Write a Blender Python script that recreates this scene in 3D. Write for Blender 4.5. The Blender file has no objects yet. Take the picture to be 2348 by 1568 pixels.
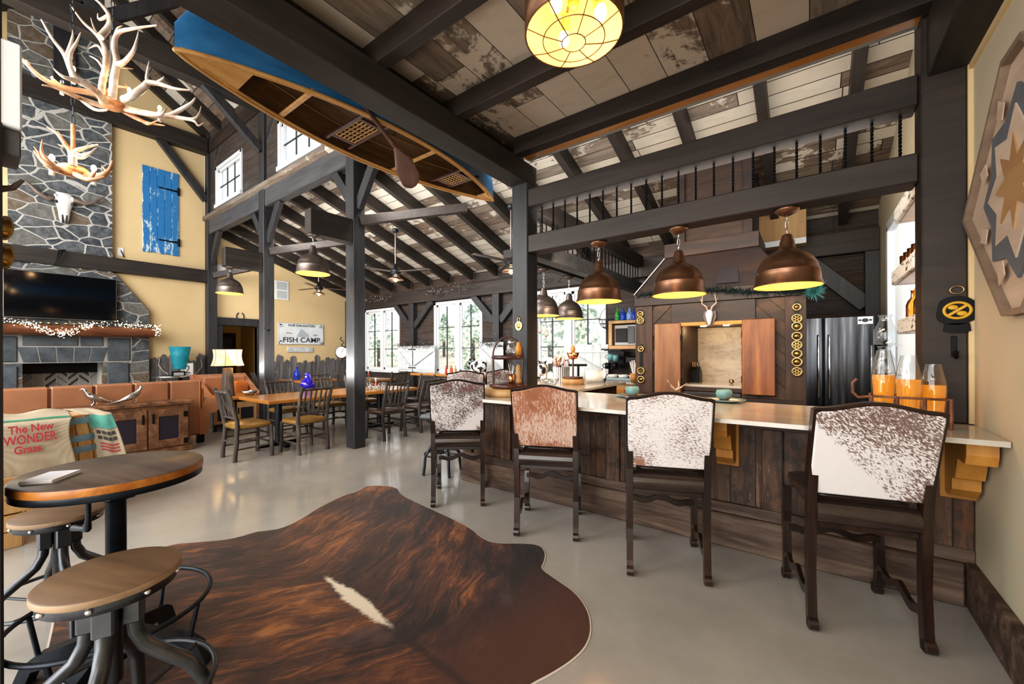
import bpy, math, random
from mathutils import Vector, Matrix
R = math.radians
rnd = random.Random(7)
sc = bpy.context.scene
COL = sc.collection

# ------------------------------------------------------------------ camera model (used to read real positions off known planes)
CF, CYAW, CY0, CROLL, CH = 922.614, R(36.5398), 807.997, R(-0.18571), 1.47
_c, _s = math.cos(CYAW), math.sin(CYAW)
def ray(px, py):
    a, b = px - 1174, py - CY0
    cr, sr = math.cos(CROLL), math.sin(CROLL)
    u, w = (cr*a + sr*b)/CF, (-sr*a + cr*b)/CF
    return Vector((-_s + _c*u, _c + _s*u, -w))
CAM = Vector((0, 0, CH))
def atX(px, py, X): r = ray(px, py); return CAM + r*(X/r.x)
def atY(px, py, Y): r = ray(px, py); return CAM + r*(Y/r.y)
def atZ(px, py, Z): r = ray(px, py); return CAM + r*((Z-CH)/r.z)
def atD(px, py, D): return CAM + ray(px, py)*D

# ------------------------------------------------------------------ mesh builder
class MB:
    def __init__(s): s.v = []; s.f = []; s.sh = []
    def add(s, vs, fs, smooth=False, M=None):
        o = len(s.v)
        s.v += [tuple(M @ Vector(p)) for p in vs] if M is not None else [tuple(p) for p in vs]
        s.f += [tuple(i+o for i in f) for f in fs]; s.sh += [smooth]*len(fs)
        return s
    def obox(s, c, size, M=None, b=0.0):
        hx, hy, hz = size[0]/2, size[1]/2, size[2]/2
        T = Matrix.Translation(Vector(c)) @ (M.to_4x4() if M is not None else Matrix.Identity(4))
        b = min(b, hx*.9, hy*.9, hz*.9)
        if b <= 0:
            vs = [(x*hx, y*hy, z*hz) for x in (-1,1) for y in (-1,1) for z in (-1,1)]
            fs = [(0,1,3,2),(4,6,7,5),(0,4,5,1),(2,3,7,6),(0,2,6,4),(1,5,7,3)]
            return s.add(vs, fs, False, T)
        idx = {}; vs = []
        for x in (-1,1):
            for y in (-1,1):
                for z in (-1,1):
                    for a in range(3):
                        p = [x*(hx-b), y*(hy-b), z*(hz-b)]
                        p[a] = (x*hx, y*hy, z*hz)[a]
                        idx[(x,y,z,a)] = len(vs); vs.append(p)
        fs = []
        for a in range(3):
            o1, o2 = [k for k in range(3) if k != a]
            for sg in (-1,1):
                q = []
                for (i,j) in ((-1,-1),(1,-1),(1,1),(-1,1)):
                    k = [0,0,0]; k[a]=sg; k[o1]=i; k[o2]=j
                    q.append(idx[(k[0],k[1],k[2],a)])
                if (sg > 0) == (a == 1): q.reverse()
                fs.append(tuple(q))
        for a in range(3):
            o1, o2 = [k for k in range(3) if k != a]
            for i in (-1,1):
                for j in (-1,1):
                    k0 = [0,0,0]; k0[a]=-1; k0[o1]=i; k0[o2]=j
                    k1 = list(k0); k1[a]=1
                    fs.append((idx[tuple(k0)+(o1,)], idx[tuple(k1)+(o1,)], idx[tuple(k1)+(o2,)], idx[tuple(k0)+(o2,)]))
        for x in (-1,1):
            for y in (-1,1):
                for z in (-1,1):
                    fs.append((idx[(x,y,z,0)], idx[(x,y,z,1)], idx[(x,y,z,2)]))
        return s.add(vs, fs, False, T)
    def box(s, x0, x1, y0, y1, z0, z1, b=0.0):
        return s.obox(((x0+x1)/2,(y0+y1)/2,(z0+z1)/2), (abs(x1-x0),abs(y1-y0),abs(z1-z0)), None, b)
    def beam(s, p, q, w, h, b=0.006, up=(0,0,1)):
        p, q = Vector(p), Vector(q); d = q-p; L = d.length; d.normalize()
        upv = Vector(up)
        if abs(d.dot(upv)) > .99: upv = Vector((0,1,0))
        sd = d.cross(upv).normalized(); u = sd.cross(d)
        M = Matrix((d, sd, u)).transposed()
        return s.obox((p+q)/2, (L, w, h), M, b)
    def tube(s, pts, r, n=8, cap=True, closed=False, smooth=True, flat=1.0):
        pts = [Vector(p) for p in pts]; m = len(pts)
        rs = r if isinstance(r, (list,tuple)) else [r]*m
        vs = []; N = None
        for i, p in enumerate(pts):
            a = pts[i-1] if (i > 0 or closed) else pts[i]
            c = pts[(i+1) % m] if (i < m-1 or closed) else pts[i]
            t = (c-a)
            if t.length < 1e-9: t = Vector((0,0,1))
            t.normalize()
            if N is None:
                N = t.cross(Vector((0,0,1)))
                if N.length < 1e-3: N = t.cross(Vector((1,0,0)))
                N.normalize()
            else:
                N = (N - t*N.dot(t))
                if N.length < 1e-6: N = t.orthogonal()
                N.normalize()
            B = t.cross(N)
            for k in range(n):
                an = 2*math.pi*k/n
                vs.append(p + N*(math.cos(an)*rs[i]) + B*(math.sin(an)*rs[i]*flat))
        fs = []
        for i in range(m if closed else m-1):
            j = (i+1) % m
            for k in range(n):
                l = (k+1) % n
                fs.append((i*n+k, i*n+l, j*n+l, j*n+k))
        s.add(vs, fs, smooth)
        if cap and not closed:
            s.add([vs[k] for k in range(n)], [tuple(reversed(range(n)))], False)
            s.add([vs[(m-1)*n+k] for k in range(n)], [tuple(range(n))], False)
        return s
    def lathe(s, prof, n=24, M=None, smooth=True, arc=2*math.pi):
        vs = []; fs = []; full = abs(arc-2*math.pi) < 1e-6
        nn = n if full else n+1
        for (r, z) in prof:
            for k in range(nn):
                a = arc*k/n
                vs.append((r*math.cos(a), r*math.sin(a), z))
        for i in range(len(prof)-1):
            for k in range(n):
                l = (k+1) % nn
                fs.append((i*nn+k, i*nn+l, (i+1)*nn+l, (i+1)*nn+k))
        return s.add(vs, fs, smooth, M)
    def disc(s, c, r, n=24, z=None, flip=False):
        vs = [(c[0]+r*math.cos(2*math.pi*k/n), c[1]+r*math.sin(2*math.pi*k/n), c[2]) for k in range(n)]
        return s.add(vs, [tuple(reversed(range(n))) if flip else tuple(range(n))])
    def prism(s, poly, t0, t1, M=None, smooth=False):
        n = len(poly)
        vs = [(x,y,t0) for x,y in poly] + [(x,y,t1) for x,y in poly]
        fs = [tuple(reversed(range(n))), tuple(range(n,2*n))]
        s.add(vs, fs, False, M)
        s.add(vs, [(i,(i+1)%n,n+(i+1)%n,n+i) for i in range(n)], smooth, M)
        return s
    def grid(s, fn, nu, nv, smooth=True, M=None, wrap=False):
        vs = [fn(i/nu, j/nv) for i in range(nu+1) for j in range(nv+1)]
        fs = [(i*(nv+1)+j, (i+1)*(nv+1)+j, (i+1)*(nv+1)+j+1, i*(nv+1)+j+1) for i in range(nu) for j in range(nv)]
        return s.add(vs, fs, smooth, M)
    def ball(s, c, r, nu=12, nv=8, M=None, e=1.0):
        r = r if isinstance(r, (tuple,list)) else (r,r,r)
        sg = lambda x: math.copysign(abs(x)**e, x)
        def fn(u, v):
            a, b = 2*math.pi*u, math.pi*(v-.5)
            return (r[0]*sg(math.cos(b))*sg(math.cos(a)), r[1]*sg(math.cos(b))*sg(math.sin(a)), r[2]*sg(math.sin(b)))
        T = Matrix.Translation(Vector(c)) @ (M.to_4x4() if M is not None else Matrix.Identity(4))
        return s.grid(fn, nu, nv, True, T)
    def build(s, name, mat, parent=None, loc=None, rotz=0.0, bevel=0, sub=0, solid=0):
        me = bpy.data.meshes.new(name)
        me.from_pydata(s.v, [], s.f)
        me.polygons.foreach_set('use_smooth', s.sh)
        me.materials.append(mat); me.update()
        o = bpy.data.objects.new(name, me); COL.objects.link(o)
        if parent is not None: o.parent = parent
        if loc is not None: o.location = loc
        o.rotation_euler = (0,0,rotz)
        if solid:
            m = o.modifiers.new('s','SOLIDIFY'); m.thickness = solid; m.offset = 0
        if bevel:
            m = o.modifiers.new('b','BEVEL'); m.width = bevel; m.segments = 2; m.limit_method = 'ANGLE'
        if sub:
            m = o.modifiers.new('u','SUBSURF'); m.levels = sub; m.render_levels = sub
        return o
def RX(a): return Matrix.Rotation(a, 4, 'X')
def RY(a): return Matrix.Rotation(a, 4, 'Y')
def RZ(a): return Matrix.Rotation(a, 4, 'Z')
def TR(x, y=0, z=0): return Matrix.Translation(Vector((x,y,z)) if not isinstance(x, Vector) else x)
# poly in (Y,Z) extruded along X / poly in (X,Z) extruded along Y
PYZ = Matrix(((0,0,1,0),(1,0,0,0),(0,1,0,0),(0,0,0,1)))
PXZ = Matrix(((1,0,0,0),(0,0,-1,0),(0,1,0,0),(0,0,0,1)))   # z_local -> -Y

def tag(o, label=None, cat=None, group=None, kind=None):
    if label: o['label'] = label
    if cat: o['category'] = cat
    if group: o['group'] = group
    if kind: o['kind'] = kind
    return o
def thing(name, label, cat, loc=(0,0,0), rz=0.0, group=None):
    o = bpy.data.objects.new(name, None); COL.objects.link(o)
    o.empty_display_size = .1
    o.location = loc; o.rotation_euler = (0,0,rz)
    return tag(o, label, cat, group)
KIDS = {}
def dup(o, loc=None, rz=None, label=None, parent=None, group=None, scale=None):
    c = o.copy(); COL.objects.link(c)
    if parent is not None: c.parent = parent
    if loc is not None: c.location = loc
    if rz is not None: c.rotation_euler = (0,0,rz)
    if scale is not None: c.scale = scale
    if label: c['label'] = label
    if group: c['group'] = group
    for ch in [k for k in bpy.data.objects if k.parent == o]: dup(ch, parent=c)
    return c
def struct(o, label=None, cat=None):
    o['kind'] = 'structure'
    if label: o['label'] = label
    if cat: o['category'] = cat
    return o
def text(name, body, size, mat, parent, loc, M, depth=.001, align='CENTER', sx=1.0, bold=0.0):
    cu = bpy.data.curves.new('tmp', 'FONT'); cu.body = body; cu.size = size; cu.extrude = depth; cu.resolution_u = 4; cu.offset = bold
    cu.align_x = align; cu.align_y = 'CENTER'
    o = bpy.data.objects.new('tmp', cu); COL.objects.link(o)
    me = bpy.data.meshes.new_from_object(o.evaluated_get(bpy.context.evaluated_depsgraph_get()))
    bpy.data.objects.remove(o); bpy.data.curves.remove(cu)
    me.name = name; me.materials.clear(); me.materials.append(mat)
    o = bpy.data.objects.new(name, me); COL.objects.link(o); o.parent = parent
    o.matrix_local = TR(*loc) @ M @ Matrix.Diagonal((sx,1,1,1))
    return o

# ------------------------------------------------------------------ node materials
class NT:
    def __init__(s, name):
        s.m = bpy.data.materials.new(name); s.m.use_nodes = True
        s.t = s.m.node_tree; s.t.nodes.clear()
        s.out = s.t.nodes.new('ShaderNodeOutputMaterial')
        s.b = s.t.nodes.new('ShaderNodeBsdfPrincipled')
        s.t.links.new(s.b.outputs[0], s.out.inputs[0])
    def n(s, typ, **kw):
        nd = s.t.nodes.new('ShaderNode'+typ)
        for k, v in kw.items():
            if k.startswith('i_'):
                key = k[2:]
                key = int(key) if key.isdigit() else key.replace('_', ' ')
                s.set(nd.inputs[key], v)
            else: setattr(nd, k, v)
        return nd
    def set(s, inp, v):
        if isinstance(v, bpy.types.NodeSocket): s.t.links.new(v, inp)
        elif isinstance(v, (tuple,list)) and len(v) == 3 and inp.type == 'RGBA': inp.default_value = (*v,1)
        else: inp.default_value = v
    def P(s, **kw):
        for k, v in kw.items(): s.set(s.b.inputs[k.replace('_',' ')], v)
        return s
    def math(s, op, a, b=0.0, c=None):
        nd = s.n('Math', operation=op); s.set(nd.inputs[0], a); s.set(nd.inputs[1], b)
        if c is not None: s.set(nd.inputs[2], c)
        return nd.outputs[0]
    def obj(s): return s.n('TexCoord').outputs['Object']
    def gen(s): return s.n('TexCoord').outputs['Generated']
    def map(s, co, scale=(1,1,1), loc=(0,0,0), rot=(0,0,0)):
        return s.n('Mapping', i_Vector=co, i_Scale=scale, i_Location=loc, i_Rotation=rot).outputs[0]
    def noise(s, co, scale=5, detail=4, rough=.55, dist=0.0, col=False):
        nd = s.n('TexNoise', i_Vector=co, i_Scale=scale, i_Detail=detail, i_Roughness=rough, i_Distortion=dist)
        return nd.outputs['Color' if col else 'Fac']
    def ramp(s, fac, stops, interp='LINEAR'):
        nd = s.n('ValToRGB', i_Fac=fac); cr = nd.color_ramp; cr.interpolation = interp
        while len(cr.elements) > 1: cr.elements.remove(cr.elements[-1])
        cr.elements[0].position = stops[0][0]; cr.elements[0].color = (*stops[0][1],1)
        for p, c in stops[1:]:
            e = cr.elements.new(p); e.color = (*c,1)
        return nd.outputs[0]
    def mix(s, fac, a, b, mode='MIX'):
        nd = s.n('Mix', data_type='RGBA', blend_type=mode)
        s.set(nd.inputs[0], fac); s.set(nd.inputs[6], a); s.set(nd.inputs[7], b)
        return nd.outputs[2]
    def sep(s, co): return s.n('SeparateXYZ', i_0=co).outputs
    def comb(s, x, y, z): return s.n('CombineXYZ', i_0=x, i_1=y, i_2=z).outputs[0]
    def bump(s, h, strength=.3, dist=.01):
        nd = s.n('Bump', i_Height=h, i_Strength=strength, i_Distance=dist)
        s.set(s.b.inputs['Normal'], nd.outputs[0]); return s
    def smooth(s, x, a, b):
        return s.n('MapRange', interpolation_type='SMOOTHSTEP', i_0=x, i_1=a, i_2=b, i_3=0.0, i_4=1.0).outputs[0]

def flat(name, col, rough=.5, metal=0.0, emit=None, es=0.0, trans=0.0, alpha=1.0, ior=1.45, var=0.0, vs=8.0, bump=0.0, coat=0.0):
    t = NT(name)
    c = col
    if var > 0 or bump > 0:
        f = t.noise(t.obj(), vs, 5, .6)
        if var > 0:
            lo = tuple(max(0,x*(1-var)) for x in col); hi = tuple(min(1,x*(1+var)) for x in col)
            c = t.ramp(f, [(.3,lo),(.7,hi)])
        if bump > 0: t.bump(f, bump, .01)
    t.P(Base_Color=c, Roughness=rough, Metallic=metal, IOR=ior)
    if trans: t.P(Transmission_Weight=trans)
    if alpha < 1: t.P(Alpha=alpha)
    if coat: t.P(Coat_Weight=coat, Coat_Roughness=.1)
    if emit is not None: t.P(Emission_Color=emit, Emission_Strength=es)
    return t.m
def woodmat(name, c1, c2, axis='X', scale=3.0, stretch=12.0, rough=.5, bump=.15, extra=None, coat=0.0, contrast=(.3,.7), offset=True):
    t = NT(name); co = t.obj()
    if offset:
        r = t.n('ObjectInfo').outputs['Random']
        co = t.n('VectorMath', operation='ADD', i_0=co, i_1=t.comb(t.math('MULTIPLY',r,7.0), t.math('MULTIPLY',r,13.0), t.math('MULTIPLY',r,5.0))).outputs[0]
    sc_ = {'X':(1/stretch,1,1),'Y':(1,1/stretch,1),'Z':(1,1,1/stretch)}[axis]
    m = t.map(co, tuple(a*stretch/4 for a in sc_))
    f = t.noise(m, scale, 8, .65, .6)
    f2 = t.noise(co, 1.3, 2)
    stops = [(contrast[0],c1),(contrast[1],c2)]
    if extra: stops = [(contrast[0],c1),((contrast[0]+contrast[1])/2,extra),(contrast[1],c2)]
    col = t.ramp(f, stops)
    col = t.mix(t.math('MULTIPLY', f2, .35), col, (c1[0]*.6,c1[1]*.6,c1[2]*.6))
    t.P(Base_Color=col, Roughness=rough).bump(f, bump, .004)
    if coat: t.P(Coat_Weight=coat, Coat_Roughness=.15)
    return t.m

def planked(name, along, across, width, length, fn, rough=.75, gap=.012, bump=.4):
    """boards: along/across are axis letters of object space; fn(t, id_rand, grainfac, co)->colour"""
    t = NT(name); co = t.obj(); s = dict(zip('XYZ', t.sep(co)))
    u = t.math('DIVIDE', s[across], width); i = t.math('FLOOR', u)
    fu = t.math('FRACT', u)
    w1 = t.n('TexWhiteNoise', noise_dimensions='1D', i_W=i).outputs[0]
    v = t.math('ADD', t.math('DIVIDE', s[along], length), t.math('MULTIPLY', w1, 9.0))
    j = t.math('FLOOR', v); fv = t.math('FRACT', v)
    wn = t.n('TexWhiteNoise', noise_dimensions='2D', i_Vector=t.comb(i, j, 0.0))
    rid = wn.outputs[0]
    mp = {'X':[1,1,1],'Y':[1,1,1],'Z':[1,1,1]}
    scl = [1.0,1.0,1.0]; scl['XYZ'.index(along)] = .12
    off = t.n('VectorMath', operation='SCALE', i_0=wn.outputs[1]); off.inputs['Scale'].default_value = 31.0
    gco = t.n('VectorMath', operation='ADD', i_0=co, i_1=off.outputs[0]).outputs[0]
    grain = t.noise(t.map(gco, tuple(scl)), 14, 8, .7, .8)
    col = fn(t, rid, grain, gco, wn.outputs[1])
    e1 = t.math('LESS_THAN', fu, gap); e2 = t.math('LESS_THAN', fv, gap*width/length*1.0)
    g = t.math('MAXIMUM', e1, e2)
    col = t.mix(g, col, (.012,.009,.007))
    t.P(Base_Color=col, Roughness=rough)
    t.bump(t.math('SUBTRACT', grain, t.math('MULTIPLY', g, 1.5)), bump, .006)
    return t.m
# ------------------------------------------------------------------ materials
M = {}
M['timber'] = woodmat('dark_timber', (.019,.0125,.010), (.053,.037,.029), 'X', 4, 10, .55, .12)
M['timber_z'] = woodmat('dark_timber_z', (.022,.022,.024), (.052,.051,.055), 'Z', 4, 10, .5, .12)
M['timber_y'] = woodmat('dark_timber_y', (.019,.0145,.0125), (.047,.037,.031), 'Y', 4, 10, .55, .12)
M['timber_girt'] = woodmat('grey_timber', (.050,.050,.054), (.105,.105,.112), 'X', 4, 10, .5, .12)
def peel(bias, pc=(.60,.55,.48), wood1=(.15,.105,.074), wood2=(.25,.205,.165), dk=(.035,.022,.015)):
    def fn(t, rid, grain, co, rc):
        rr = t.sep(rc)
        wa = t.ramp(grain, [(.25,dk),(.5,wood1),(.75,tuple(x*1.5 for x in wood1))])
        wb = t.ramp(grain, [(.25,tuple(x*.4 for x in wood2)),(.55,wood2),(.8,tuple(x*1.5 for x in wood2))])
        wood = t.mix(rr[1], wa, wb)
        n1 = t.noise(co, 2.2, 10, .72, .5)
        n2 = t.noise(co, 14, 6, .7)
        v = t.math('ADD', t.math('ADD', n1, t.math('MULTIPLY', t.math('SUBTRACT', rid, .5), .62)), bias)
        v = t.math('ADD', v, t.math('MULTIPLY', t.math('SUBTRACT', n2, .5), .25))
        v = t.math('ADD', v, t.math('MULTIPLY', t.math('SUBTRACT', grain, .5), .25))
        mask = t.smooth(v, .47, .53)
        paint = t.mix(t.noise(co, 5, 4), tuple(x*.80 for x in pc), pc)
        paint = t.mix(t.math('MULTIPLY', rr[2], .35), paint, (.42,.33,.25))
        paint = t.mix(t.math('MULTIPLY', t.smooth(t.noise(t.map(co, tuple(.25 if k == 0 else 1.0 for k in range(3))), 9, 8, .75), .52, .75), .45), paint, (.30,.23,.17))
        return t.mix(mask, wood, paint)
    return fn
M['ceil_flat'] = planked('peeling_ceiling_boards', 'Y', 'X', .30, 2.6, peel(.01, (.56,.48,.39)), .8, .018, .5)
M['ceil_shed'] = planked('peeling_roof_boards', 'X', 'Y', .17, 2.1, peel(.0, (.62,.57,.49)), .8, .05, .6)
M['ceil_hall'] = planked('hall_roof_boards', 'X', 'Y', .30, 2.4, peel(.0), .8, .035, .6)
def brownwall(t, rid, grain, co, rc):
    rr = t.sep(rc)
    a = t.ramp(grain, [(.25,(.020,.013,.010)),(.55,(.060,.036,.024)),(.8,(.13,.085,.055))])
    b = t.ramp(grain, [(.25,(.025,.022,.021)),(.6,(.065,.058,.054)),(.85,(.15,.13,.115))])
    return t.mix(rr[1], a, b)
M['wall_boards'] = planked('weathered_wall_boards', 'X', 'Z', .20, 2.3, brownwall, .8, .04, .6)
def barfn(t, rid, grain, co, rc):
    rr = t.sep(rc)
    a = t.ramp(grain, [(.2,(.010,.006,.004)),(.45,(.070,.032,.018)),(.60,(.15,.072,.036)),(.76,(.27,.15,.080)),(.9,(.36,.25,.17))])
    b = t.ramp(grain, [(.2,(.022,.017,.014)),(.55,(.11,.085,.068)),(.85,(.25,.205,.17))])
    c = t.mix(t.math('MULTIPLY', rr[1], .45), a, b)
    st = t.noise(t.map(co, (1,1,.06)), 55, 5, .7); pt = t.noise(co, 4.5, 6, .7)
    c = t.mix(t.math('MULTIPLY', t.smooth(st, .56, .68), t.smooth(pt, .48, .62)), c, (.33,.26,.21))
    c = t.mix(t.math('MULTIPLY', t.smooth(pt, .50, .40), .6), c, (.012,.008,.006))
    return t.mix(t.math('MULTIPLY', t.smooth(t.noise(co, 3.1, 5, .65), .56, .68), .55), c, (.17,.062,.022))
M['bar_boards'] = planked('reclaimed_bar_boards', 'Z', 'X', .165, 4.0, barfn, .6, .05, .6)
M['bar_base'] = woodmat('weathered_base_board', (.030,.017,.012), (.23,.155,.110), 'X', 5, 9, .6, .5, extra=(.095,.056,.038))
M['wall'] = flat('cream_plaster', (.66,.505,.285), .85, var=.05, vs=1.2)
M['wall_r'] = flat('cream_plaster_right', (.56,.485,.35), .8, var=.05, vs=1.0)
M['yellow'] = flat('yellow_corridor', (.62,.36,.08), .8, var=.08, vs=2)
M['white'] = flat('white_paint', (.78,.78,.76), .45)
M['window_white'] = flat('white_window_frame', (.72,.74,.76), .4)
M['black'] = flat('black_metal', (.012,.012,.014), .4, .6)
M['iron'] = flat('dark_iron', (.035,.042,.052), .38, .75, var=.3, vs=12, bump=.05)
M['steel'] = flat('gunmetal', (.10,.105,.115), .34, .85, var=.25, vs=10)
M['leather_d'] = flat('dark_brown_leather', (.036,.023,.018), .24, var=.3, vs=6, bump=.03, coat=.6)
M['glass'] = flat('clear_glass', (1,1,1), .02, trans=1.0)
# polished concrete
t = NT('polished_concrete'); co = t.obj()
f = t.noise(co, .9, 6, .6); g = t.noise(co, 22, 5, .7)
col = t.ramp(f, [(.3,(.31,.29,.26)),(.7,(.44,.415,.375))])
col = t.mix(t.math('MULTIPLY', g, .22), col, (.22,.20,.175))
t.P(Base_Color=col, Roughness=t.math('ADD', .07, t.math('MULTIPLY', f, .14)), Specular_IOR_Level=.6); t.bump(g, .02, .002)
M['floor'] = t.m
# field stone
def stonemat(name, sx, light=.0, mort=(.46,.45,.42), mw=.055):
    t = NT(name); co = t.obj()
    d = t.noise(co, 2.3, 3, .6, col=True)
    dd = t.n('VectorMath', operation='SCALE', i_0=d); dd.inputs['Scale'].default_value = .30
    c2 = t.n('VectorMath', operation='ADD', i_0=t.map(co, (sx*.8,sx*.75,sx*1.25)), i_1=dd.outputs[0]).outputs[0]
    e = t.n('TexVoronoi', feature='DISTANCE_TO_EDGE', i_Vector=c2, i_Scale=1.0, i_Randomness=.85).outputs['Distance']
    v = t.n('TexVoronoi', feature='F1', i_Vector=c2, i_Scale=1.0, i_Randomness=.85)
    rid = t.sep(v.outputs['Color'])
    base = t.ramp(rid[0], [(0,(.032,.040,.050)),(.3,(.060,.068,.078)),(.55,(.085,.09,.09)),(.74,(.14,.135,.115)),(.86,(.16,.11,.06)),(1,(.05,.06,.075))], 'CONSTANT')
    n = t.noise(co, 9, 8, .7, .6); n2 = t.noise(co, 30, 5, .7)
    base = t.mix(t.smooth(n, .35, .75), base, tuple(x+light for x in (.16,.165,.17)), 'SCREEN')
    base = t.mix(t.math('MULTIPLY', n2, .45), base, (.02,.024,.03))
    m = t.smooth(t.math('ADD', e, t.math('MULTIPLY', t.math('SUBTRACT', n, .5), .05)), mw*.55, mw)
    col = t.mix(m, mort, base)
    t.P(Base_Color=col, Roughness=.75)
    t.bump(t.math('ADD', t.math('MULTIPLY', m, 1.0), t.math('MULTIPLY', n, .5)), .6, .03)
    return t.m
M['stone'] = stonemat('field_stone', 3.6)
M['stone_lo'] = stonemat('field_stone_lower', 3.0, 0.0, (.36,.35,.33), .05)
# brindle cowhide
t = NT('brindle_cowhide'); co = t.obj(); s_ = t.sep(co)
ay = t.math('ABSOLUTE', s_[1])
# hair streams: run outward from the spine, bending back towards the tail
wob = t.n('VectorMath', operation='SCALE', i_0=t.noise(co, 1.6, 3, .5, col=True)); wob.inputs['Scale'].default_value = .35
cw = t.sep(t.n('VectorMath', operation='ADD', i_0=co, i_1=wob.outputs[0]).outputs[0])
along = t.math('ADD', cw[0], t.math('MULTIPLY', t.math('POWER', t.math('ADD', ay, .0), 1.3), .55))
warp = t.comb(along, t.math('MULTIPLY', cw[1], .22), 0.0)
b1 = t.noise(warp, 11, 9, .74, .9); b2 = t.noise(co, 1.5, 4, .6); b3 = t.noise(t.map(warp,(1,.9,1)), 60, 4, .75)
v = t.math('ADD', t.math('ADD', t.math('MULTIPLY', b1, .72), t.math('MULTIPLY', b3, .28)), t.math('MULTIPLY', t.math('SUBTRACT', b2, .5), .62))
v = t.math('SUBTRACT', v, t.math('MULTIPLY', t.smooth(s_[0], .35, 1.1), .10))
col = t.ramp(v, [(.36,(.012,.0075,.007)),(.46,(.038,.017,.013)),(.53,(.085,.031,.017)),(.61,(.20,.072,.023)),(.71,(.38,.16,.05)),(.82,(.52,.29,.12))])
far = t.smooth(s_[0], .75, 1.25); col = t.mix(t.math('MULTIPLY', far, .75), col, (.085,.028,.017))
lav = t.smooth(t.noise(co, 2.4, 4, .6), .55, .75); col = t.mix(t.math('MULTIPLY', lav, .30), col, (.15,.095,.095))
wx = t.math('SUBTRACT', s_[1], t.math('MULTIPLY', t.math('SUBTRACT', t.noise(co, 9, 5, .7), .5), .06))
wid = t.math('MULTIPLY', t.smooth(t.math('ABSOLUTE', t.math('ADD', s_[0], -.28)), .50, .02), .046)
wm2 = t.smooth(t.math('ADD', t.math('SUBTRACT', wid, t.math('ABSOLUTE', wx)), t.math('MULTIPLY', t.math('SUBTRACT', b3, .5), .05)), -.012, .016)
col = t.mix(t.math('MULTIPLY', wm2, t.smooth(wid, .003, .014)), col, (.66,.58,.46))
sp = t.smooth(t.math('ADD', ay, t.math('MULTIPLY', b3, .02)), .05, .012); col = t.mix(t.math('MULTIPLY', t.math('MULTIPLY', sp, .6), t.smooth(s_[0], .55, .75)), col, (.012,.008,.007))
t.P(Base_Color=col, Roughness=.5, Sheen_Weight=.1); t.bump(b3, .25, .004)
M['rug'] = t.m
def hide(name, base, spot, sc1, thr, patch=None, rot=.6, seed=0.0, strv=3.0, edge=None):
    t = NT(name); co0 = t.obj(); co = t.map(co0, (1,1,1), (seed,seed*.7,seed*1.3), (0,rot,0))
    wob = t.n('VectorMath', operation='SCALE', i_0=t.noise(co, 5, 3, .5, col=True)); wob.inputs['Scale'].default_value = .05
    cw_ = t.n('VectorMath', operation='ADD', i_0=co, i_1=wob.outputs[0]).outputs[0]
    a = t.noise(t.map(cw_, (sc1, 1.0, sc1/strv)), 1.0, 4, .62, .3); big = t.noise(co, 4.0, 3, .5)
    fur = t.noise(t.map(cw_, (170,1,32)), 1, 3, .6)
    v = t.math('ADD', a, t.math('MULTIPLY', t.math('SUBTRACT', big, .5), .42))
    v = t.math('ADD', v, t.math('MULTIPLY', t.math('SUBTRACT', fur, .5), .22))
    if edge:   # bare light area towards one corner
        s_ = t.sep(co0); v = t.math('SUBTRACT', v, t.math('MULTIPLY', t.smooth(t.math('ADD', t.math('MULTIPLY', s_[0], edge[0]), t.math('MULTIPLY', s_[2], edge[1])), edge[2], edge[3]), edge[4]))
    m = t.smooth(v, thr-.045, thr+.045)
    c = t.mix(m, base, spot)
    if patch: c = t.mix(t.smooth(t.math('ADD', big, t.math('MULTIPLY', t.math('SUBTRACT', fur, .5), .2)), patch[1]-.03, patch[1]+.05), c, patch[0])
    c = t.mix(t.math('MULTIPLY', fur, .28), c, tuple(x*.6 for x in base))
    t.P(Base_Color=c, Roughness=.5, Sheen_Weight=.1); t.bump(fur, .15, .003)
    return t.m
wht = (.72,.67,.66)
M['hide1'] = hide('hide_dark_speckle', wht, (.055,.026,.026), 165, .49, ((.12,.030,.018),.62), .75, 1.3, 2.6, (1,-1,-.85,-.60,.25))
M['hide2'] = hide('hide_rust_speckle', (.58,.42,.34), (.30,.095,.032), 210, .455, ((.26,.080,.026),.60), .08, 4.1, 6, (0,-1,-1.05,-.75,.10))
M['hide3'] = hide('hide_white_fleck', (.76,.71,.70), (.16,.09,.075), 175, .575, ((.28,.10,.035),.70), 1.15, 7.7, 3.2)
M['hide4'] = hide('hide_brown_speckle', (.74,.70,.70), (.12,.050,.036), 185, .485, None, .9, 2.4, 2.8, (-1,-.9,-.78,-.66,.55))
M['chairwood'] = woodmat('dark_walnut_frame', (.008,.0045,.0035), (.050,.019,.010), 'Z', 4, 10, .28, .05, extra=(.020,.009,.006), coat=.3)
M['quartz'] = None
t = NT('pale_stone_counter'); co = t.obj(); n = t.noise(co, 3, 8, .6, 1.0); n2 = t.noise(t.map(co,(1,2.5,1)), 60, 3, .6)
t.P(Base_Color=t.mix(t.math('MULTIPLY',n2,.5), t.ramp(n, [(.3,(.50,.455,.39)),(.7,(.66,.62,.56))]), (.40,.35,.29)), Roughness=.12); M['quartz'] = t.m
M['oak'] = woodmat('golden_oak', (.33,.13,.025), (.62,.30,.075), 'X', 3, 14, .3, .05, extra=(.50,.21,.045), coat=.3)
M['pine'] = woodmat('pale_pine', (.38,.21,.08), (.60,.38,.17), 'Z', 3, 12, .5, .08)
M['corbel'] = woodmat('amber_corbel', (.42,.17,.03), (.66,.33,.07), 'Z', 3, 12, .45, .05)
M['bark'] = woodmat('hickory_bark', (.030,.024,.020), (.20,.165,.135), 'Z', 7, 6, .7, .5, extra=(.085,.066,.054))
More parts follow.
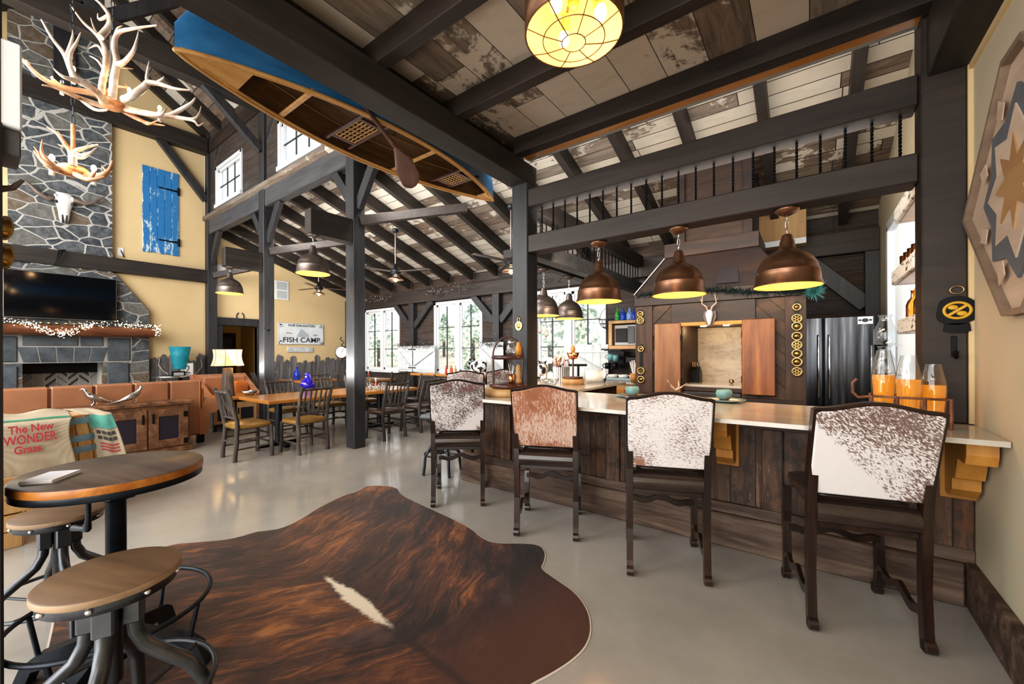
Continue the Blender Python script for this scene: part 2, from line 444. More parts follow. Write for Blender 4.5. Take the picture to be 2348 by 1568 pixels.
M['bark_g'] = woodmat('hickory_bark_dark', (.018,.015,.014), (.11,.088,.075), 'Z', 7, 6, .6, .5, extra=(.045,.035,.03))
M['seat_tan'] = flat('tan_leather', (.28,.155,.040), .28, var=.2, vs=5)
M['seat_brown'] = flat('brown_leather_seat', (.050,.028,.020), .20, var=.25, vs=5)
M['saddle'] = flat('saddle_leather', (.36,.165,.085), .38, var=.15, vs=3, bump=.03)
M['saddle_o'] = flat('orange_leather', (.55,.17,.035), .35, var=.12, vs=4)
M['seam'] = flat('leather_seam', (.12,.04,.018), .5)
M['rough_oak'] = woodmat('rough_sawn_cabinet', (.070,.030,.015), (.34,.17,.075), 'X', 5, 7, .6, .4, extra=(.18,.08,.035))
M['copper'] = flat('aged_bronze', (.24,.130,.080), .36, .85, var=.3, vs=6)
M['copper_b'] = flat('bright_copper', (.72,.30,.14), .22, 1.0, var=.2, vs=40)
M['grey_lamp'] = flat('grey_bronze', (.19,.155,.14), .36, .8, var=.2, vs=6)
M['lamp_in'] = flat('lamp_lining', (.90,.55,.12), .6, emit=(1,.50,.07), es=.75)
M['bulb'] = flat('warm_bulb', (1,.8,.5), .4, emit=(1,.72,.38), es=26)
M['antler'] = None
t = NT('antler_bone'); co = t.obj(); n = t.noise(co, 5, 6, .65)
t.P(Base_Color=t.ramp(n, [(.3,(.26,.145,.085)),(.5,(.50,.39,.31)),(.72,(.74,.68,.62))]), Roughness=.45); t.bump(t.noise(co,40,4,.6), .15, .004); M['antler'] = t.m
M['antler_r'] = None
t = NT('antler_brown'); co = t.obj(); n = t.noise(co, 7, 6, .65)
t.P(Base_Color=t.ramp(n, [(.3,(.20,.075,.03)),(.5,(.40,.20,.10)),(.75,(.66,.48,.33))]), Roughness=.45); M['antler_r'] = t.m
M['bone'] = flat('white_bone', (.78,.77,.74), .5, var=.1, vs=12)
M['horn'] = None
t = NT('dark_horn'); n = t.noise(t.obj(), 4, 4)
t.P(Base_Color=t.ramp(n, [(.35,(.022,.014,.011)),(.6,(.20,.15,.125))]), Roughness=.35); M['horn'] = t.m
M['brass'] = flat('brass', (.44,.33,.17), .36, 1.0, var=.25, vs=20)
M['brass_d'] = flat('dark_brass', (.30,.19,.06), .28, 1.0, var=.4, vs=9)
M['silver'] = flat('polished_pewter', (.62,.62,.63), .18, 1.0, var=.2, vs=30)
# ------------------------------------------------------------------ camera, sky
cam_d = bpy.data.cameras.new('camera'); cam = bpy.data.objects.new('camera', cam_d); COL.objects.link(cam)
cam.location = CAM; cam.rotation_euler = (R(90), -CROLL, CYAW)
cam_d.sensor_width = 36; cam_d.lens = CF/2348*36; cam_d.shift_y = (CY0-784)/2348; cam_d.clip_start = .02; cam_d.clip_end = 400
sc.camera = cam
w = bpy.data.worlds.new('world'); sc.world = w; w.use_nodes = True
bg = w.node_tree.nodes['Background']; bg.inputs[0].default_value = (.93,.97,1.0,1); bg.inputs[1].default_value = 1.35
sc.view_settings.view_transform = 'Standard'; sc.view_settings.look = 'Medium High Contrast'; sc.view_settings.exposure = 0.08
sc.cycles.use_denoising = True
sc.cycles.max_bounces = 8; sc.cycles.diffuse_bounces = 4; sc.cycles.glossy_bounces = 4; sc.cycles.transmission_bounces = 6
sc.cycles.caustics_reflective = False; sc.cycles.caustics_refractive = False; sc.cycles.sample_clamp_indirect = 6

# ------------------------------------------------------------------ shell
XF, XW, YR, YW = -12.1, .756, 3.5, 7.4          # fireplace wall, right wall, post row, window wall
ZC = 3.64                                        # flat ceiling
def shed_z(y): return 4.40 - .3405*(y-3.883)     # underside of the shed rafters
def hall_z(y): return 7.651 - .68*abs(y-1.15) + .68*(2.215-1.15) - 0.0 if True else 0
def hall_z(y): return 8.375 - .68*abs(y-1.15)    # underside of the hall rafters
o = MB().box(-13.6, 1.4, -7, 7.6, -.12, 0).build('floor', M['floor']); struct(o, 'polished grey concrete floor', 'floor')
# left gable wall with a doorway
DY0, DY1, DZ = 3.86, 4.66, 2.19
wl = MB()
FB0, FB1, FBZ = .60, 1.68, 1.29          # firebox opening
wl.prism([(-1.6,0),(FB0,0),(FB0,hall_z(FB0)+.6),(-1.6,hall_z(-1.6)+.6)], XF-.15, XF, PYZ)
wl.prism([(FB0,FBZ),(FB1,FBZ),(FB1,hall_z(FB1)+.6),(1.15,hall_z(1.15)+.6),(FB0,hall_z(FB0)+.6)], XF-.15, XF, PYZ)
wl.prism([(FB1,0),(YR,0),(YR,hall_z(YR)+.6),(FB1,hall_z(FB1)+.6)], XF-.15, XF, PYZ)
wl.prism([(YR,0),(DY0,0),(DY0,shed_z(DY0)+.4),(YR,shed_z(YR)+.4)], XF-.15, XF, PYZ)
wl.prism([(DY0,DZ),(DY1,DZ),(DY1,shed_z(DY1)+.4),(DY0,shed_z(DY0)+.4)], XF-.15, XF, PYZ)
wl.prism([(DY1,0),(YW+.1,0),(YW+.1,shed_z(YW)+.4),(DY1,shed_z(DY1)+.4)], XF-.15, XF, PYZ)
struct(wl.build('wall_left', M['wall']), 'cream plaster gable wall behind the stone fireplace', 'wall')
# window wall, with openings
wins = [(-11.2,-9.50,.93,2.80), (-8.05,-6.36,.93,2.80), (-4.85,-3.19,.93,2.80)]
wb = MB(); xs = XF
for (a,b,z0,z1) in wins:
    wb.box(xs, a, YW, YW+.15, 0, 3.75); wb.box(a, b, YW, YW+.15, 0, z0); wb.box(a, b, YW, YW+.15, z1, 3.75); xs = b
wb.box(xs, XW+.3, YW, YW+.15, 0, 3.75)
struct(wb.build('wall_back', M['wall_boards']), 'dark weathered board wall with tall windows', 'wall')
# right wall with a kitchen opening
wr = MB()
KY0, KY1, KZ0, KZ1 = 4.35, 6.55, 1.05, 2.95
wr.box(XW, XW+.15, -3.2, KY0, 0, 3.75); wr.box(XW, XW+.15, KY1, YW+.15, 0, 4.2)
wr.box(XW, XW+.15, KY0, KY1, 0, KZ0); wr.box(XW, XW+.15, KY0, KY1, KZ1, 4.2)
struct(wr.build('wall_right', M['wall_r']), 'cream plaster wall with the wooden star plaque', 'wall')
# flat ceiling over the bar seating
o = MB().box(-2.62, XW+.15, -4.2, 3.5, ZC, ZC+.12).build('ceiling', M['ceil_flat']); struct(o, 'peeling white painted board ceiling above the bar stools', 'ceiling')
# shed roof boards over dining room and kitchen
sr = MB()
def slab(mb, x0, x1, y0, y1, zf, th=.08):
    vs = [(x,y,zf(y)+dz) for dz in (0,th) for x in (x0,x1) for y in (y0,y1)]
    mb.add(vs, [(0,1,3,2),(4,6,7,5),(0,4,5,1),(2,3,7,6),(0,2,6,4),(1,5,7,3)])
slab(sr, XF, XW+.15, 3.45, YW+.5, lambda y: shed_z(y)+.22)
struct(sr.build('ceiling', M['ceil_shed']), 'sloping peeling board ceiling over dining room and kitchen', 'ceiling')
hr = MB(); slab(hr, XF, -2.5, 1.15, 3.75, lambda y: hall_z(y)+.22); slab(hr, XF, -2.5, -1.8, 1.15, lambda y: hall_z(y)+.22)
struct(hr.build('ceiling', M['ceil_hall']), 'high pitched board ceiling over the fireplace hall', 'ceiling')
# hall end wall above the tie beam at the bar side
he = MB(); he.prism([(-1.6,ZC+.1),(YR,ZC+.1),(YR,hall_z(YR)+.3),(1.15,hall_z(1.15)+.3),(-1.6,hall_z(-1.6)+.3)], -2.5, -2.4, PYZ)
struct(he.build('wall_upper', M['wall_boards']), 'board gable closing the hall above the bar ceiling', 'wall')
# clerestory wall between the posts, with window openings
PX = [(-12.1,-11.9), (-8.98,-8.75), (-5.82,-5.60), (-2.59,-2.39)]
GZ0, GZ1 = 4.41, 4.75
cw = []
for k, ((px0,py0),(px1,py1)) in enumerate((((512,458),(585,330)),((650,373),(790,240)))):
    a = atY(px0, py0, 3.6); b = atY(px1, py1, 3.6); cw.append((a.x, b.x))
print('clerestory', cw)
CWZ0, CWZ1 = 4.98, 5.93
cl = MB(); xs = XF
CW = [(-11.48,-9.93), (-8.20,-6.55), (-5.0,-3.4)]
for a,b in CW:
    cl.box(xs, a, 3.56, 3.66, GZ1, 7.2); cl.box(a, b, 3.56, 3.66, GZ1, CWZ0); cl.box(a, b, 3.56, 3.66, CWZ1, 7.2); xs = b
cl.box(xs, -2.4, 3.56, 3.66, GZ1, 7.2)
struct(cl.build('wall_clerestory', M['wall_boards']), 'brown board wall between posts above the dining roof', 'wall')

# ------------------------------------------------------------------ windows
M['pane'] = None
t = NT('window_pane'); tr = t.n('BsdfTransparent'); gl = t.n('BsdfGlossy', i_Roughness=.02)
mx = t.n('MixShader', i_0=.06); t.t.links.new(tr.outputs[0], mx.inputs[1]); t.t.links.new(gl.outputs[0], mx.inputs[2]); t.t.links.new(mx.outputs[0], t.out.inputs[0]); M['pane'] = t.m
M['muntin'] = flat('dark_muntin', (.05,.07,.075), .5)
def window(i, x0, x1, y, z0, z1, cols=2, halves=2, rows=3, depth=.12, muntin='muntin'):
    fr = MB(); t_ = .075
    fr.box(x0, x0+t_, y-.03, y+depth, z0, z1, .004); fr.box(x1-t_, x1, y-.03, y+depth, z0, z1, .004)
    fr.box(x0, x1, y-.03, y+depth, z1-t_, z1, .004); fr.box(x0, x1, y-.06, y+depth, z0-.04, z0+.05, .004)
    W = (x1-x0-2*t_)/halves
    for h in range(1, halves): fr.box(x0+t_+W*h-.07, x0+t_+W*h+.07, y-.02, y+depth, z0, z1, .004)
    for h in range(halves):
        a = x0+t_+W*h+(.07 if h else 0); b = x0+t_+W*(h+1)-(.07 if h < halves-1 else 0)
        for (p,q,r_,s_) in ((a,a+.05,z0+.05,z1-t_),(b-.05,b,z0+.05,z1-t_),(a,b,z0+.05,z0+.11),(a,b,z1-t_-.05,z1-t_)):
            fr.box(p,q,y+.02,y+.07,r_,s_)
    f = struct(fr.build('window_%d' % i, M['window_white']), 'white framed window number %d of the wall' % i if False else None, 'window')
    mu = MB(); gl = MB(); mw_ = .011 if halves > 1 else .007
    for h in range(halves):
        a = x0+t_+W*h+(.07 if h else 0)+.05; b = x0+t_+W*(h+1)-(.07 if h < halves-1 else 0)-.05
        zz0, zz1 = z0+.11, z1-t_-.05
        for c in range(1, cols): xx = a+(b-a)*c/cols; mu.box(xx-mw_, xx+mw_, y+.03, y+.06, zz0, zz1)
        for r_ in range(1, rows): zz = zz0+(zz1-zz0)*r_/rows; mu.box(a, b, y+.03, y+.06, zz-mw_, zz+mw_)
        gl.add([(a,y+.045,zz0),(b,y+.045,zz0),(b,y+.045,zz1),(a,y+.045,zz1)], [(0,1,2,3)])
    mu.build('window_muntin', M[muntin], f); gl.build('window_glass', M['pane'], f)
    return f
labs = ['tall white double window beside the fish camp wall','tall white double window between the white half shutters','tall kitchen window behind the hanging lamps']
for i,(a,b,z0,z1) in enumerate(wins): window(i+1, a, b, YW, z0, z1)['label'] = labs[i]
labs = ['small clerestory window nearest the fireplace wall','clerestory window half hidden behind the canoe','clerestory window above the canoe end']
for i,(a,b) in enumerate(CW): window(i+4, a, b, 3.56, CWZ0, CWZ1, cols=3 if i == 0 else 3, halves=1, rows=2)['label'] = labs[i]

# ------------------------------------------------------------------ timber frame
def tim(name, mb, mat, label, cat):
    return struct(mb.build(name, M[mat]), label, cat)
plab = ['dark square post against the fireplace wall','dark square post beside the hide shade lamp','dark square post standing free in front of the dining tables','dark square post rising through the left end of the bar']
ptop = [6.9, 6.75, 4.75, 3.27]
for k,(a,b) in enumerate(PX):
    tim('timber_post', MB().box(a, b, YR, YR+.2, 0, ptop[k], .008), 'timber_z', plab[k], 'post')
tim('timber_post', MB().box(.545, .735, YR-.06, YR+.14, 1.046, ZC, .008), 'timber', 'dark brown post standing on the counter end with the bear sign', 'post')
tim('timber_post', MB().box(-2.59, -2.39, -.13, .075, 0, 3.27, .008), 'timber_z', 'dark post edge at the far left of the photo', 'post')
for (x0,x1,l) in ((-12.1,-11.9,'in the corner of the window wall'),(-8.95,-8.75,'between the two dining windows'),(-5.95,-5.75,'between dining and kitchen windows'),(.60,.756,'in the kitchen corner behind the fridge')):
    tim('timber_post', MB().box(x0, x1, YW-.149, YW+.02, 0, 2.83, .006), 'timber_z', 'dark wall post '+l, 'post')
# girts
for k in range(3):
    tim('timber_girt', MB().box(PX[k][1], PX[k+1][0], YR+.02, YR+.18, GZ0, GZ1, .008), 'timber_girt', 'grey horizontal girt under the clerestory, '+['fireplace end','behind the canoe','bar end'][k], 'beam')
    tim('timber_girt', MB().box(PX[k][1], PX[k+1][0], YR+.02, YR+.18, 6.42, 6.72, .008), 'timber', 'dark eave girt below the hall rafters, '+['fireplace end','middle bay','bar end'][k], 'beam')
# wall plate on window wall
tim('wall_plate', MB().box(XF, XW, YW-.15, YW, 2.83, 3.14, .006), 'timber', 'dark plate beam above the windows', 'beam')
# posts' knee braces
def brace(p, q, lab, w=.09, h=.16, mat='timber_z', up=(0,0,1)):
    return tim('knee_brace', MB().beam(p, q, w, h, .005, up), mat, lab, 'brace')
yb = YR+.1
brace((-11.92,yb,3.72),(-11.42,yb,4.44),'brace from fireplace post up to the girt')
brace((-8.98,yb,3.85),(-9.45,yb,4.44),'brace left of the second post up to the girt')
brace((-8.77,yb,3.72),(-8.25,yb,4.44),'brace right of the second post up to the girt')
brace((-5.80,yb,3.85),(-6.28,yb,4.44),'brace left of the third post up to the girt')
brace((-5.62,yb,3.72),(-5.1,yb,4.44),'brace right of the third post up to the girt')
brace((-11.92,yb,5.75),(-11.3,yb,6.45),'upper brace at the fireplace post')
brace((-8.77,yb,5.75),(-8.1,yb,6.45),'upper brace right of the second post')
brace((-8.865,3.5,5.55),(-8.865,2.55,6.40),'brace from second post to the hall tie beam', .12, .15)
brace((-12.0,3.5,5.25),(-12.0,2.62,6.40),'brace on the cream wall beside the blue shutter', .10, .16)
for (xa,xb) in ((-11.9,-11.2),(-8.75,-8.05),(-5.75,-5.1)):
    brace((xa,YW-.08,2.2),(xb,YW-.08,2.86),'window wall brace right of a wall post')
for (xa,xb) in ((-8.95,-9.6),(-5.95,-6.6)):
    brace((xa,YW-.08,2.2),(xb,YW-.08,2.86),'window wall brace left of a wall post')
brace((.62,YW-.08,2.1),(-.08,YW-.08,2.84),'kitchen wall brace above the fridge', .1, .2)
# tie beams
tim('tie_beam', MB().box(-12.1,-11.86,-1.6,YR,6.38,6.74,.008), 'timber_y', 'dark tie beam across the upper chimney', 'beam')
tim('tie_beam', MB().box(-8.98,-8.75,-1.6,YR+.1,6.33,6.72,.008), 'timber_y', 'hall tie beam behind the large antler chandelier', 'beam')
tim('tie_beam', MB().box(-2.62,-2.39,-1.2,YR+.19,3.265,3.475,.008), 'timber_y', 'dark tie beam the blue canoe hangs beside', 'beam')
tim('gap_filler', MB().box(-2.62,-2.56,-1.2,YR+.19,3.475,ZC), 'timber_y', 'dark filler board added to cover the gap between tie beam and flat ceiling', 'beam')  # board added to cover the gap where sky showed above the tie beam
tim('wall_rail', MB().box(-12.1,-11.93,-1.6,YR,3.22,3.52,.006), 'timber_y', 'dark horizontal rail across the chimney above the television', 'beam')
# king posts, struts and rafters of the hall
for X_ in (-8.865,):
    tim('king_post', MB().box(X_-.11,X_+.11,1.04,1.26,6.7,8.5,.006), 'timber_z', 'king post of the hall truss', 'post')
    tim('truss_strut', MB().beam((X_,1.3,6.75),(X_,2.15,7.62),.12,.18), 'timber_z', 'truss strut rising towards the dining side', 'brace')
    tim('truss_strut', MB().beam((X_,1.0,6.75),(X_,.15,7.62),.12,.18), 'timber_z', 'truss strut rising away from the dining side', 'brace')
tim('king_post', MB().box(-12.1,-11.9,1.0,1.3,6.72,8.5,.006), 'timber_z', 'king post against the chimney top', 'post')
k = 0
x = -12.02
while x < -2.6:
    for sgn in (1,-1):
        y0, y1 = (1.15, 3.7) if sgn > 0 else (1.15, -1.7)
        vs = [(x+dx, y, hall_z(y)+dz) for dx in (-.055,.055) for y in (y0,y1) for dz in (0,.22)]
        mb = MB().add(vs, [(0,1,3,2),(4,6,7,5),(0,4,5,1),(2,3,7,6),(0,2,6,4),(1,5,7,3)])
        o = tim('hall_rafter', mb, 'timber_y', 'dark sloping rafter of the high hall roof', 'rafter'); o['group'] = 'hall rafters'
    x += .80
tim('ridge_beam', MB().box(XF,-2.5,1.05,1.25,8.2,8.5), 'timber', 'ridge beam of the hall roof', 'beam')
# shed rafters
x = -12.0
for i in range(17):
    x = -12.03 + .775*i
    vs = [(x+dx, y, shed_z(y)+dz) for dx in (-.05,.05) for y in (3.66,YW-.12) for dz in (0,.22)]
    mb = MB().add(vs, [(0,1,3,2),(4,6,7,5),(0,4,5,1),(2,3,7,6),(0,2,6,4),(1,5,7,3)])
    o = tim('shed_rafter', mb, 'timber_y', 'dark sloping rafter under the peeling dining and kitchen roof', 'rafter'); o['group'] = 'shed roof rafters'
# collar struts under the shed rafters (along X from the posts)
p = atY(1005,493,4.9)
tim('roof_strut', MB().beam((-5.6,3.62,3.52),(-4.55,4.9,3.86),.10,.14), 'timber', 'strut from third post to the shed rafters', 'brace')
tim('roof_strut', MB().beam((-8.75,3.62,3.52),(-7.7,4.9,3.86),.10,.14), 'timber', 'strut from second post to the shed rafters', 'brace')
tim('roof_strut', MB().beam((-11.9,3.62,3.4),(-11.0,4.6,3.75),.10,.14), 'timber', 'strut from fireplace post to the shed rafters', 'brace')
# ceiling joists (along X) over the bar seating
for y in (-1.4,-.62,.16,.94,1.72,2.5):
    o = tim('ceiling_joist', MB().box(-2.6,XW,y-.05,y+.05,3.475,ZC,.005), 'timber', 'dark joist under the peeling flat ceiling', 'joist'); o['group'] = 'ceiling joists'
tim('header_beam', MB().box(-2.4,XW,3.28,3.40,3.475,ZC,.005), 'timber', 'dark header at the kitchen edge of the flat ceiling', 'beam')
st = MB().box(-2.39,.56,3.40,3.52,3.50,3.60); struct(st.build('trim_1', M['oak']), 'amber trim strip under the ceiling edge', 'trim')
st = MB().box(-2.39,.56,3.52,3.56,3.50,3.66); struct(st.build('trim_2', flat('grey_trim',(.30,.29,.28),.6)), 'pale trim strip at the ceiling edge', 'trim')
# right wall: beam on top, corner trim, base boards
tim('wall_beam', MB().box(.57,.756,-1.5,3.46,3.12,3.475,.006), 'timber_y', 'dark beam along the top of the right wall', 'beam')
st = MB().box(.735,.758,3.43,3.455,1.05,3.12); st.box(.738,.757,-1.5,3.455,3.09,3.125); struct(st.build('trim_3', M['wall']), 'thin yellow corner trim on the right wall', 'trim')
st = MB().box(.715,.757,-1,3.46,0,.26,.006); struct(st.build('baseboard_right', M['bar_base']), 'rough dark base board along the right wall', 'baseboard')
# ================================================================== FIREPLACE WALL
XC = -11.98
def yz(px, py, X=XC): p = atX(px, py, X); return (p.y, p.z)
fp = thing('fireplace', 'tall grey field stone fireplace and chimney with a firebox', 'fireplace', (XF,1.15,0))
def loc(mb, name, mat, root, **k):     # mesh given in world coordinates, parented to a root that is only translated
    o = mb.build(name, mat, root, **k); o.location = tuple(-c for c in root.location); return o
sh_r = yz(262,627); sh_b = yz(341,713); yl = 2*1.15-sh_b[0]
c0, c1 = yz(18,400)[0], yz(257,400)[0]
up = MB().prism([(c0,sh_r[1]),(c1,sh_r[1]),(c1,hall_z(c1)+.2),(1.15,8.55),(c0,hall_z(c0)+.2)], XF+.002, XC, PYZ)
loc(up, 'chimney_breast', M['stone'], fp)
lo = MB()
lo.prism([(yl,0),(FB0,0),(FB0,2.2),(yl,2.2)], XF+.002, XC+.02, PYZ)
lo.prism([(FB1,0),(sh_b[0],0),(sh_b[0],2.2),(FB1,2.2)], XF+.002, XC+.02, PYZ)
lo.prism([(FB0,FBZ),(FB1,FBZ),(FB1,2.2),(FB0,2.2)], XF+.002, XC+.02, PYZ)
lo.prism([(yl,2.2),(sh_b[0],2.2),(sh_b[0],sh_b[1]),(sh_r[0],sh_r[1]),(2.3-sh_r[0],sh_r[1]),(yl,sh_b[1])], XF+.002, XC+.02, PYZ)
loc(lo, 'stone_surround', M['stone_lo'], fp)
# keystone course over the firebox
ks = MB(); M['slate'] = flat('slate_lintel', (.085,.10,.115), .7, var=.45, vs=3.5, bump=.3)
n = 5; zz0, zz1 = FBZ+.02, FBZ+.31
for i in range(n):
    a = FB0+(FB1-FB0)*i/n; b = FB0+(FB1-FB0)*(i+1)/n; sk = (i-2)*.035
    sk0, sk1 = (i-2.5)*.05, (i-1.5)*.05
    ks.prism([(a+.012,zz0),(b-.012,zz0),(b-.012+sk1*.6,zz1),(a+.012+sk0*.6,zz1)], XC+.0, XC+.045, PYZ)
for a,b in ((FB0,FB0+.72),(FB0+.75,FB1)): ks.box(XC, XC+.05, a, b, zz1+.03, zz1+.24, .01)
loc(ks, 'lintel_stones', M['slate'], fp); M['mortar'] = flat('mortar', (.36,.35,.33), .9, var=.1)
loc(MB().box(XC, XC+.03, FB0-.45, FB1+.45, FBZ+.0, FBZ+.60), 'mortar_bed', M['mortar'], fp)
for a,b,z0,z1 in ((FB1+.06,FB1+.42,1.32,1.80),(FB1+.06,FB1+.40,.75,1.27),(FB0-.42,FB0-.06,1.32,1.80),(FB0-.40,FB0-.06,.7,1.24)): loc(MB().box(XC, XC+.055, a, b, z0, z1, .015), 'corner_stone', M['slate'], fp)

fb = MB(); fb.box(XF-.6, XF-.55, FB0, FB1, .3, FBZ); 
t = NT('herringbone_brick'); co = t.obj(); s_ = t.sep(co)
aa = t.comb(t.math('ADD', s_[1], t.math('PINGPONG', s_[2], .10)), s_[2], 0.0)
cell_u = t.math('DIVIDE', t.math('ADD', s_[2], t.math('PINGPONG', t.math('ADD', s_[1], 5.0), .16)), .075)
cu = t.math('FLOOR', cell_u); fu = t.math('FRACT', cell_u); cw_ = t.math('FLOOR', t.math('DIVIDE', t.math('ADD', s_[1], 5.0), .16))
rr = t.n('TexWhiteNoise', noise_dimensions='2D', i_Vector=t.comb(cu, cw_, 0.0)).outputs[0]
col = t.ramp(rr, [(0,(.30,.28,.25)),(.5,(.20,.19,.175)),(.75,(.05,.048,.05)),(.88,(.34,.31,.27))], 'CONSTANT')
edge = t.math('MAXIMUM', t.math('LESS_THAN', fu, .12), t.math('LESS_THAN', t.math('FRACT', t.math('DIVIDE', t.math('ADD', s_[1], 5.0), .16)), .06))
t.P(Base_Color=t.mix(edge, col, (.42,.40,.37)), Roughness=.8); M['herring'] = t.m
o_ = loc(fb, 'firebox_back', M['herring'], fp)
loc(MB().box(XF-.6, XF, FB0-.02, FB0, .3, FBZ), 'firebox_side', M['white'], fp); loc(MB().box(XF-.6, XF, FB1, FB1+.02, .3, FBZ), 'firebox_side', M['white'], fp)
ft = MB(); ft.box(XF-.6, XF, FB0, FB1, FBZ, FBZ+.03); ft.box(XF-.6, XF-.5, FB0, FB1, FBZ-.22, FBZ+.001); loc(MB().box(XF-.6, XF, FB0, FB1, .25, .3), 'hearth_floor', M['black'], fp)
loc(ft, 'firebox_hood', M['black'], fp)
# mantel: half-round log
M['mantel'] = woodmat('red_log_mantel', (.10,.035,.016), (.36,.15,.07), 'Y', 4, 10, .4, .2, extra=(.20,.075,.035))
mt = MB(); ya, ybm = -.2, 2.46
def mant(u, v):
    y = ya+(ybm-ya)*u; a = 2*math.pi*v; k = 1+.05*math.sin(9*u+2)+.03*math.sin(23*u)
    return (-11.80+.17*k*math.cos(a), y, 1.93+.11*k*math.sin(a))
mt.grid(mant, 40, 16); loc(mt, 'mantel_log', M['mantel'], fp)
# ---- things on the fireplace
def quadX(px, X): return [atX(p[0], p[1], X) for p in px]
tv = thing('television', 'large black flat screen television over the mantel', 'television', (-11.85,.9,2.6))
y0, z1 = yz(5.7,616,-11.85); y1, z0 = yz(267.8,737.7,-11.85); 
loc(MB().box(-11.93,-11.85,y0,y1,z0,z1+.02,.008), 'bezel', flat('tv_rim', (.35,.36,.38), .3, .8), tv)
loc(MB().box(-11.86,-11.846,y0+.012,y1-.012,z0+.015,z1+.005), 'screen', flat('tv_screen', (.004,.005,.007), .07), tv)
loc(MB().box(-11.98,-11.93,y0+.4,y1-.4,z0+.2,z1-.2), 'wall_mount', M['black'], tv)
cd = MB().tube([(-11.86,.98,3.2),(-11.80,1.05,3.35),(-11.82,1.1,3.5),(-11.89,1.15,3.53)], .012); cd.tube([(-11.86,.98,3.2),(-11.82,1.03,3.37),(-11.84,1.06,3.5),(-11.89,1.12,3.53)], .012)
tag(cd.build('cable', M['black']), 'black cables looping from the television over the rail', 'cable')
# garland of warm lights on the mantel
M['ledcw'] = flat('warm_led', (1,.9,.75), .5, emit=(1,.80,.52), es=5)
def light_mass(mb, path, n, spread, r, rg):
    for i in range(n):
        u = rg.random()*(len(path)-1); k = int(u); p = Vector(path[k]).lerp(Vector(path[k+1]), u-k)
        q = p + Vector((rg.gauss(0,spread*.6), rg.gauss(0,spread), rg.gauss(0,spread)))
        mb.add([q+Vector(d)*r for d in ((1,0,0),(-1,0,0),(0,1,0),(0,-1,0),(0,0,1),(0,0,-1))], [(0,2,4),(2,1,4),(1,3,4),(3,0,4),(2,0,5),(1,2,5),(3,1,5),(0,3,5)])
g = thing('light_garland', 'garland of warm fairy lights draped along the log mantel', 'garland', (-11.64,1.15,2.05))
path = [(-11.68,-.1,2.07),(-11.66,.55,2.07),(-11.62,.75,1.98),(-11.60,1.0,1.86),(-11.60,1.12,1.86),(-11.62,1.35,2.0),(-11.66,1.5,2.09),(-11.7,2.0,2.09),(-11.68,2.48,2.07),(-11.66,2.50,1.88)]
lm = MB(); light_mass(lm, path, 480, .034, .009, rnd); o = loc(lm, 'fairy_lights', M['ledcw'], g); o['kind'] = 'stuff'
wr_ = MB()
for k in range(5): wr_.tube([Vector(p)+Vector((rnd.gauss(0,.01),rnd.gauss(0,.03),rnd.gauss(0,.03))) for p in path], .004, 4)
loc(wr_, 'wire', M['black'], g)
# gourds / small things on mantel: row of five pale ornaments
for i in range(5):
    p = atX(96+18.5*i+(3 if i>2 else 0), 747.5, -11.72)
    o = MB().ball((0,0,0), (.03,.042,.026), 10, 6).build('mantel_ornament', M['brass'], None, loc=(p.x-.06, p.y, 2.065)); tag(o, 'small golden ornament on the log mantel, %s under the television' % ['leftmost','second from left','middle one','second from right','rightmost'][i], 'ornament', 'golden ornaments on the mantel')
# longhorn skull
M['skull_dark'] = flat('skull_shadow', (.05,.045,.04), .8)
sk = thing('longhorn_skull', 'white longhorn steer skull hung on the stone chimney', 'skull', atX(147,478,XC+.05))
mb = MB()
def skull(u, v):
    prof = [(0,.10,.05),(.08,.13,.09),(.18,.145,.10),(.30,.135,.11),(.42,.105,.10),(.6,.085,.085),(.78,.075,.07),(.92,.06,.05),(1,.03,.03)]
    for i in range(len(prof)-1):
        if prof[i][0] <= u <= prof[i+1][0]+1e-9:
            f_ = (u-prof[i][0])/(prof[i+1][0]-prof[i][0]); w_ = prof[i][1]+(prof[i+1][1]-prof[i][1])*f_; d_ = prof[i][2]+(prof[i+1][2]-prof[i][2])*f_; break
    a = math.pi*2*v
    return (d_*math.cos(a)*.8, w_*math.sin(a), .30-.60*u)
mb.grid(skull, 20, 20); 
for s_ in (-1,1): mb.ball((.03,s_*.115,.20), (.05,.05,.05), 10, 6)
mb.build('cranium', M['bone'], sk)
for s_ in (-1,1): eb = MB(); eb.ball((.055,s_*.112,.10), (.025,.03,.035), 10, 6); eb.build('eye_socket', M['skull_dark'], sk)
for s_ in (-1,1): MB().tube([(.06,s_*.03,-.14),(.045,s_*.022,-.30)], [.010,.018], 6).build('nostril', M['skull_dark'], sk)
q = lambda px,py: Vector(atX(px,py,XC+.10))-Vector(sk.location)
hl = [Vector((.02,-.10,.22)), q(108,455), q(85,440), q(70,425), q(58,416), q(46,405)]
hr = [Vector((.02,.10,.20)), q(175,460), q(195,467), q(213,465), q(232,455), q(247,447)]
for h_ in (hl,hr): MB().tube(h_, [.048,.045,.04,.03,.018,.005], 10).build('horn', M['horn'], sk)
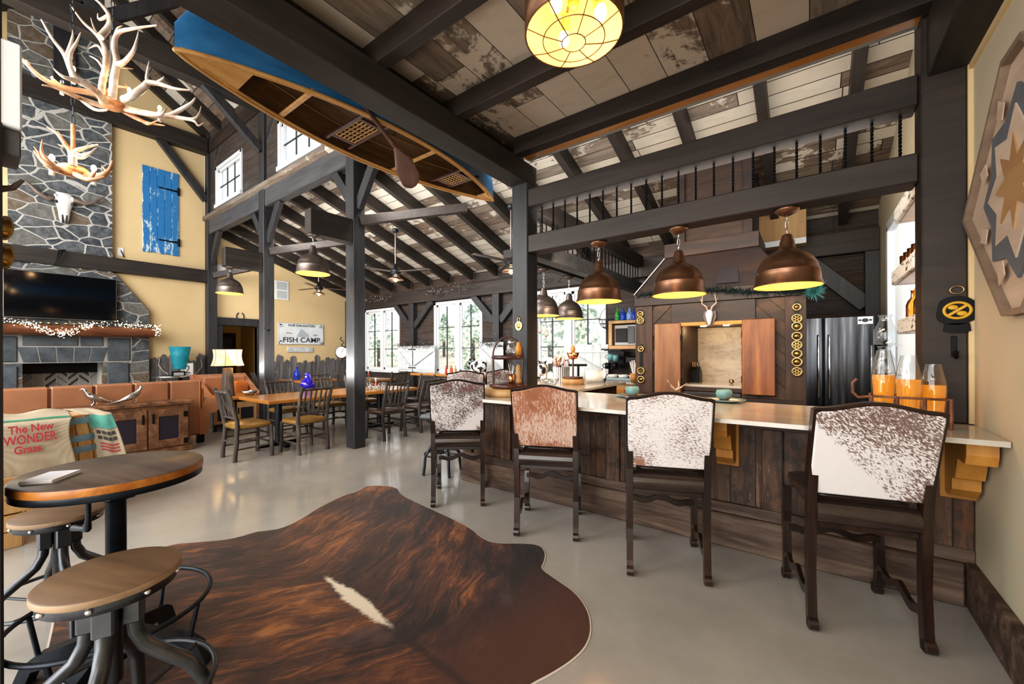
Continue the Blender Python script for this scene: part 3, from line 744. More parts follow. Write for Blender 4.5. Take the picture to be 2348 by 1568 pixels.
# blue shutter
s0 = quadX([(326,382),(410,398),(410,588),(327,577)], -12.07)
ys0, ys1 = (s0[0].y+s0[3].y)/2, (s0[1].y+s0[2].y)/2; zs0, zs1 = 3.78, 5.73
shu = thing('wooden_shutter', 'tall weathered blue plank shutter on the cream wall', 'shutter', (-12.1,(ys0+ys1)/2,zs0))
t = NT('chipped_blue_paint'); co = t.obj(); n1 = t.noise(t.map(co,(1,1.5,.5)), 5, 10, .75); n2 = t.noise(co, 30, 6, .7)
v = t.math('ADD', n1, t.math('MULTIPLY', n2, .3))
ed = t.math('PINGPONG', t.math('ADD', t.sep(co)[1], (ys1-ys0)*2.5), (ys1-ys0)/10)
chip = t.smooth(t.math('SUBTRACT', v, t.math('MULTIPLY', t.smooth(ed, .0, .02), .05)), .75, .79)
chip = t.math('MAXIMUM', t.smooth(t.math('ADD', v, t.math('MULTIPLY', t.sep(co)[2], -.12)), .82, .86), t.math('MULTIPLY', chip, .9))
v2 = t.math('ADD', t.math('SUBTRACT', v, t.math('MULTIPLY', t.sep(co)[2], .035)), t.math('MULTIPLY', t.smooth(ed, .016, .0), .11))
chip = t.smooth(v2, .70, .74)
t.P(Base_Color=t.mix(chip, t.ramp(n2, [(.3,(.015,.14,.36)),(.7,(.03,.21,.48))]), (.55,.66,.72)), Roughness=.6); t.bump(v, .3, .004); M['blue_chip'] = t.m
W = ys1-ys0
for i in range(5):
    a = -W/2+W*i/5
    MB().box(.002, .035+.003*(i%2), a+.003, a+W/5-.003, -.0+.01*(i%2), zs1-zs0, .004).build('plank', M['blue_chip'], shu)
for zz in (.32, zs1-zs0-.42):
    hb = MB(); hb.prism([(W/2-.0,zz-.025),(W/2-.0,zz+.025),(.02,zz+.012),(-.02,zz+.018),(-.06,zz),(-.02,zz-.018),(.02,zz-.012)], .037, .046, PYZ)
    hb.box(.03,.05,W/2-.03,W/2+.02,zz-.09,zz+.09,.004); hb.tube([(.05,W/2-.005,zz-.09),(.05,W/2-.005,zz+.09)], .013, 8)
    hb.build('strap_hinge', M['black'], shu)
# outlet
p = atX(276.5,577,XF+.01)
o = thing('wall_outlet', 'white outlet with a black cord on the cream wall beside the chimney', 'outlet', p)
MB().box(-.008,.006,-.05,.05,-.09,.09,.004).build('cover_plate', M['white'], o); MB().tube([(.008,0,.03),(.03,.02,-.03),(.015,.05,-.12),(.01,.02,-.02)], .008, 6).build('cord', M['black'], o)
# smoke detector
p = atX(505,617,XF+.02)
o = MB().lathe([(0,.04),(.10,.04),(.13,.02),(.13,0)], 20, RY(R(90))).build('smoke_detector', M['white'], None, loc=p); tag(o, 'round white detector on the cream wall above the doorway', 'detector')
# lasso horseshoe over the door
def ushape(r, w, th, n=18, gap=.9):
    mb = MB(); pts = []
    for i in range(n+1):
        a = math.pi*1.5 + (i/n-.5)*2*(math.pi-gap/2)
        pts.append((0, r*.85*math.cos(a), r*1.1*math.sin(a)))
    return mb.tube(pts, w, 8, flat=th/w)
p = atX(551,726,XF+.015); o = ushape(.10,.018,.012).build('horseshoe', M['iron'], None, loc=p); tag(o, 'rusty horseshoe mounted above the corridor doorway', 'horseshoe')
# doorway: frame + corridor
dr = MB(); dr.box(XF-.15,XF+.05,DY0-.14,DY0,0,DZ+.0,.006); dr.box(XF-.15,XF+.05,DY1,DY1+.14,0,DZ,.006); dr.box(XF-.15,XF+.07,DY0-.2,DY1+.2,DZ,DZ+.20,.006)
struct(dr.build('door_1', M['timber_z']), 'dark timber doorway to the yellow corridor', 'door')
cr_ = MB(); cr_.box(XF-2.6,XF-2.5,DY0-1.2,DY1+.8,0,2.6); cr_.box(XF-2.6,XF-.15,DY1+.5,DY1+.6,0,2.6); cr_.box(XF-2.6,XF-.15,DY0-.9,DY0-.8,0,2.6); cr_.box(XF-2.6,XF-.15,DY0-1,DY1+.6,2.5,2.6)
struct(cr_.build('wall_corridor', M['yellow']), 'yellow corridor walls seen through the doorway', 'wall')
struct(MB().box(XF-2.6,XF-.15,DY0-1,DY1+.6,-.05,.001).build('floor_corridor', M['floor']), 'corridor floor beyond the doorway','floor')
ip = MB().box(XF-2.50,XF-2.44,DY1-.28,DY1+.35,0,2.1,.006); idr = struct(ip.build('door_2', M['chairwood']), 'dark brown door at the end of the corridor', 'door')
MB().box(XF-2.445,XF-2.43,DY1-.18,DY1+.25,.95,1.95).build('door_panel', flat('door_glass', (.06,.06,.065), .1), idr)
pc = atX(517,775,XF-1.2); 
o = MB().box(XF-2.49,XF-2.46,DY0-.22,DY0+.12,1.35,2.05,.004).build('carved_panel', flat('carved_dark', (.05,.035,.03), .5, var=.7, vs=30), None); tag(o, 'small dark carved panel on the yellow corridor wall', 'panel')
# signs
def place_sign(px4, X): q_ = quadX(px4, X); ya = (q_[0].y+q_[3].y)/2; yb_ = (q_[1].y+q_[2].y)/2; return ya, yb_, (q_[2].z+q_[3].z)/2, (q_[0].z+q_[1].z)/2
ya, yb_, za, zb = place_sign([(638.6,737),(743.4,746),(741,793),(638,787)], XF+.03)
sg = thing('fish_camp_sign', 'white enamel fish camp sign with a tent on the cream wall', 'sign', (XF,(ya+yb_)/2,(za+zb)/2))
W, Hh = yb_-ya, zb-za
MB().box(.002,.03,-W/2,W/2,-Hh/2,Hh/2,.006).build('board', flat('sign_white', (.68,.72,.74), .4, var=.12, vs=3), sg)
ink = flat('sign_ink', (.022,.035,.05), .5)
bd = MB()
for sy in (-1,1):
    for sz in (-1,1):
        for k in range(9):
            a = rnd.random()*1.57; r_ = .02+.11*rnd.random()
            bd.ball((.031, sy*(W/2-.02-r_*math.cos(a)*1.1), sz*(Hh/2-.02-r_*math.sin(a)*.9)), (.002,.016,.014), 6, 4)
bd.box(.03,.032,-W/2+.01,W/2-.01,Hh/2-.012,Hh/2-.006); bd.box(.03,.032,-W/2+.01,W/2-.01,-Hh/2+.006,-Hh/2+.012)
bd.box(.03,.032,-W/2+.006,-W/2+.012,-Hh/2,Hh/2); bd.box(.03,.032,W/2-.012,W/2-.006,-Hh/2,Hh/2)
bd.build('corner_ornament', ink, sg)
tn = MB(); tn.prism([(-.16,-.08),(-.02,.16),(.20,-.02),(.20,-.08),(.02,-.10)], .030, .033, PYZ); tn.build('tent_picture', flat('tent_grey', (.42,.47,.52), .5), sg)
FX = RZ(R(90)) @ RX(R(90))      # text facing +X, reading along +Y
text('lettering','FISH CAMP',.20,ink,sg,(.032,0,-Hh/2+.13),FX,.0015,sx=1.12,bold=.003)
text('lettering','OUR DAUGHTERS',.085,ink,sg,(.032,0,Hh/2-.07),FX,.0015,sx=1.15,bold=.002)
text('lettering','fishing',.06,ink,sg,(.032,-.36,.02),FX,.001); text('lettering','nights',.06,ink,sg,(.032,.40,-.02),FX,.001)
p = atX(689,801.5,XF+.03); o = MB().box(XF+.002,XF+.04,p.y-.37,p.y+.37,p.z-.075,p.z+.075,.006).build('white_plank', flat('weathered_white', (.52,.55,.57), .6, var=.25, vs=9)); tag(o, 'narrow weathered white plank below the fish camp sign', 'plank')
p0, p1 = atX(629,642,XF), atX(661,689,XF)
v = thing('air_vent', 'white louvred air vent high on the cream wall', 'vent', (XF,(p0.y+p1.y)/2,(p0.z+p1.z)/2)); hw, hh = (p1.y-p0.y)/2, (p0.z-p1.z)/2
MB().box(.0,.03,-hw,hw,-hh,hh,.006).build('vent_frame', M['white'], v)
lv = MB()
for zz in (-1,1):
    for k in range(9): lv.beam((.035,-hw+.05,zz*hh*.47-hh*.36+k*hh*.09),(.035,hw-.05,zz*hh*.47-hh*.36+k*hh*.09),.02,.008,0)
lv.build('louvres', flat('vent_grey', (.38,.44,.48), .4), v)
# plank wainscot with ragged tops
M['picket'] = woodmat('grey_weathered_picket', (.05,.046,.047), (.36,.34,.335), 'Z', 5, 9, .8, .5, extra=(.17,.16,.16))
def wains(y0, y1, z, lab):
    mb = MB(); y = y0
    while y < y1-.05:
        w_ = min(.14+.08*rnd.random(), y1-y); zt = z+rnd.uniform(-.16,.08); n = 6
        top = [(y+.004+(w_-.008)*i/n, zt-.10*abs(i/n-.5)**1.5*2+rnd.uniform(-.03,.03)) for i in range(n,-1,-1)]
        mb.prism([(y+.004,.02),(y+w_-.004,.02)]+top, XF+.003, XF+.02+.012*rnd.random(), PYZ); y += w_
    o = mb.build('plank_wainscot', M['picket']); return tag(o, lab, 'wainscot')
wains(sh_b[0]+.01, YR, 1.40, 'ragged grey plank wainscot beside the fireplace')
wains(DY1+.15, YW-.16, 1.36, 'ragged grey plank wainscot under the fish camp sign')
# ================================================================== LOUNGE: rug, bar table, crank stools
rugpx = [(-3.951,.913),(-3.817,1.058),(-3.66,1.23),(-3.656,1.402),(-3.608,1.452),(-3.549,1.547),(-3.596,1.715),(-3.76,2.0),(-3.86,2.297),(-3.837,2.441),(-3.934,2.571),(-3.852,2.68),(-3.624,2.775),(-3.396,2.643),(-3.008,2.589),(-2.593,2.538),(-2.276,2.484),(-2.083,2.402),(-1.942,2.394),(-1.78,2.52),(-1.657,2.581),(-1.56,2.504),(-1.50,2.384),(-1.477,2.301),(-1.326,2.249),(-1.153,2.195),(-1.018,2.085),(-.94,1.959),(-.906,1.844),(-.915,1.718),(-.956,1.581),(-.999,1.48),(-1.08,1.2),(-1.12,.9),(-1.3,.62),(-1.62,.42),(-1.9,.36),(-2.15,.2),(-2.3,-.02),(-2.5,-.12),(-2.7,.02),(-2.85,.2),(-3.15,.25),(-3.5,.3),(-3.72,.42),(-3.9,.65)]
def smooth_poly(P, it=2):
    for _ in range(it):
        Q = []
        for i in range(len(P)):
            a, b = P[i], P[(i+1)%len(P)]
            Q += [(a[0]*.75+b[0]*.25, a[1]*.75+b[1]*.25), (a[0]*.25+b[0]*.75, a[1]*.25+b[1]*.75)]
        P = Q
    return P
RO = Vector((-2.45,1.38,0)); ra = math.atan2(1.281-1.378, -1.271+2.737)
rp = []
for x,y in smooth_poly(rugpx, 2):
    d = Vector((x,y,0))-RO; rp.append((d.x*math.cos(-ra)-d.y*math.sin(-ra), d.x*math.sin(-ra)+d.y*math.cos(-ra)))
o = MB().prism(rp, .001, .007).build('cowhide_rug', M['rug'], None, loc=RO, rotz=ra); tag(o, 'brown brindle cowhide rug with a white spine stripe on the concrete floor', 'rug')

def offset_poly(P, d):
    n = len(P); out = []
    for i in range(n):
        a, b = Vector(P[i-1]), Vector(P[(i+1)%n]); t_ = (b-a).normalized(); out.append((P[i][0]+t_.y*d, P[i][1]-t_.x*d))
    return out
ar = sum(rp[i-1][0]*rp[i][1]-rp[i][0]*rp[i-1][1] for i in range(len(rp)))
MB().prism(offset_poly(rp, .009 if ar > 0 else -.009), .0006, .004).build('hide_edge', flat('pale_hide_edge', (.62,.56,.48), .8), o)
M['table_top'] = woodmat('dark_stained_top', (.070,.050,.042), (.19,.14,.115), 'X', 4, 12, .34, .05, extra=(.12,.088,.072))
M['table_edge'] = woodmat('varnished_edge', (.22,.06,.012), (.62,.26,.05), 'X', 6, 8, .3, .05)
M['stool_top'] = woodmat('walnut_stool_top', (.085,.050,.027), (.215,.132,.074), 'X', 3, 14, .45, .05, extra=(.15,.088,.047))
M['stool_edge'] = woodmat('stool_edge_wood', (.24,.15,.085), (.45,.32,.20), 'X', 5, 8, .5, .05)
TZ = .95
tb = thing('bar_table', 'round dark topped crank bar table with an amber edge', 'table', (-2.56,.40,0), R(12))
Rt = .318
MB().lathe([(0,TZ),(Rt-.006,TZ),(Rt,TZ-.006)], 64).build('table_top', M['table_top'], tb)
MB().lathe([(Rt,TZ-.006),(Rt+.001,TZ-.034),(Rt-.004,TZ-.040)], 64).build('table_edge', M['table_edge'], tb)
MB().lathe([(Rt-.003,TZ-.038),(Rt-.003,TZ-.066),(Rt-.03,TZ-.066),(Rt-.03,TZ-.045),(0,TZ-.045)], 64).build('rim_band', M['iron'], tb)
cl = MB().lathe([(.036,.12),(.036,.80),(.041,.80),(.041,.90),(.05,.905),(.05,TZ-.045)], 20); cl.build('column', M['iron'], tb)
b_ = MB().obox((0,0,.85),(.13,.115,.085),None,.012); b_.tube([(.0,-.10,.845),(.0,.10,.845)], .022, 12); b_.tube([(-.12,-.045,.85),(.05,-.045,.85)], .022, 12); b_.obox((.055,-.04,.875),(.04,.05,.03),None,.006)
b_.build('crank_housing', M['iron'], tb)
ck = MB().tube([(-.05,-.05,.85),(-.12,-.05,.83)], .014, 8); ck.tube([(-.12,-.05,.83),(-.125,-.05,.78),(-.118,-.052,.72),(-.12,-.055,.665)], [.020,.011,.011,.016], 8)
ck.build('crank_arm', M['iron'], tb)
MB().tube([(-.11,-.055,.665),(-.135,-.055,.664),(-.17,-.057,.66),(-.24,-.06,.652),(-.26,-.06,.65)], [.010,.014,.011,.015,.006], 10).build('crank_handle', M['iron'], tb)
for k in range(4):
    a = R(45+90*k-10); c_, s_ = math.cos(a), math.sin(a); M4 = RZ(a) @ PXZ
    MB().prism([(.02,.10),(.02,.20),(.06,.215),(.30,.135),(.345,.10),(.385,.0),(.335,.0),(.305,.075),(.10,.11)], -.03, .03, M4).build('foot', M['iron'], tb)
    MB().tube([(c_*.30,s_*.30,.13),(c_*.335,s_*.335,.30)], .010, 6).build('ring_strut', M['iron'], tb)
MB().lathe([(0,.08),(.055,.08),(.06,.22),(.04,.25),(0,.25)], 18).build('base_hub', M['iron'], tb)
MB().tube([(.345*math.cos(2*math.pi*i/48), .345*math.sin(2*math.pi*i/48), .305) for i in range(48)], .0105, 8, closed=True).build('footrest_ring', M['iron'], tb)
# papers on the table
pp = atZ(118,1098,TZ)
ps = MB()
for k in range(5): ps.obox((rnd.uniform(-.002,.002),rnd.uniform(-.002,.002),.0015+.003*k),(.105,.15,.0028),RZ(rnd.uniform(-.02,.02)).to_3x3())
o = ps.build('paper_stack', flat('paper_white', (.80,.79,.82), .7), None, loc=(pp.x,pp.y,TZ), rotz=R(52)); tag(o, 'small stack of white paper on the round bar table', 'paper')

def crank_stool(loc, rz, label, sz=.75, sr=.179):
    st = thing('crank_stool', label, 'stool', loc, rz, 'industrial crank stools')
    MB().lathe([(0,sz),(sr-.004,sz),(sr,sz-.003)], 48).build('seat', M['stool_top'], st)
    MB().lathe([(sr,sz-.003),(sr,sz-.022),(sr-.005,sz-.025),(0,sz-.025)], 48).build('seat_edge', M['stool_edge'], st)
    sb = MB().lathe([(sr-.012,sz-.024),(sr-.012,sz-.055),(sr-.022,sz-.055),(sr-.022,sz-.03)], 48)
    sb.build('seat_band', M['steel'], st)
    for k in range(8):
        a = 2*math.pi*k/8; MB().ball(((sr-.011)*math.cos(a),(sr-.011)*math.sin(a),sz-.038), (.010,.010,.009), 10, 6).build('rivet', M['silver'], st)
    hb = MB().lathe([(.0,sz-.05),(.06,sz-.05),(.06,sz-.075),(.028,sz-.085),(.028,sz-.36),(.0,sz-.36)], 16); hb.build('hub', M['steel'], st)
    MB().tube([(0,0,sz-.34),(0,0,.16)], .017, 10).build('screw_post', M['steel'], st)
    for k in range(4):
        a = R(45+90*k); c_, s_ = math.cos(a), math.sin(a)
        prof = [(.055,sz-.07),(.055,sz-.15),(.060,sz-.21),(.085,sz-.265),(.140,sz-.315),(.200,sz-.365),(.242,sz-.44),(.262,.16),(.272,.0)]
        pts = [Vector((c_*r_, s_*r_, z_)) for r_,z_ in prof]
        MB().tube(pts, [.026,.026,.025,.025,.025,.025,.024,.022,.020], 10, flat=.75).build('leg', M['steel'], st)
        MB().obox((c_*.055,s_*.055,sz-.125),(.05,.055,.10),RZ(a).to_3x3(),.006).build('leg_bracket', M['steel'], st)
    rg = .275; rz_ = sz-.42
    MB().tube([(rg*math.cos(2*math.pi*i/40), rg*math.sin(2*math.pi*i/40), rz_) for i in range(40)], .0095, 8, closed=True).build('footrest_ring', M['steel'], st)
    for k in range(4):
        a = R(90*k); MB().tube([(.017*math.cos(a),.017*math.sin(a),rz_-.06),(rg*math.cos(a),rg*math.sin(a),rz_)], .007, 6).build('spoke', M['steel'], st)
    return st
crank_stool((-1.855,.279,0), R(20), 'crank stool with a round walnut seat, nearest the camera on the cowhide rug')
crank_stool((-3.22,.287,0), R(50), 'crank stool with a round wooden seat behind the bar table', .63)
# crates at the far left behind the stool
def crate(loc, rz, size, label, txt=None):
    L, W, H_ = size
    cr = thing('wooden_crate', label, 'crate', loc, rz)
    for sx in (-1,1): 
        for k in range(2): MB().box(sx*L/2-.008,sx*L/2+.008,-W/2,W/2,H_*k/2+.004,H_*(k+1)/2-.004,.002).build('end_board', M['pine'], cr)
    for sy in (-1,1):
        for k in range(2): MB().box(-L/2,L/2,sy*W/2-.008,sy*W/2+.008,H_*k/2+.004,H_*(k+1)/2-.004,.002).build('side_board', M['pine'], cr)
    MB().box(-L/2,L/2,-W/2,W/2,0,.012).build('bottom_board', M['pine'], cr)
    if txt: text('lettering', txt, .05, ink, cr, (L/2+.009,0,H_*.35), FX, .0005)
    return cr
crate((-5.0,.02,0), R(4), (.3,.42,.255), 'pale wooden crate with small lettering on the floor in front of the barrel', 'roup')
crate((-5.02,.10,.257), R(6), (.3,.42,.22), 'pale wooden crate stacked on another crate in front of the barrel', None)

# ================================================================== SOFA, CABINET, BARREL
sofa = thing('leather_sofa', 'long brown leather sofa with a panelled back facing the fireplace', 'sofa', (-8.05,1.0,0))
SB = 1.03
sy0, sy1 = -1.6, 1.28     # local Y
for k in range(7):
    a = sy0+(sy1-sy0)*k/7; b = sy0+(sy1-sy0)*(k+1)/7
    MB().box(-.26,-.005,a+.004,b-.004,.14,SB,.022).build('back_panel', M['saddle'], sofa)
MB().box(-.25,-.02,sy0,sy1,.14,SB-.02).build('back_core', M['seam'], sofa)
sc_ = []
for i in range(25):
    a = math.pi*(1.18 - 1.75*i/24); sc_.append((sy1+.13+.125*math.cos(a)*1.0, .60+.125*math.sin(a)))
arm_poly = [(sy1-.02,.14),(sy1-.02,.60)] + sc_ + [(sy1+.12,.36),(sy1+.105,.14)]
MB().prism(arm_poly, -.95, -.0, PYZ, True).build('rolled_arm', M['saddle'], sofa)
MB().box(-.93,-.02,sy1-.02,sy1+.04,.14,.9,.02).build('arm_side', M['saddle'], sofa)
MB().box(-.95,-.25,sy0,sy1,.14,.42,.02).build('seat_base', M['saddle'], sofa)
for k in range(3): a = sy0+(sy1-sy0)*k/3; MB().box(-.98,-.26,a+.01,a+(sy1-sy0)/3-.01,.42,.56,.05).build('seat_cushion', M['saddle'], sofa)
pip = MB().tube([(.004,y,z) for y,z in [(sy1-.025,.14),(sy1-.025,SB)]], .007, 6); pip.build('piping', M['saddle_o'], sofa)
for x_ in (-.9,-.08):
    MB().box(x_-.04,x_+.04,sy1-.05,sy1+.05,.001,.14,.006).build('foot', M['black'], sofa)
MB().box(-.9,-.82,sy0,sy0+.08,.001,.14).build('foot', M['black'], sofa); MB().box(-.12,-.04,sy0,sy0+.08,.001,.14).build('foot', M['black'], sofa)

cab = thing('console_cabinet', 'rustic rough sawn console cabinet behind the leather sofa', 'cabinet', (-7.62,2.03,0))
CW_, CH_ = 1.55, .76
MB().box(-.36,0,-CW_,-.02,.07,CH_-.05,.004).build('carcass', M['rough_oak'], cab)
MB().box(-.38,.03,-CW_-.02,.02,CH_-.05,CH_,.008).build('top', M['rough_oak'], cab)
MB().box(-.37,.025,-CW_-.01,.01,.001,.075,.006).build('plinth', M['rough_oak'], cab)
screen = flat('dark_mesh_panel', (.035,.03,.045), .35, .3)
for k,(a,b) in enumerate(((-.50,-.05),(-.97,-.52),(-1.5,-1.05))):
    d = MB(); d.box(0,.022,a,a+.11,.10,.66,.003); d.box(0,.022,b-.11,b,.10,.66,.003); d.box(0,.022,a+.11,b-.11,.55,.66,.003); d.box(0,.022,a+.11,b-.11,.10,.21,.003)
    do = d.build('door', M['rough_oak'], cab); MB().box(.004,.010,a+.11,b-.11,.21,.55).build('screen_panel', screen, do)
    hy = a+.045 if k == 0 else b-.045
    MB().box(.022,.040,hy-.012,hy+.012,.46,.60,.004).build('door_handle', M['black'], do)
    hx = b-.03 if k == 0 else a+.03
    for zz in (.16,.56): MB().box(.022,.03,hx-.025,hx+.025,zz-.04,zz+.04,.002).build('hinge', M['black'], do)
# pheasant figures
def pheasant(loc, rz, label, head_down):
    ph = thing('pheasant_figure', label, 'figurine', loc, rz, 'pewter pheasants'); ph.scale = (.52,.60,.70)
    pts = [(.235,0,.345),(.205,0,.335),(.185,0,.29),(.135,0,.215),(.04,0,.155),(-.10,0,.105),(-.24,0,.065),(-.42,0,.03),(-.55,0,.014)]
    rs = [.010,.036,.030,.056,.070,.052,.024,.016,.006]
    MB().tube(pts, rs, 12).build('body', M['silver'], ph)
    for s_ in (-1,1): MB().ball((-.02,s_*.055,.145), (.14,.018,.042), 12, 8, RY(R(-24)).to_3x3()).build('wing', M['silver'], ph)
    for s_ in (-1,1): MB().tube([(.05,s_*.03,.13),(.03,s_*.035,.05),(.08,s_*.035,.006)], [.016,.009,.008], 6).build('leg', M['silver'], ph)
    MB().tube([(.23,0,.342),(.285,0,.325 if head_down else .345)], [.013,.003], 6).build('beak', M['silver'], ph)
    return ph
p1, p2 = atX(228,915,-7.8), atX(300,912,-7.8)
pheasant((-7.86,1.03,.762), R(-92), 'left pewter pheasant figure with lowered beak on the console cabinet', True)
pheasant((-7.74,1.37,.762), R(88), 'right pewter pheasant figure with raised head on the console cabinet', False)
# barrel
bx = thing('wine_barrel', 'oak wine barrel with blue grey hoops under burlap sacks', 'barrel', (-5.64,.475,0))
M['stave'] = woodmat('barrel_stave', (.30,.14,.045), (.62,.38,.16), 'Z', 4, 10, .5, .15, extra=(.47,.25,.09))
BH = .90
brad = lambda z: .265+.075*math.sin(math.pi*min(1,max(0,z/BH)))
for k in range(18):
    a0, a1 = 2*math.pi*(k+.03)/18, 2*math.pi*(k+.97)/18
    mb = MB(); mb.grid(lambda u, v: (brad(v*BH)*math.cos(a0+(a1-a0)*u), brad(v*BH)*math.sin(a0+(a1-a0)*u), v*BH+.001), 2, 14)
    mb.build('stave', M['stave'], bx)
MB().lathe([(0,BH-.03),(.25,BH-.03),(.262,BH)], 36).build('barrel_head', M['stave'], bx)
hoop = flat('blue_grey_hoop', (.20,.32,.40), .45, .5, var=.15)
for z_ in (.03,.20,.30,.60,.70,.855):
    MB().lathe([(brad(z_-.028)+.002,z_-.028),(brad(z_)+.006,z_),(brad(z_+.028)+.002,z_+.028)], 40).build('hoop', hoop, bx)
# burlap sacks
t = NT('burlap'); co = t.obj(); n = t.noise(co, 4, 5, .6); wv = t.n('TexWave', i_Vector=co, i_Scale=90.0, i_Distortion=1.0).outputs['Fac']
t.P(Base_Color=t.mix(t.math('MULTIPLY', wv, .25), t.ramp(n, [(.3,(.36,.29,.20)),(.7,(.50,.43,.32))]), (.20,.15,.09)), Roughness=.9); t.bump(wv, .2, .003); M['burlap'] = t.m
M['sack_red'] = flat('sack_red_ink', (.42,.05,.06), .9, var=.2, vs=60); M['sack_green'] = flat('sack_green_ink', (.05,.22,.13), .9, var=.15); M['sack_teal'] = flat('sack_teal', (.10,.33,.27), .9, var=.2); M['sack_black'] = flat('sack_black_ink', (.06,.06,.06), .9)
# draped sheet: 'front' hangs towards the camera (+X side) ; param u along width (Y), v from barrel top to hem
def drape_sack(name, label, y0, y1, zt, zb, xf, wave, seed):
    rg = random.Random(seed); ph = [rg.uniform(0,6) for _ in range(4)]
    def fn(u, v):
        y = y0+(y1-y0)*u
        wv_ = wave*(math.sin(3.1*u*2+ph[0])+.6*math.sin(9*u+ph[1]))*v
        if v < .28:
            k = v/.28; return (xf-.42+.42*k**.8, y, zt+.015*math.sin(8*u+ph[2])*(1-k)-.05*k**3)
        k = (v-.28)/.72
        return (xf+.03*math.sin(k*2.2)+wv_*.8+.02, y+.02*math.sin(5*k+ph[3]), zt-.05-(zt-.05-zb)*k+.025*math.sin(4*u+ph[1])*k)
    return fn
s1 = thing('burlap_sack', 'burlap sack printed The New Wonder Grass draped over the barrel', 'sack', (-5.28,.25,0))
sk0, sk1 = atX(-12,990,-5.28).y-.25, atX(166,990,-5.28).y-.25
f1 = drape_sack('s', '', sk0, sk1, .945, .36, -.02, .010, 3)
MB().grid(f1, 40, 40).build('sack_cloth', M['burlap'], s1, solid=.006)
def ongrid(fn, u0, u1, v0, v1, nu, nv, off): return MB().grid(lambda u, v: tuple(Vector(fn(u0+(u1-u0)*u, v0+(v1-v0)*v))+Vector((off,0,.004))), nu, nv)
ongrid(f1, .03, .98, .235, .262, 30, 3, .008).build('green_stripe', M['sack_green'], s1)
def text_on(body, size, zc, yc, mat, x, sx=1.0, slant=0):
    text('lettering', body, size, mat, s1, (x,yc,zc), RX(R(slant)) @ FX, .0008, sx=sx, bold=.0022)
for body_,px_,py_,sz_,sx_ in (('The New',72,982,.088,.72),('WONDER',71,1006,.105,.60),('Grass',64,1030,.088,.72)):
    p = atX(px_,py_,-5.225); text_on(body_, sz_, p.z, p.y-.25, M['sack_red'], .062, sx_, 3)
s2 = thing('burlap_sack', 'narrow burlap sack with a teal band folded over the right side of the barrel', 'sack', (-5.47,.70,0))
def f2(u, v):
    w_ = .135+.03*v
    if v < .3: k = v/.3; x, y, z = -.30+.30*k, -.08+.08*k, .935-.03*k*k
    else:
        k = (v-.3)/.7; x, y, z = .02+.10*math.sin(k*1.6), .03+.085*k**.8, .905-.46*k
    return (x+.08*(u-.5)+.012*math.sin(9*u+5*v), y+w_*(u-.5)*1.15, z+.02*math.sin(7*u)*v)
MB().grid(f2, 16, 36).build('sack_cloth', M['burlap'], s2, solid=.006)
ongrid(f2, .03, .97, .33, .52, 12, 8, .012).build('teal_band', M['sack_teal'], s2)
for i,(a,b) in enumerate(((.56,.61),(.64,.69))): 
    for j in range(4): ongrid(f2, .18+.18*j, .31+.18*j, a, b, 3, 3, .012).build('black_print', M['sack_black'], s2)
for i in range(3): ongrid(f2, .2, .85, .74+.045*i, .76+.045*i, 6, 2, .012).build('red_print', M['sack_red'], s2)
# ================================================================== lamps and seats by the second post
def hide_lamp():
    L = thing('table_lamp', 'glowing laced hide lampshade on a bark log base', 'lamp', atZ(520,880,.74)); return L
lp = atD(522,902,8.0); LZ = .62
et = thing('end_table', 'amber wooden end table with cabinet under the hide lamp', 'table', (lp.x,lp.y,0), R(0))
MB().box(-.55,.45,-.42,.42,LZ-.045,LZ,.006).build('table_top', M['oak'], et); MB().box(-.5,.40,-.37,.37,.10,LZ-.045,.004).build('cabinet_body', M['chairwood'], et)
for k in (-1,1): 
    d_ = MB().box(.40,.42,k*.19-.17,k*.19+.17,.14,LZ-.09,.004).build('cabinet_door', M['pine'], et); MB().box(.42,.425,k*.19-.11,k*.19+.11,.2,LZ-.2).build('door_panel', screen, d_); MB().box(.42,.435,k*.04-.01,k*.04+.01,.3,.42,.002).build('door_handle', M['black'], d_)
for sx in (-.46,.36):
    for sy in (-.33,.33): MB().box(sx-.03,sx+.03,sy-.03,sy+.03,.001,.1).build('leg', M['chairwood'], et)
la = thing('table_lamp', 'glowing laced hide lampshade on a bark log base', 'lamp', (lp.x-.05,lp.y+.02,LZ+.001))
MB().lathe([(0,0),(.13,0),(.125,.03),(.115,.12),(.095,.38),(.085,.56),(.0,.56)], 12).build('log_base', M['bark'], la)
t = NT('hide_shade'); n = t.noise(t.obj(), 6, 5, .6)
t.P(Base_Color=t.ramp(n, [(.3,(.85,.50,.16)),(.7,(.95,.75,.42))]), Roughness=.7, Emission_Color=t.ramp(n, [(.3,(1,.50,.12)),(.7,(1,.72,.32))]), Emission_Strength=.85); M['hide_shade'] = t.m
def shade(u, v):
    a = 2*math.pi*u; k = abs(math.cos(4*a))*.012
    r_ = .255+.03*(1-v)-.03*math.sin(math.pi*v)-k
    return (r_*math.cos(a)*.75, r_*math.sin(a)*1.0, .60+.33*v)
MB().grid(shade, 64, 8).build('lamp_shade', M['hide_shade'], la)
lc = MB()
for k in range(8):
    lc.tube([Vector(shade((k+.5)/8, v/6))*1.012 for v in range(7)], .004, 5)
    for q_ in range(7): lc.tube([Vector(shade(.06, q_/7))*1.01, Vector(shade(.085, (q_+.8)/7))*1.014], .004, 4) if k == 0 else None
for v_ in (0,1): lc.tube([Vector(shade(i/48, v_)) for i in range(48)], .006, 5, closed=True)
lc.build('lacing', M['bark_g'], la)
ls = thing('leather_armchair', 'wide tan leather armchair behind the hide lamp', 'armchair', (-10.75,3.42,0), 0); ls.scale = (1,.60,1)
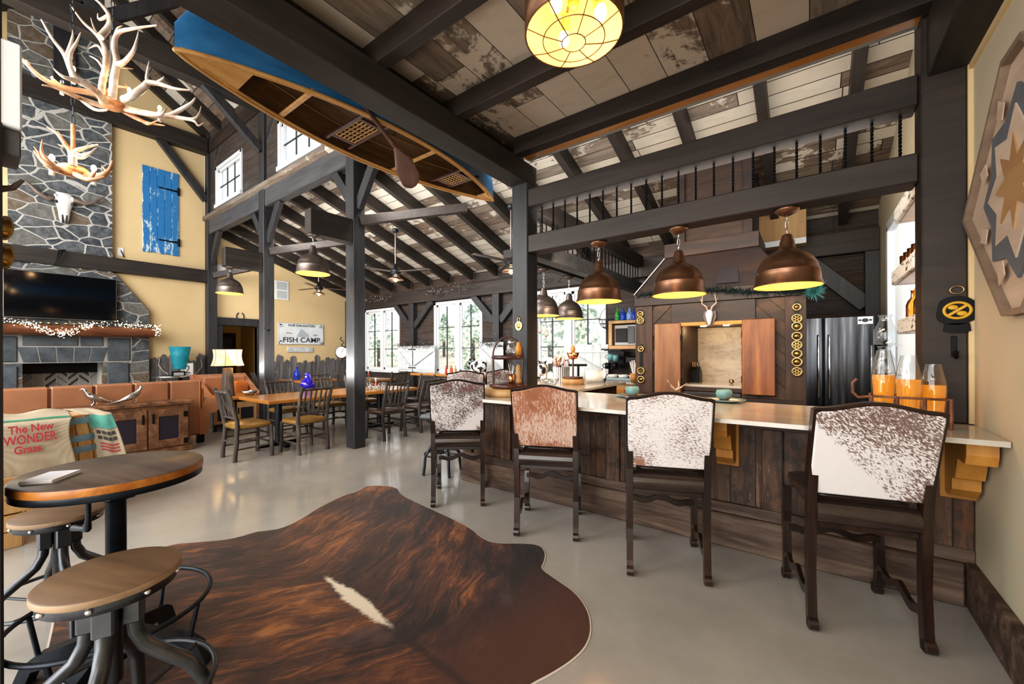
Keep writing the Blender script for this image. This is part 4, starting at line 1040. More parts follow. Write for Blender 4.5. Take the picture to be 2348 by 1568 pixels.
for k in (-1,1): MB().box(-.05,.22,k*.34-.33,k*.34+.33,.36,.98,.05).build('back_cushion', M['saddle'], ls)
MB().box(-.25,-.02,-.70,.70,.12,1.0,.05).build('backrest', M['saddle'], ls); MB().box(-.25,.75,-.68,.68,.12,.42,.04).build('seat_base', M['saddle'], ls)
for k in (-1,1):
    MB().prism([(-.28,.1),(-.28,1.0),(-.12,1.0),(.55,.66),(.78,.58),(.78,.1)], -.1, .1, TR(0,k*.76,0) @ PXZ).build('arm', M['saddle'], ls)
    MB().tube([(-.12,k*.76-.1,1.0),(.55,k*.76-.1,.66),(.78,k*.76-.1,.58),(.78,k*.76-.1,.12)], .012, 6).build('arm_piping', M['saddle_o'], ls)
for sx in (-.2,.7):
    for sy in (-.6,.6): MB().box(sx-.03,sx+.03,sy-.03,sy+.03,.001,.12).build('foot', M['black'], ls)
pl_ = MB().ball((0,0,0), (.09,.18,.20), 20, 12, None, .55).build('throw_pillow', M['saddle_o'], None, loc=(-10.28,3.60,.665), rotz=R(15)); tag(pl_, 'orange leather throw pillow on the tan leather armchair', 'pillow')
# bowl-like silver ornament on the end table
o = MB().lathe([(0,0),(.06,0),(.07,.01),(.12,.05),(.145,.10),(.14,.10),(.11,.05),(0,.02)], 20).build('silver_bowl', M['silver'], None, loc=(lp.x+.28,lp.y+.28,LZ+.001)); tag(o, 'silver bowl on the end table next to the hide lamp', 'bowl')
# tray table with teal lamp by the wainscot
p = atX(414,862,-11.6); tz = p.z
tt = thing('tray_table', 'small table with a grey tray top by the wainscot right of the fireplace', 'table', (-11.62,p.y,0))
MB().lathe([(0,tz-.03),(.46,tz-.03),(.48,tz+.01),(.47,tz+.01),(.455,tz-.01),(0,tz-.01)], 32, TR(0,0,0) @ Matrix.Diagonal((.75,1.05,1,1))).build('tray', M['silver'], tt)
MB().lathe([(0,0.001),(.2,.001),(.2,.02),(.04,.04),(.04,tz-.03),(0,tz-.03)], 16).build('pedestal', M['chairwood'], tt)
tl = thing('table_lamp', 'small lamp with a teal shade on the grey tray table', 'lamp', (-11.62,atX(413,862,-11.62).y,tz-.009))
MB().lathe([(0,0),(.11,0),(.11,.08),(.05,.10),(.04,.17),(0,.17)], 14).build('lamp_base', M['mantel'], tl)
MB().lathe([(.12,.17),(.155,.42),(.20,.68),(.195,.68),(.15,.42),(.115,.17)], 24).build('lamp_shade', flat('teal_shade', (.01,.19,.24), .5, emit=(.02,.45,.55), es=.12, var=.3, vs=10), tl)
o = thing('number_sign', 'small white sign with the number 2 on the tray table', 'sign', (-11.55,atX(429,860,-11.55).y,tz-.009)); MB().box(-.012,.012,-.115,.115,.0,.30,.004).build('sign_board', M['white'], o); text('lettering','2',.26,flat('grey_ink',(.12,.13,.14),.6),o,(.0135,0,.15),FX,.001)
o = thing('table_clock', 'small dark clock in front of the teal lamp', 'clock', (-11.42,atX(409,862,-11.42).y,tz-.009)); MB().box(-.03,.03,-.12,.12,0,.13,.01).build('clock_case', M['black'], o); MB().box(.03,.034,-.09,.09,.03,.10).build('clock_face', flat('pale_face',(.4,.42,.45),.3), o)
# rope-handled hook shapes hanging on fence
for i,(px_,py_,s_) in enumerate(((373,842,1),(455,845,-1))):
    p = atX(px_,py_,XF+.05); mb = MB().tube([(0,s_*-.05,.22),(0,s_*-.07,.05),(0,s_*.02,-.10),(0,s_*.10,-.16)], .012, 6)
    o = mb.build('antler_hook', M['antler'], None, loc=p); tag(o, 'thin curved antler hook on the grey wainscot %s the tray table' % ('left of' if i == 0 else 'right of'), 'hook')
# ================================================================== BAR
ZT, ZU = 1.045, 1.018
BY = 3.42
bar = thing('serving_bar', 'long reclaimed wood bar front with recessed panels and rough base board', 'bar', (-1.2,BY,0))
BL, BR_ = -3.235, XW-.002
# panels: recessed boards + stiles
def barpart(name, mat, *boxes, b=.004):
    mb = MB()
    for bx_ in boxes: mb.box(*bx_, b)
    return loc(mb, name, mat, bar)
barpart('panel_boards', M['bar_boards'], (BL,BR_,BY+.02,BY+.10,.24,ZU-.005))
barpart('base_board', M['bar_base'], (BL-.02,BR_-.045,BY-.035,BY+.02,.001,.25), b=.008)
barpart('top_rail', M['bar_base'], (BL-.01,BR_,BY-.012,BY+.02,ZU-.11,ZU-.002))
barpart('bottom_rail', M['bar_base'], (BL-.01,BR_,BY-.012,BY+.02,.25,.33))
for x in (BL+.06,-2.62,-2.02,-1.42,-.82,-.22,.32,.66):
    w_ = .065 if x < .6 else .09
    barpart('stile', M['bar_boards'], (x-w_,x+w_,BY-.012,BY+.02,.33,ZU-.11))
barpart('end_panel', M['bar_boards'], (BL-.015,BL+.02,BY+.02,5.3,.001,ZU-.005))
# counter: U-shaped slab
ct = MB(); yl_, yr_ = 2.775, 2.885
poly = [(XW-.004,yr_),(-2.40,yl_+.005),(-2.48,2.99),(-3.02,3.10),(-3.36,3.42),(-3.45,3.9),(-3.45,5.55),(-2.10,5.55),(-2.10,4.05),(-1.95,3.90),(XW-.004,3.92)]
ct.prism(poly, ZU, ZT); o = ct.build('stone_counter', M['quartz'], None, bevel=.005); tag(o, 'pale polished stone countertop wrapping round the bar', 'countertop')
# back cladding of return run
o = MB().box(-3.2,-2.2,4.1,5.45,.001,ZU-.003,.004).build('counter_cabinet', M['bar_boards']); tag(o, 'dark board cabinet under the return of the bar counter', 'cabinet')
# corbels
def corbel(loc_, label):
    c = thing('bracket', label, 'bracket', loc_, 0, 'amber counter brackets')
    MB().prism([(0,0),(0,-.36),(-.10,-.36),(-.16,-.31),(-.165,-.25),(-.22,-.235),(-.25,-.17),(-.27,-.12),(-.40,-.12),(-.42,-.07),(-.42,0)], -.055, .055, PYZ).build('corbel', M['corbel'], c)
    MB().box(-.075,.075,-.012,.0,-.40,0,.004).build('back_plate', M['corbel'], c)
    return c
corbel((.685,BY-.013,ZU-.001), 'amber wooden bracket under the counter end by the right wall')
corbel((-.50,BY-.013,ZU-.001), 'amber wooden bracket under the counter behind the white flecked stool')

# ---- cowhide bar stools (local: faces +Y, origin on floor mid of the legs)
def hide_stool(loc_, rz, hide, label, group='cowhide bar stools'):
    s = thing('bar_stool', label, 'stool', loc_, rz, group)
    W, D, SZ, BT = .235, .235, .695, 1.20
    cw = M['chairwood']
    yb = lambda z: -D - .0 - .16*max(0,(z-.70))/.5 + (.0 if z > .2 else -(.2-z)*.12)
    for sx in (-1,1):
        pts = [(sx*W,-D-.028,0.004),(sx*W,-D-.015,.10),(sx*W,-D,.3),(sx*W,-D,.56),(sx*W,-D-.005,.70),(sx*W,-D-.05,.9),(sx*W,-D-.115,1.12),(sx*W,-D-.128,1.165)]
        mb = MB()
        for a,b in zip(pts[:-1],pts[1:]): pass
        # square-section rear post
        prof = [(p[1],p[2]) for p in pts]
        fr = [(y+.022,z) for y,z in prof]; bk = [(y-.022-(.012 if .35 < z < .8 else 0),z) for y,z in reversed(prof)]
        mb.prism(fr+bk, sx*W-.021, sx*W+.021, PYZ); mb.tube([(sx*W-.021,-D-.040,.034),(sx*W+.021,-D-.040,.034)], .031, 14); mb.build('rear_leg', cw, s, bevel=.004)
        # front leg: os de mouton
        prof = [(D-.005,SZ-.09),(D-.005,.45),(D+.012,.38),(D-.002,.28),(D-.012,.16),(D+.0,.07),(D+.028,.035),(D+.025,.004)]
        fr = [(y+.024,z) for y,z in prof]; bk = [(y-.022,z) for y,z in reversed(prof)]
        MB().prism(fr+bk, sx*W-.021, sx*W+.021, PYZ).tube([(sx*W-.021,D+.022,.034),(sx*W+.021,D+.022,.034)], .031, 14).build('front_leg', cw, s, bevel=.004)
        n = 20; top = []; bot = []
        for i in range(n+1):
            y = -D+2*D*i/n; u = i/n; wv_ = .018*math.cos(4*math.pi*u)*(1 if .05 < u < .95 else .4)-.03*abs(u-.5)
            top.append((y,.175+wv_+.02)); bot.append((y,.175+wv_-.025))
        MB().prism(top+bot[::-1], sx*W-.011, sx*W+.011, PYZ).build('side_stretcher', cw, s)
    n = 20; top = []; bot = []
    for i in range(n+1):
        x = -W+2*W*i/n; u = i/n; wv_ = .016*math.cos(4*math.pi*u)*(1 if .05 < u < .95 else .4)-.02*abs(u-.5)*2
        top.append((x,.36+wv_+.015)); bot.append((x,.36+wv_-.025))
    MB().prism(bot+top[::-1], -.012, .012, TR(0,D-.01,0) @ PXZ).build('front_stretcher', cw, s)
    MB().box(-W+.02,W-.02,-D-.005,-D+.025,SZ-.16,SZ-.115,.003).build('rear_rail', cw, s)
    # seat
    def st(u, v):
        return None
    sb = MB(); sb.obox((0,.02,SZ-.055),(2*W-.03,2*D+.02,.10),None,.028); o = sb.build('seat', M['leather_d'], s, bevel=0)
    sb = MB().ball((0,.03,SZ-.012), (W+.022,D-.01,.035), 24, 10, None, .45); sb.build('seat_cushion', M['leather_d'], s)
    # rolled rear edge of the seat
    MB().tube([(-W+.022,-D+.012,SZ-.075),(W-.022,-D+.012,SZ-.075)], .060, 20).build('seat_roll', M['leather_d'], s)
    # back: frame with camel top
    def topz(x): 
        u = abs(x)/W
        return 1.178+.038*(math.cos(math.pi*min(1,u/.92))*.5+.5) - (.0 if u < .92 else (u-.92)*.12)
    n = 28
    M_ = Matrix.Rotation(-math.atan2(.115,.42), 4, 'X')
    lean = lambda z: -D-.05-(z-.9)*(.065/.22)
    zb_ = .735
    def backplate(dx, dz0, dz1, y0, y1, name, mat):
        P = [(-W-dx,zb_-dz0),(W+dx,zb_-dz0)]
        for i in range(n+1):
            x = (W+dx)*(1-2*i/n); P.append((x, topz(x*W/(W+dx))+dz1))
        vs = []; 
        for (x,z) in P: vs.append((x, lean(z)+y0, z))
        for (x,z) in P: vs.append((x, lean(z)+y1, z))
        m = len(P)
        mb = MB().add(vs, [tuple(range(m)), tuple(reversed(range(m,2*m)))]+[(i,m+i,m+(i+1)%m,(i+1)%m) for i in range(m)])
        return mb.build(name, mat, s)
    backplate(.024, .0, .010, -.020, .030, 'back_frame', cw)
    backplate(.012, .012, -.008, -.032, -.018, 'hide_back', hide).modifiers.new('b','BEVEL').width = .006
    backplate(-.012, .0, -.03, .028, .05, 'back_pad', M['leather_d'])
    return s
def mid(ps): return (sum(p[0] for p in ps)/4, sum(p[1] for p in ps)/4)
F = {1:[(-2.889,2.676),(-2.529,2.983),(-2.812,3.386),(-3.222,3.039)],2:[(-1.899,2.684),(-1.473,2.88),(-2.151,3.12),(-1.663,3.348)],3:[(-.96,2.619),(-.523,2.789),(-1.181,3.055),(-.686,3.26)],4:[(-.003,2.68),(.459,2.804),(-.16,3.147),(.359,3.281)]}
labs = {1:'cowhide bar stool with dark brown speckled back, at the left end of the bar',2:'cowhide bar stool with rusty brown back, second from the left at the bar front',3:'cowhide bar stool with mostly white lightly flecked back, third at the bar front',4:'cowhide bar stool with brown and white speckled back, beside the right wall'}
for k in F:
    c = mid(F[k]); c = (c[0]-(.02 if k == 1 else 0), c[1]-{1:.035,2:.05}.get(k,0)); a = math.atan2(F[k][1][1]-F[k][0][1], F[k][1][0]-F[k][0][0])
    hide_stool((c[0],c[1],0), a, M['hide%d' % k], labs[k])
hide_stool((-4.08,4.38,0), R(40), M['hide4'], 'cowhide bar stool standing behind the counter return, partly hidden by the dark speckled stool')
hide_stool((-3.90,5.02,0), R(40), M['hide1'], 'cowhide bar stool standing behind the counter return, behind the tiered tray')
# small saddle-seat iron stool left of first bar stool
ss = thing('iron_stool', 'black iron stool with a metal seat behind the leftmost cowhide stool', 'stool', (-3.62,3.45,0), R(20))
MB().obox((0,0,.705),(.42,.40,.05),None,.022).build('seat', flat('grey_vinyl',(.16,.19,.20),.25), ss)
MB().lathe([(0,.68),(.19,.68),(.19,.63),(.15,.62),(0,.62)], 24).build('seat_band', M['iron'], ss)
for k in range(4):
    a = R(45+90*k); c_, s_ = math.cos(a), math.sin(a)
    MB().tube([(c_*r_,s_*r_,z_) for r_,z_ in ((.06,.60),(.065,.50),(.10,.40),(.17,.30),(.215,.22),(.225,.10),(.24,.004))], .017, 8).build('leg', M['iron'], ss)
MB().tube([(.215*math.cos(2*math.pi*i/32),.215*math.sin(2*math.pi*i/32),.24) for i in range(32)], .010, 6, closed=True).build('footrest_ring', M['iron'], ss)
MB().tube([(0,0,.62),(0,0,.25)], .02, 8).build('screw_post', M['iron'], ss)
MB().tube([(.215,0,.24),(-.215,0,.24)], .008, 6).build('spoke', M['iron'], ss); MB().tube([(0,.215,.24),(0,-.215,.24)], .008, 6).build('spoke', M['iron'], ss)

# ---- things on the bar
def disc_thing(name, label, cat, p, prof, mat, n=32, group=None, rz=0):
    o = MB().lathe(prof, n).build(name, mat, None, loc=p, rotz=rz); return tag(o, label, cat, group)
tray = thing('tiered_tray', 'two tiered dark wooden tray stand with a hoop handle on the bar', 'tray', tuple(atZ(1165,905,ZT+.001)))
tx, ty, _ = tray.location
M['tray_wood'] = woodmat('tray_wood', (.030,.010,.009), (.13,.045,.035), 'X', 4, 10, .3, .05, coat=.3)
MB().lathe([(0,.075),(.175,.075),(.19,.085),(.19,.105),(.18,.115),(0,.115)], 32).build('lower_tier', M['tray_wood'], tray)
MB().lathe([(0,.0),(.245,.0),(.25,.02),(.25,.065),(.0,.072)], 40).build('turntable_base', M['pine'], tray)
MB().lathe([(0,.355),(.15,.355),(.165,.365),(.165,.385),(.15,.395),(0,.395)], 32).build('upper_tier', M['tray_wood'], tray)
for s_ in (-1,1):
    MB().tube([(s_*.145*_c,s_*.145*_s,.11),(s_*.15*_c,s_*.15*_s,.40)], .011, 8).build('upright', M['tray_wood'], tray)
MB().tube([(.15*math.cos(math.pi*i/20)*_c,.15*math.cos(math.pi*i/20)*_s,.395+.185*math.sin(math.pi*i/20)) for i in range(21)], .009, 8).build('hoop_handle', M['tray_wood'], tray)
def shaker(name, label, cat, off, z, mat, prof, cap=None):
    d = _c*off[0]-_s*off[1], _s*off[0]+_c*off[1]
    s = thing(name, label, cat, (tx+d[0], ty+d[1], ZT+.001+z))
    MB().lathe(prof, 16).build('body', mat, s)
    if cap: MB().lathe(cap[1], 16).build('cap', cap[0], s)
    return s
M['glass_thin'] = None
t = NT('thin_glass'); tr = t.n('BsdfTransparent', i_Color=(.93,.95,.95,1)); gl = t.n('BsdfGlossy', i_Roughness=.03); fr_ = t.n('LayerWeight', i_Blend=.35).outputs['Facing']
mx = t.n('MixShader', i_0=t.math('ADD', .08, t.math('MULTIPLY', fr_, .55))); t.t.links.new(tr.outputs[0], mx.inputs[1]); t.t.links.new(gl.outputs[0], mx.inputs[2]); t.t.links.new(mx.outputs[0], t.out.inputs[0]); M['glass_thin'] = t.m
shaker('glass_jar', 'clear glass jar on the upper tier of the tiered tray', 'jar', (.03,-.02), .397, M['glass_thin'], [(0,.0),(.045,.0),(.055,.03),(.05,.09),(.035,.12)], (M['silver'],[(.036,.12),(.036,.145),(.02,.155),(0,.155)]))
shaker('orange_bottle', 'small amber bottle on the upper tier of the tiered tray', 'bottle', (.105,-.05), .397, M['corbel'], [(0,0),(.032,0),(.034,.07),(.018,.11),(.018,.13),(0,.13)])
shaker('pepper_mill', 'wooden pepper mill on the lower tier of the tiered tray', 'mill', (.10,-.06), .117, M['pine'], [(0,0),(.032,0),(.034,.03),(.024,.07),(.030,.10),(.022,.125),(.026,.15),(.016,.18),(.008,.19),(0,.195)])
shaker('copper_cup', 'copper cup holding skewers on the lower tier of the tiered tray', 'cup', (.035,-.09), .117, M['copper_b'], [(0,0),(.028,0),(.032,.095),(.029,.095),(.026,.01),(0,.008)])
for k in range(4): pass
cp = bpy.data.objects['copper_cup']
for k in range(4): MB().tube([(0,0,.02),(.03*math.cos(k*1.7),.03*math.sin(k*1.7),.17+.012*k)], .003, 5).build('skewer', M['silver'], cp)
# utensil bucket on the return counter
ub = thing('utensil_bucket', 'galvanised bucket full of cutlery on the counter behind the rust hide stool', 'bucket', tuple(atZ(1287,877,ZT+.001)))
def corr(u, v): a = 2*math.pi*u; r_ = .105+.012*v+.004*math.cos(26*a); return (r_*math.cos(a), r_*math.sin(a), .22*v)
mb = MB().grid(corr, 130, 2); mb.lathe([(0,.005),(.105,.005)], 24); mb.build('bucket', flat('galvanised', (.50,.52,.53), .35, .8, var=.2), ub)
for k in range(22):
    a = rnd.random()*6.28; r0, r1 = .05*rnd.random(), .06+.07*rnd.random(); h = .24+.09*rnd.random()
    m_ = MB().tube([(r0*math.cos(a),r0*math.sin(a),.05),(r1*math.cos(a),r1*math.sin(a),h)], .006, 6); m_.ball((r1*1.05*math.cos(a),r1*1.05*math.sin(a),h+.02), (.018,.010,.03), 8, 6)
    m_.build('cutlery', M['copper_b'] if k % 3 == 0 else M['silver'], ub)
# pedestal with orange flower lamp
fl = thing('tiered_stand', 'wooden lazy susan stand with a copper flower bowl behind the cutlery bucket', 'stand', tuple(atZ(1314,881,ZT+.001)))
MB().lathe([(0,0),(.15,0),(.15,.075),(0,.075)], 36).build('drum_base', M['pine'], fl); MB().lathe([(0,.076),(.13,.076),(.135,.10),(0,.105)], 30).build('tray', M['tray_wood'], fl)
MB().tube([(0,0,.1),(0,0,.42)], .012, 10).build('stem', M['tray_wood'], fl)
MB().lathe([(.02,.33),(.055,.34),(.085,.42),(.078,.42),(.05,.35),(0,.345)], 14).build('copper_bowl', M['copper_b'], fl)
MB().ball((0,0,.46), (.03,.03,.06), 10, 8).build('finial', M['corbel'], fl)
# black and white cow figures
cm = NT('cow_patches'); n_ = cm.noise(cm.obj(), 9, 2, .4); cm.P(Base_Color=cm.mix(cm.smooth(n_, .48, .52), (.75,.75,.74), (.015,.015,.017)), Roughness=.4); M['cow'] = cm.m
def pig(p, rz, label, s=1.0):
    g = thing('cow_figure', label, 'figurine', p, rz, 'black and white animal figures')
    mb = MB().ball((0,0,.13*s), (.17*s,.085*s,.09*s), 20, 12, None, .85); mb.ball((.17*s,0,.17*s), (.06*s,.055*s,.055*s), 14, 10); mb.tube([(.2*s,0,.16*s),(.245*s,0,.15*s)], [.035*s,.03*s], 10)
    MB().ball((0,0,.13*s), (.17*s,.085*s,.09*s), 20, 12, None, .85).build('body', M['cow'], g)
    MB().tube([(.12*s,0,.15*s),(.17*s,0,.18*s),(.21*s,0,.16*s),(.245*s,0,.15*s)], [.05*s,.058*s,.042*s,.03*s], 12).build('head', M['cow'], g)
    for sx in (-.10,.10):
        for sy in (-.045,.045): MB().tube([(sx*s,sy*s,.08*s),(sx*s,sy*s,.003)], [.026*s,.02*s], 8).build('leg', M['cow'], g)
    for sy in (-1,1): MB().tube([(.155*s,sy*.035*s,.22*s),(.15*s,sy*.06*s,.25*s)], [.02*s,.004], 6).build('ear', M['black'], g)
    MB().tube([(-.16*s,0,.17*s),(-.20*s,.0,.19*s),(-.21*s,.02*s,.17*s)], .006*s, 6).build('tail', M['black'], g)
    return g
pig((atY(1097,866,6.75).x,6.75,.976), R(170), 'black and white cow figure on the tall window table in front of the half shutters', 1.45)
pig(tuple(atZ(1243,868,ZT+.001)), R(120), 'black and white cow figure on the counter beside the bar post', 1.15)
p = atZ(1362,877,ZT+.001); pt = thing('paper_roll', 'white paper roll lying on the counter return with a dark end cap', 'paper roll', tuple(p)); MB().lathe([(0,-.12),(.085,-.12),(.085,.12),(0,.12)], 24, TR(0,0,.087) @ RZ(CYAW) @ RY(R(90))).build('roll', M['white'], pt); MB().lathe([(0,.121),(.10,.121),(.10,.15),(0,.15)], 20, TR(0,0,.101) @ RZ(CYAW) @ RY(R(90))).build('end_cap', M['cow'], pt)
p = atZ(1326,872,ZT+.001); kf = thing('kitchen_faucet', 'black tall T shaped faucet behind the lazy susan stand', 'faucet', tuple(p)); MB().tube([(0,0,0),(0,0,.23)], .018, 10).build('riser', M['black'], kf); MB().tube([(-.15*_c,-.15*_s,.23),(.13*_c,.13*_s,.23)], .018, 10).build('spout', M['black'], kf)
# blue rimmed plates and bowls at the bar
def place_setting(p, label):
    s = thing('plate', label[0], 'plate', tuple(p)); MB().lathe([(0,.004),(.10,.004),(.15,.018),(.152,.024),(.10,.012),(0,.012)], 40).build('rim', M['teal_glaze'], s); MB().lathe([(0,.0125),(.10,.0125),(.115,.0165)], 32).build('plate_center', M['rust_glaze'], s)
    b = MB().lathe([(0,0),(.035,0),(.062,.03),(.065,.06),(.055,.085),(.050,.085),(.058,.06),(.052,.03),(0,.01)], 28).build('glazed_bowl', M['teal_glaze'], None, loc=(p.x-.02,p.y+.03,p.z+.0135)); tag(b, label[1], 'bowl')
M['teal_glaze'] = flat('teal_glaze', (.16,.36,.38), .18, var=.15, vs=15); M['rust_glaze'] = flat('rust_glaze', (.45,.16,.04), .2, var=.3, vs=9)
place_setting(atZ(1665,921,ZT+.001), ('teal rimmed rust plate on the bar right of the white flecked stool','teal bowl on the plate right of the white flecked stool'))
place_setting(atZ(1452,911,ZT+.001), ('teal rimmed rust plate on the bar left of the white flecked stool','teal bowl on the plate left of the white flecked stool'))
# antler bundle on bar
p = atZ(1550,897,ZT+.001); ab = thing('antler_centerpiece', 'small pale antler pieces lying on the bar in front of the hearth doors', 'antler', tuple(p))
for k in range(4): 
    a = k*1.3; MB().tube([(0,0,.01),(.06*math.cos(a),.06*math.sin(a),.05),(.11*math.cos(a+.3),.11*math.sin(a+.3),.09+.015*k)], [.012,.009,.003], 7).build('tine', M['antler'], ab)
p = atZ(1262,886,ZT+.001)
o = thing('glass_bowl', 'clear crumpled glass bowl on the counter beside the bar post', 'bowl', tuple(p)); MB().lathe([(0,0),(.06,0),(.09,.05),(.115,.10),(.11,.10),(.085,.05),(.05,.01),(0,.008)], 24).build('bowl', M['glass_thin'], o)
# beer-flight carrier: amber bottles in a rack
M['amber'] = None
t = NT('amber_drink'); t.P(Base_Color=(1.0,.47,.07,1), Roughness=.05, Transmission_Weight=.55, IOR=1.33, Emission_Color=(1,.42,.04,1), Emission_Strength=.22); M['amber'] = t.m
rk = thing('bottle_carrier', 'dark wire carrier rack on the counter end holding milk bottles', 'rack', (.455,3.24,ZT+.001), R(-4))
for z_ in (.035,.16):
    MB().tube([(-.16,-.085,z_),(.16,-.085,z_),(.16,.10,z_),(-.16,.10,z_)], .007, 8, closed=True).build('rail', M['mantel'], rk)
for (x_,y_) in ((-.16,-.085),(.16,-.085),(.16,.10),(-.16,.10),(-.05,-.085),(.06,-.085)): MB().tube([(x_,y_,.0),(x_,y_,.165)], .009, 8).build('upright', M['mantel'], rk)
MB().box(-.16,.16,-.085,.10,.0,.012).build('base', M['mantel'], rk)
MB().tube([(-.16,-.085,.16),(-.22,-.09,.15),(-.245,-.09,.18),(-.245,-.09,.235),(-.225,-.09,.26)], .008, 8).build('hook_handle', M['mantel'], rk)
def milk_bottle(px_, topy, boty, Y, label, rad, inv=False):
    b0, b1 = atY(px_, boty, Y), atY(px_, topy, Y); h = b1.z-b0.z
    return b0, h
def amber_bottle(loc_, h, r, label, fill, shape):
    b = thing('amber_bottle', label, 'bottle', loc_, 0, 'amber drinks at the counter end')
    prof = [(r*a, h*z) for a,z in shape]
    MB().lathe([(0,.004)]+prof, 28).build('glass', M['glass_thin'], b)
    lq = [(max(0,r*a-.006), h*z) for a,z in shape if z <= fill]; 
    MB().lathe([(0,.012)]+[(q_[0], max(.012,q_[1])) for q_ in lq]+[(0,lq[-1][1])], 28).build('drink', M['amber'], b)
    return b
shape = [(.84,0),(.88,.02),(.90,.12),(.86,.2),(.94,.38),(1.0,.56),(1.0,.64),(.90,.74),(.60,.98),(.60,1.0)]
rl = RZ(R(-8)) @ Vector((.09,0,0))
for i,(dx,h,r,l) in enumerate(((-.103,.415,.057,'tall ribbed amber drink bottle, leftmost in the wire carrier'),(.0,.385,.058,'amber drink bottle in the middle of the wire carrier'),(.105,.335,.057,'short amber drink bottle, rightmost in the wire carrier'))):
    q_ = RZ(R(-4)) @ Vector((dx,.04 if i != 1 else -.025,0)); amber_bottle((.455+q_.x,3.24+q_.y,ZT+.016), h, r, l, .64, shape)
# ================================================================== right wall: plaque, bear sign
cy, cz = 2.74, 2.22; Rr = .60
plq = thing('star_plaque', 'large hexagonal wooden quilt star plaque on the right wall', 'plaque', (XW,cy,cz))
M['pq_frame'] = woodmat('plaque_frame', (.20,.14,.10), (.36,.27,.20), 'Y', 3, 8, .5, .05); M['pq_light'] = woodmat('plaque_pale', (.48,.36,.27), (.72,.58,.46), 'Y', 3, 8, .55, .05); M['pq_tan'] = woodmat('plaque_tan', (.36,.20,.085), (.52,.32,.15), 'Y', 3, 8, .55, .05); M['pq_grey'] = flat('plaque_slate', (.135,.145,.16), .6, var=.1)
HX = lambda k, r_: (r_*math.cos(R(60*k)), r_*math.sin(R(60*k)))
# local (y,z) plane, face towards -X
def plate2(poly, x0, x1): return MB().prism(poly, x0, x1, PYZ)
hexo = [(.70,0),(.11,.59),(-.11,.59),(-.70,0),(-.11,-.59),(.11,-.59)]; hexi = [(a*.95,b*.955) for a,b in hexo]
plate2(hexo, -.012, -.001).build('backing_board', M['pq_light'], plq)
for k in range(6): plate2([hexo[k],hexo[(k+1)%6],hexi[(k+1)%6],hexi[k]], -.045, -.001).build('frame_strip', M['pq_frame'], plq)
def star(r0, mat, x0, x1, name, n=12, r_in=.5):
    P = []
    for k in range(2*n): a = math.pi*k/n; rr_ = r0 if k % 2 == 0 else r0*r_in; P.append((rr_*math.cos(a), rr_*math.sin(a)))
    return plate2(P, x0, x1).build(name, mat, plq)
star(.43, M['pq_grey'], -.024, -.012, 'slate_ring', 8, .80); star(.34, M['pq_light'], -.030, -.024, 'inner_star', 8, .70); star(.215, M['pq_tan'], -.036, -.030, 'center_star', 8, .50)
for k in range(8):
    a = math.pi*(k+.5)/4; c_, s_ = math.cos(a), math.sin(a)
    MB().prism([(.475*c_,.475*s_),(.41*c_-.05*s_,.41*s_+.05*c_),(.355*c_,.355*s_),(.41*c_+.05*s_,.41*s_-.05*c_)][::-1], -.034, -.030, PYZ).build('pale_diamond', M['pq_light'], plq)
# bear / no entry style trivet sign on the post
bs = thing('post_sign', 'round black trivet sign with a yellow crossed emblem on the counter post', 'sign', atY(2193,712,YR-.062))
def blob(r_, n=40): return [(r_*(1+.10*math.cos(3*a+.5))*math.cos(a)*1.0, r_*(1+.05*math.cos(2*a))*math.sin(a)) for a in [2*math.pi*i/n for i in range(n)]]
MB().prism(blob(.088)[::-1], .0, .018, PXZ).build('plate', M['black'], bs); MB().prism([(-.05,-.075),(.05,-.075),(.055,-.12),(.03,-.13),(-.03,-.13),(-.055,-.12)], .0, .018, PXZ).build('lower_plate', M['black'], bs)
yel = flat('sign_yellow', (.62,.36,.03), .5)
ring = MB().tube([(.054*math.cos(2*math.pi*i/32),-.019,.054*math.sin(2*math.pi*i/32)*.85) for i in range(32)], .008, 6, closed=True); ring.build('emblem_ring', yel, bs)
MB().beam((-.042,-.020,-.032),(.042,-.020,.032),.008,.014,0).build('emblem_bar', yel, bs)
for (x_,z_) in ((-.018,.018),(.018,-.018)): MB().ball((x_,-.019,z_), (.022,.004,.014), 10, 6).build('emblem_shape', yel, bs)
MB().tube([(.028*math.cos(2*math.pi*i/24),-.012,.12+.028*math.sin(2*math.pi*i/24)*.8) for i in range(24)], .004, 6, closed=True).build('hanging_ring', M['brass'], bs)
hk = thing('coat_hook', 'black iron hook on the counter post below the round sign', 'hook', atY(2187,790,YR-.062)); MB().box(-.012,.012,-.008,0,-.07,.05,.003).build('strap', M['black'], hk); MB().tube([(0,-.008,-.06),(0,-.05,-.075),(0,-.06,-.04)], .01, 8).build('hook_arm', M['black'], hk)
# brass horse brasses on the bar post
hb = thing('horse_brass', 'brass horse medallion hung on the post through the bar', 'ornament', atY(1190,746,YR-.002))
MB().lathe([(.012,0),(.022,.0),(.022,.008),(.012,.008),(.012,0)], 20, TR(0,0,.065) @ RX(R(90))).build('ring', M['brass'], hb)
MB().prism([(.045*math.cos(a)*(1 if math.sin(a) < .5 else .65), .055*math.sin(a)) for a in [2*math.pi*i/28 for i in range(28)]][::-1], .0, .008, PXZ).build('pendant', M['brass'], hb)
MB().ball((0,-.010,-.005), (.024,.004,.026), 12, 8).build('emblem', M['brass_d'], hb)
MB().box(-.006,.006,-.004,0,.04,.10).build('strap', M['black'], hb)
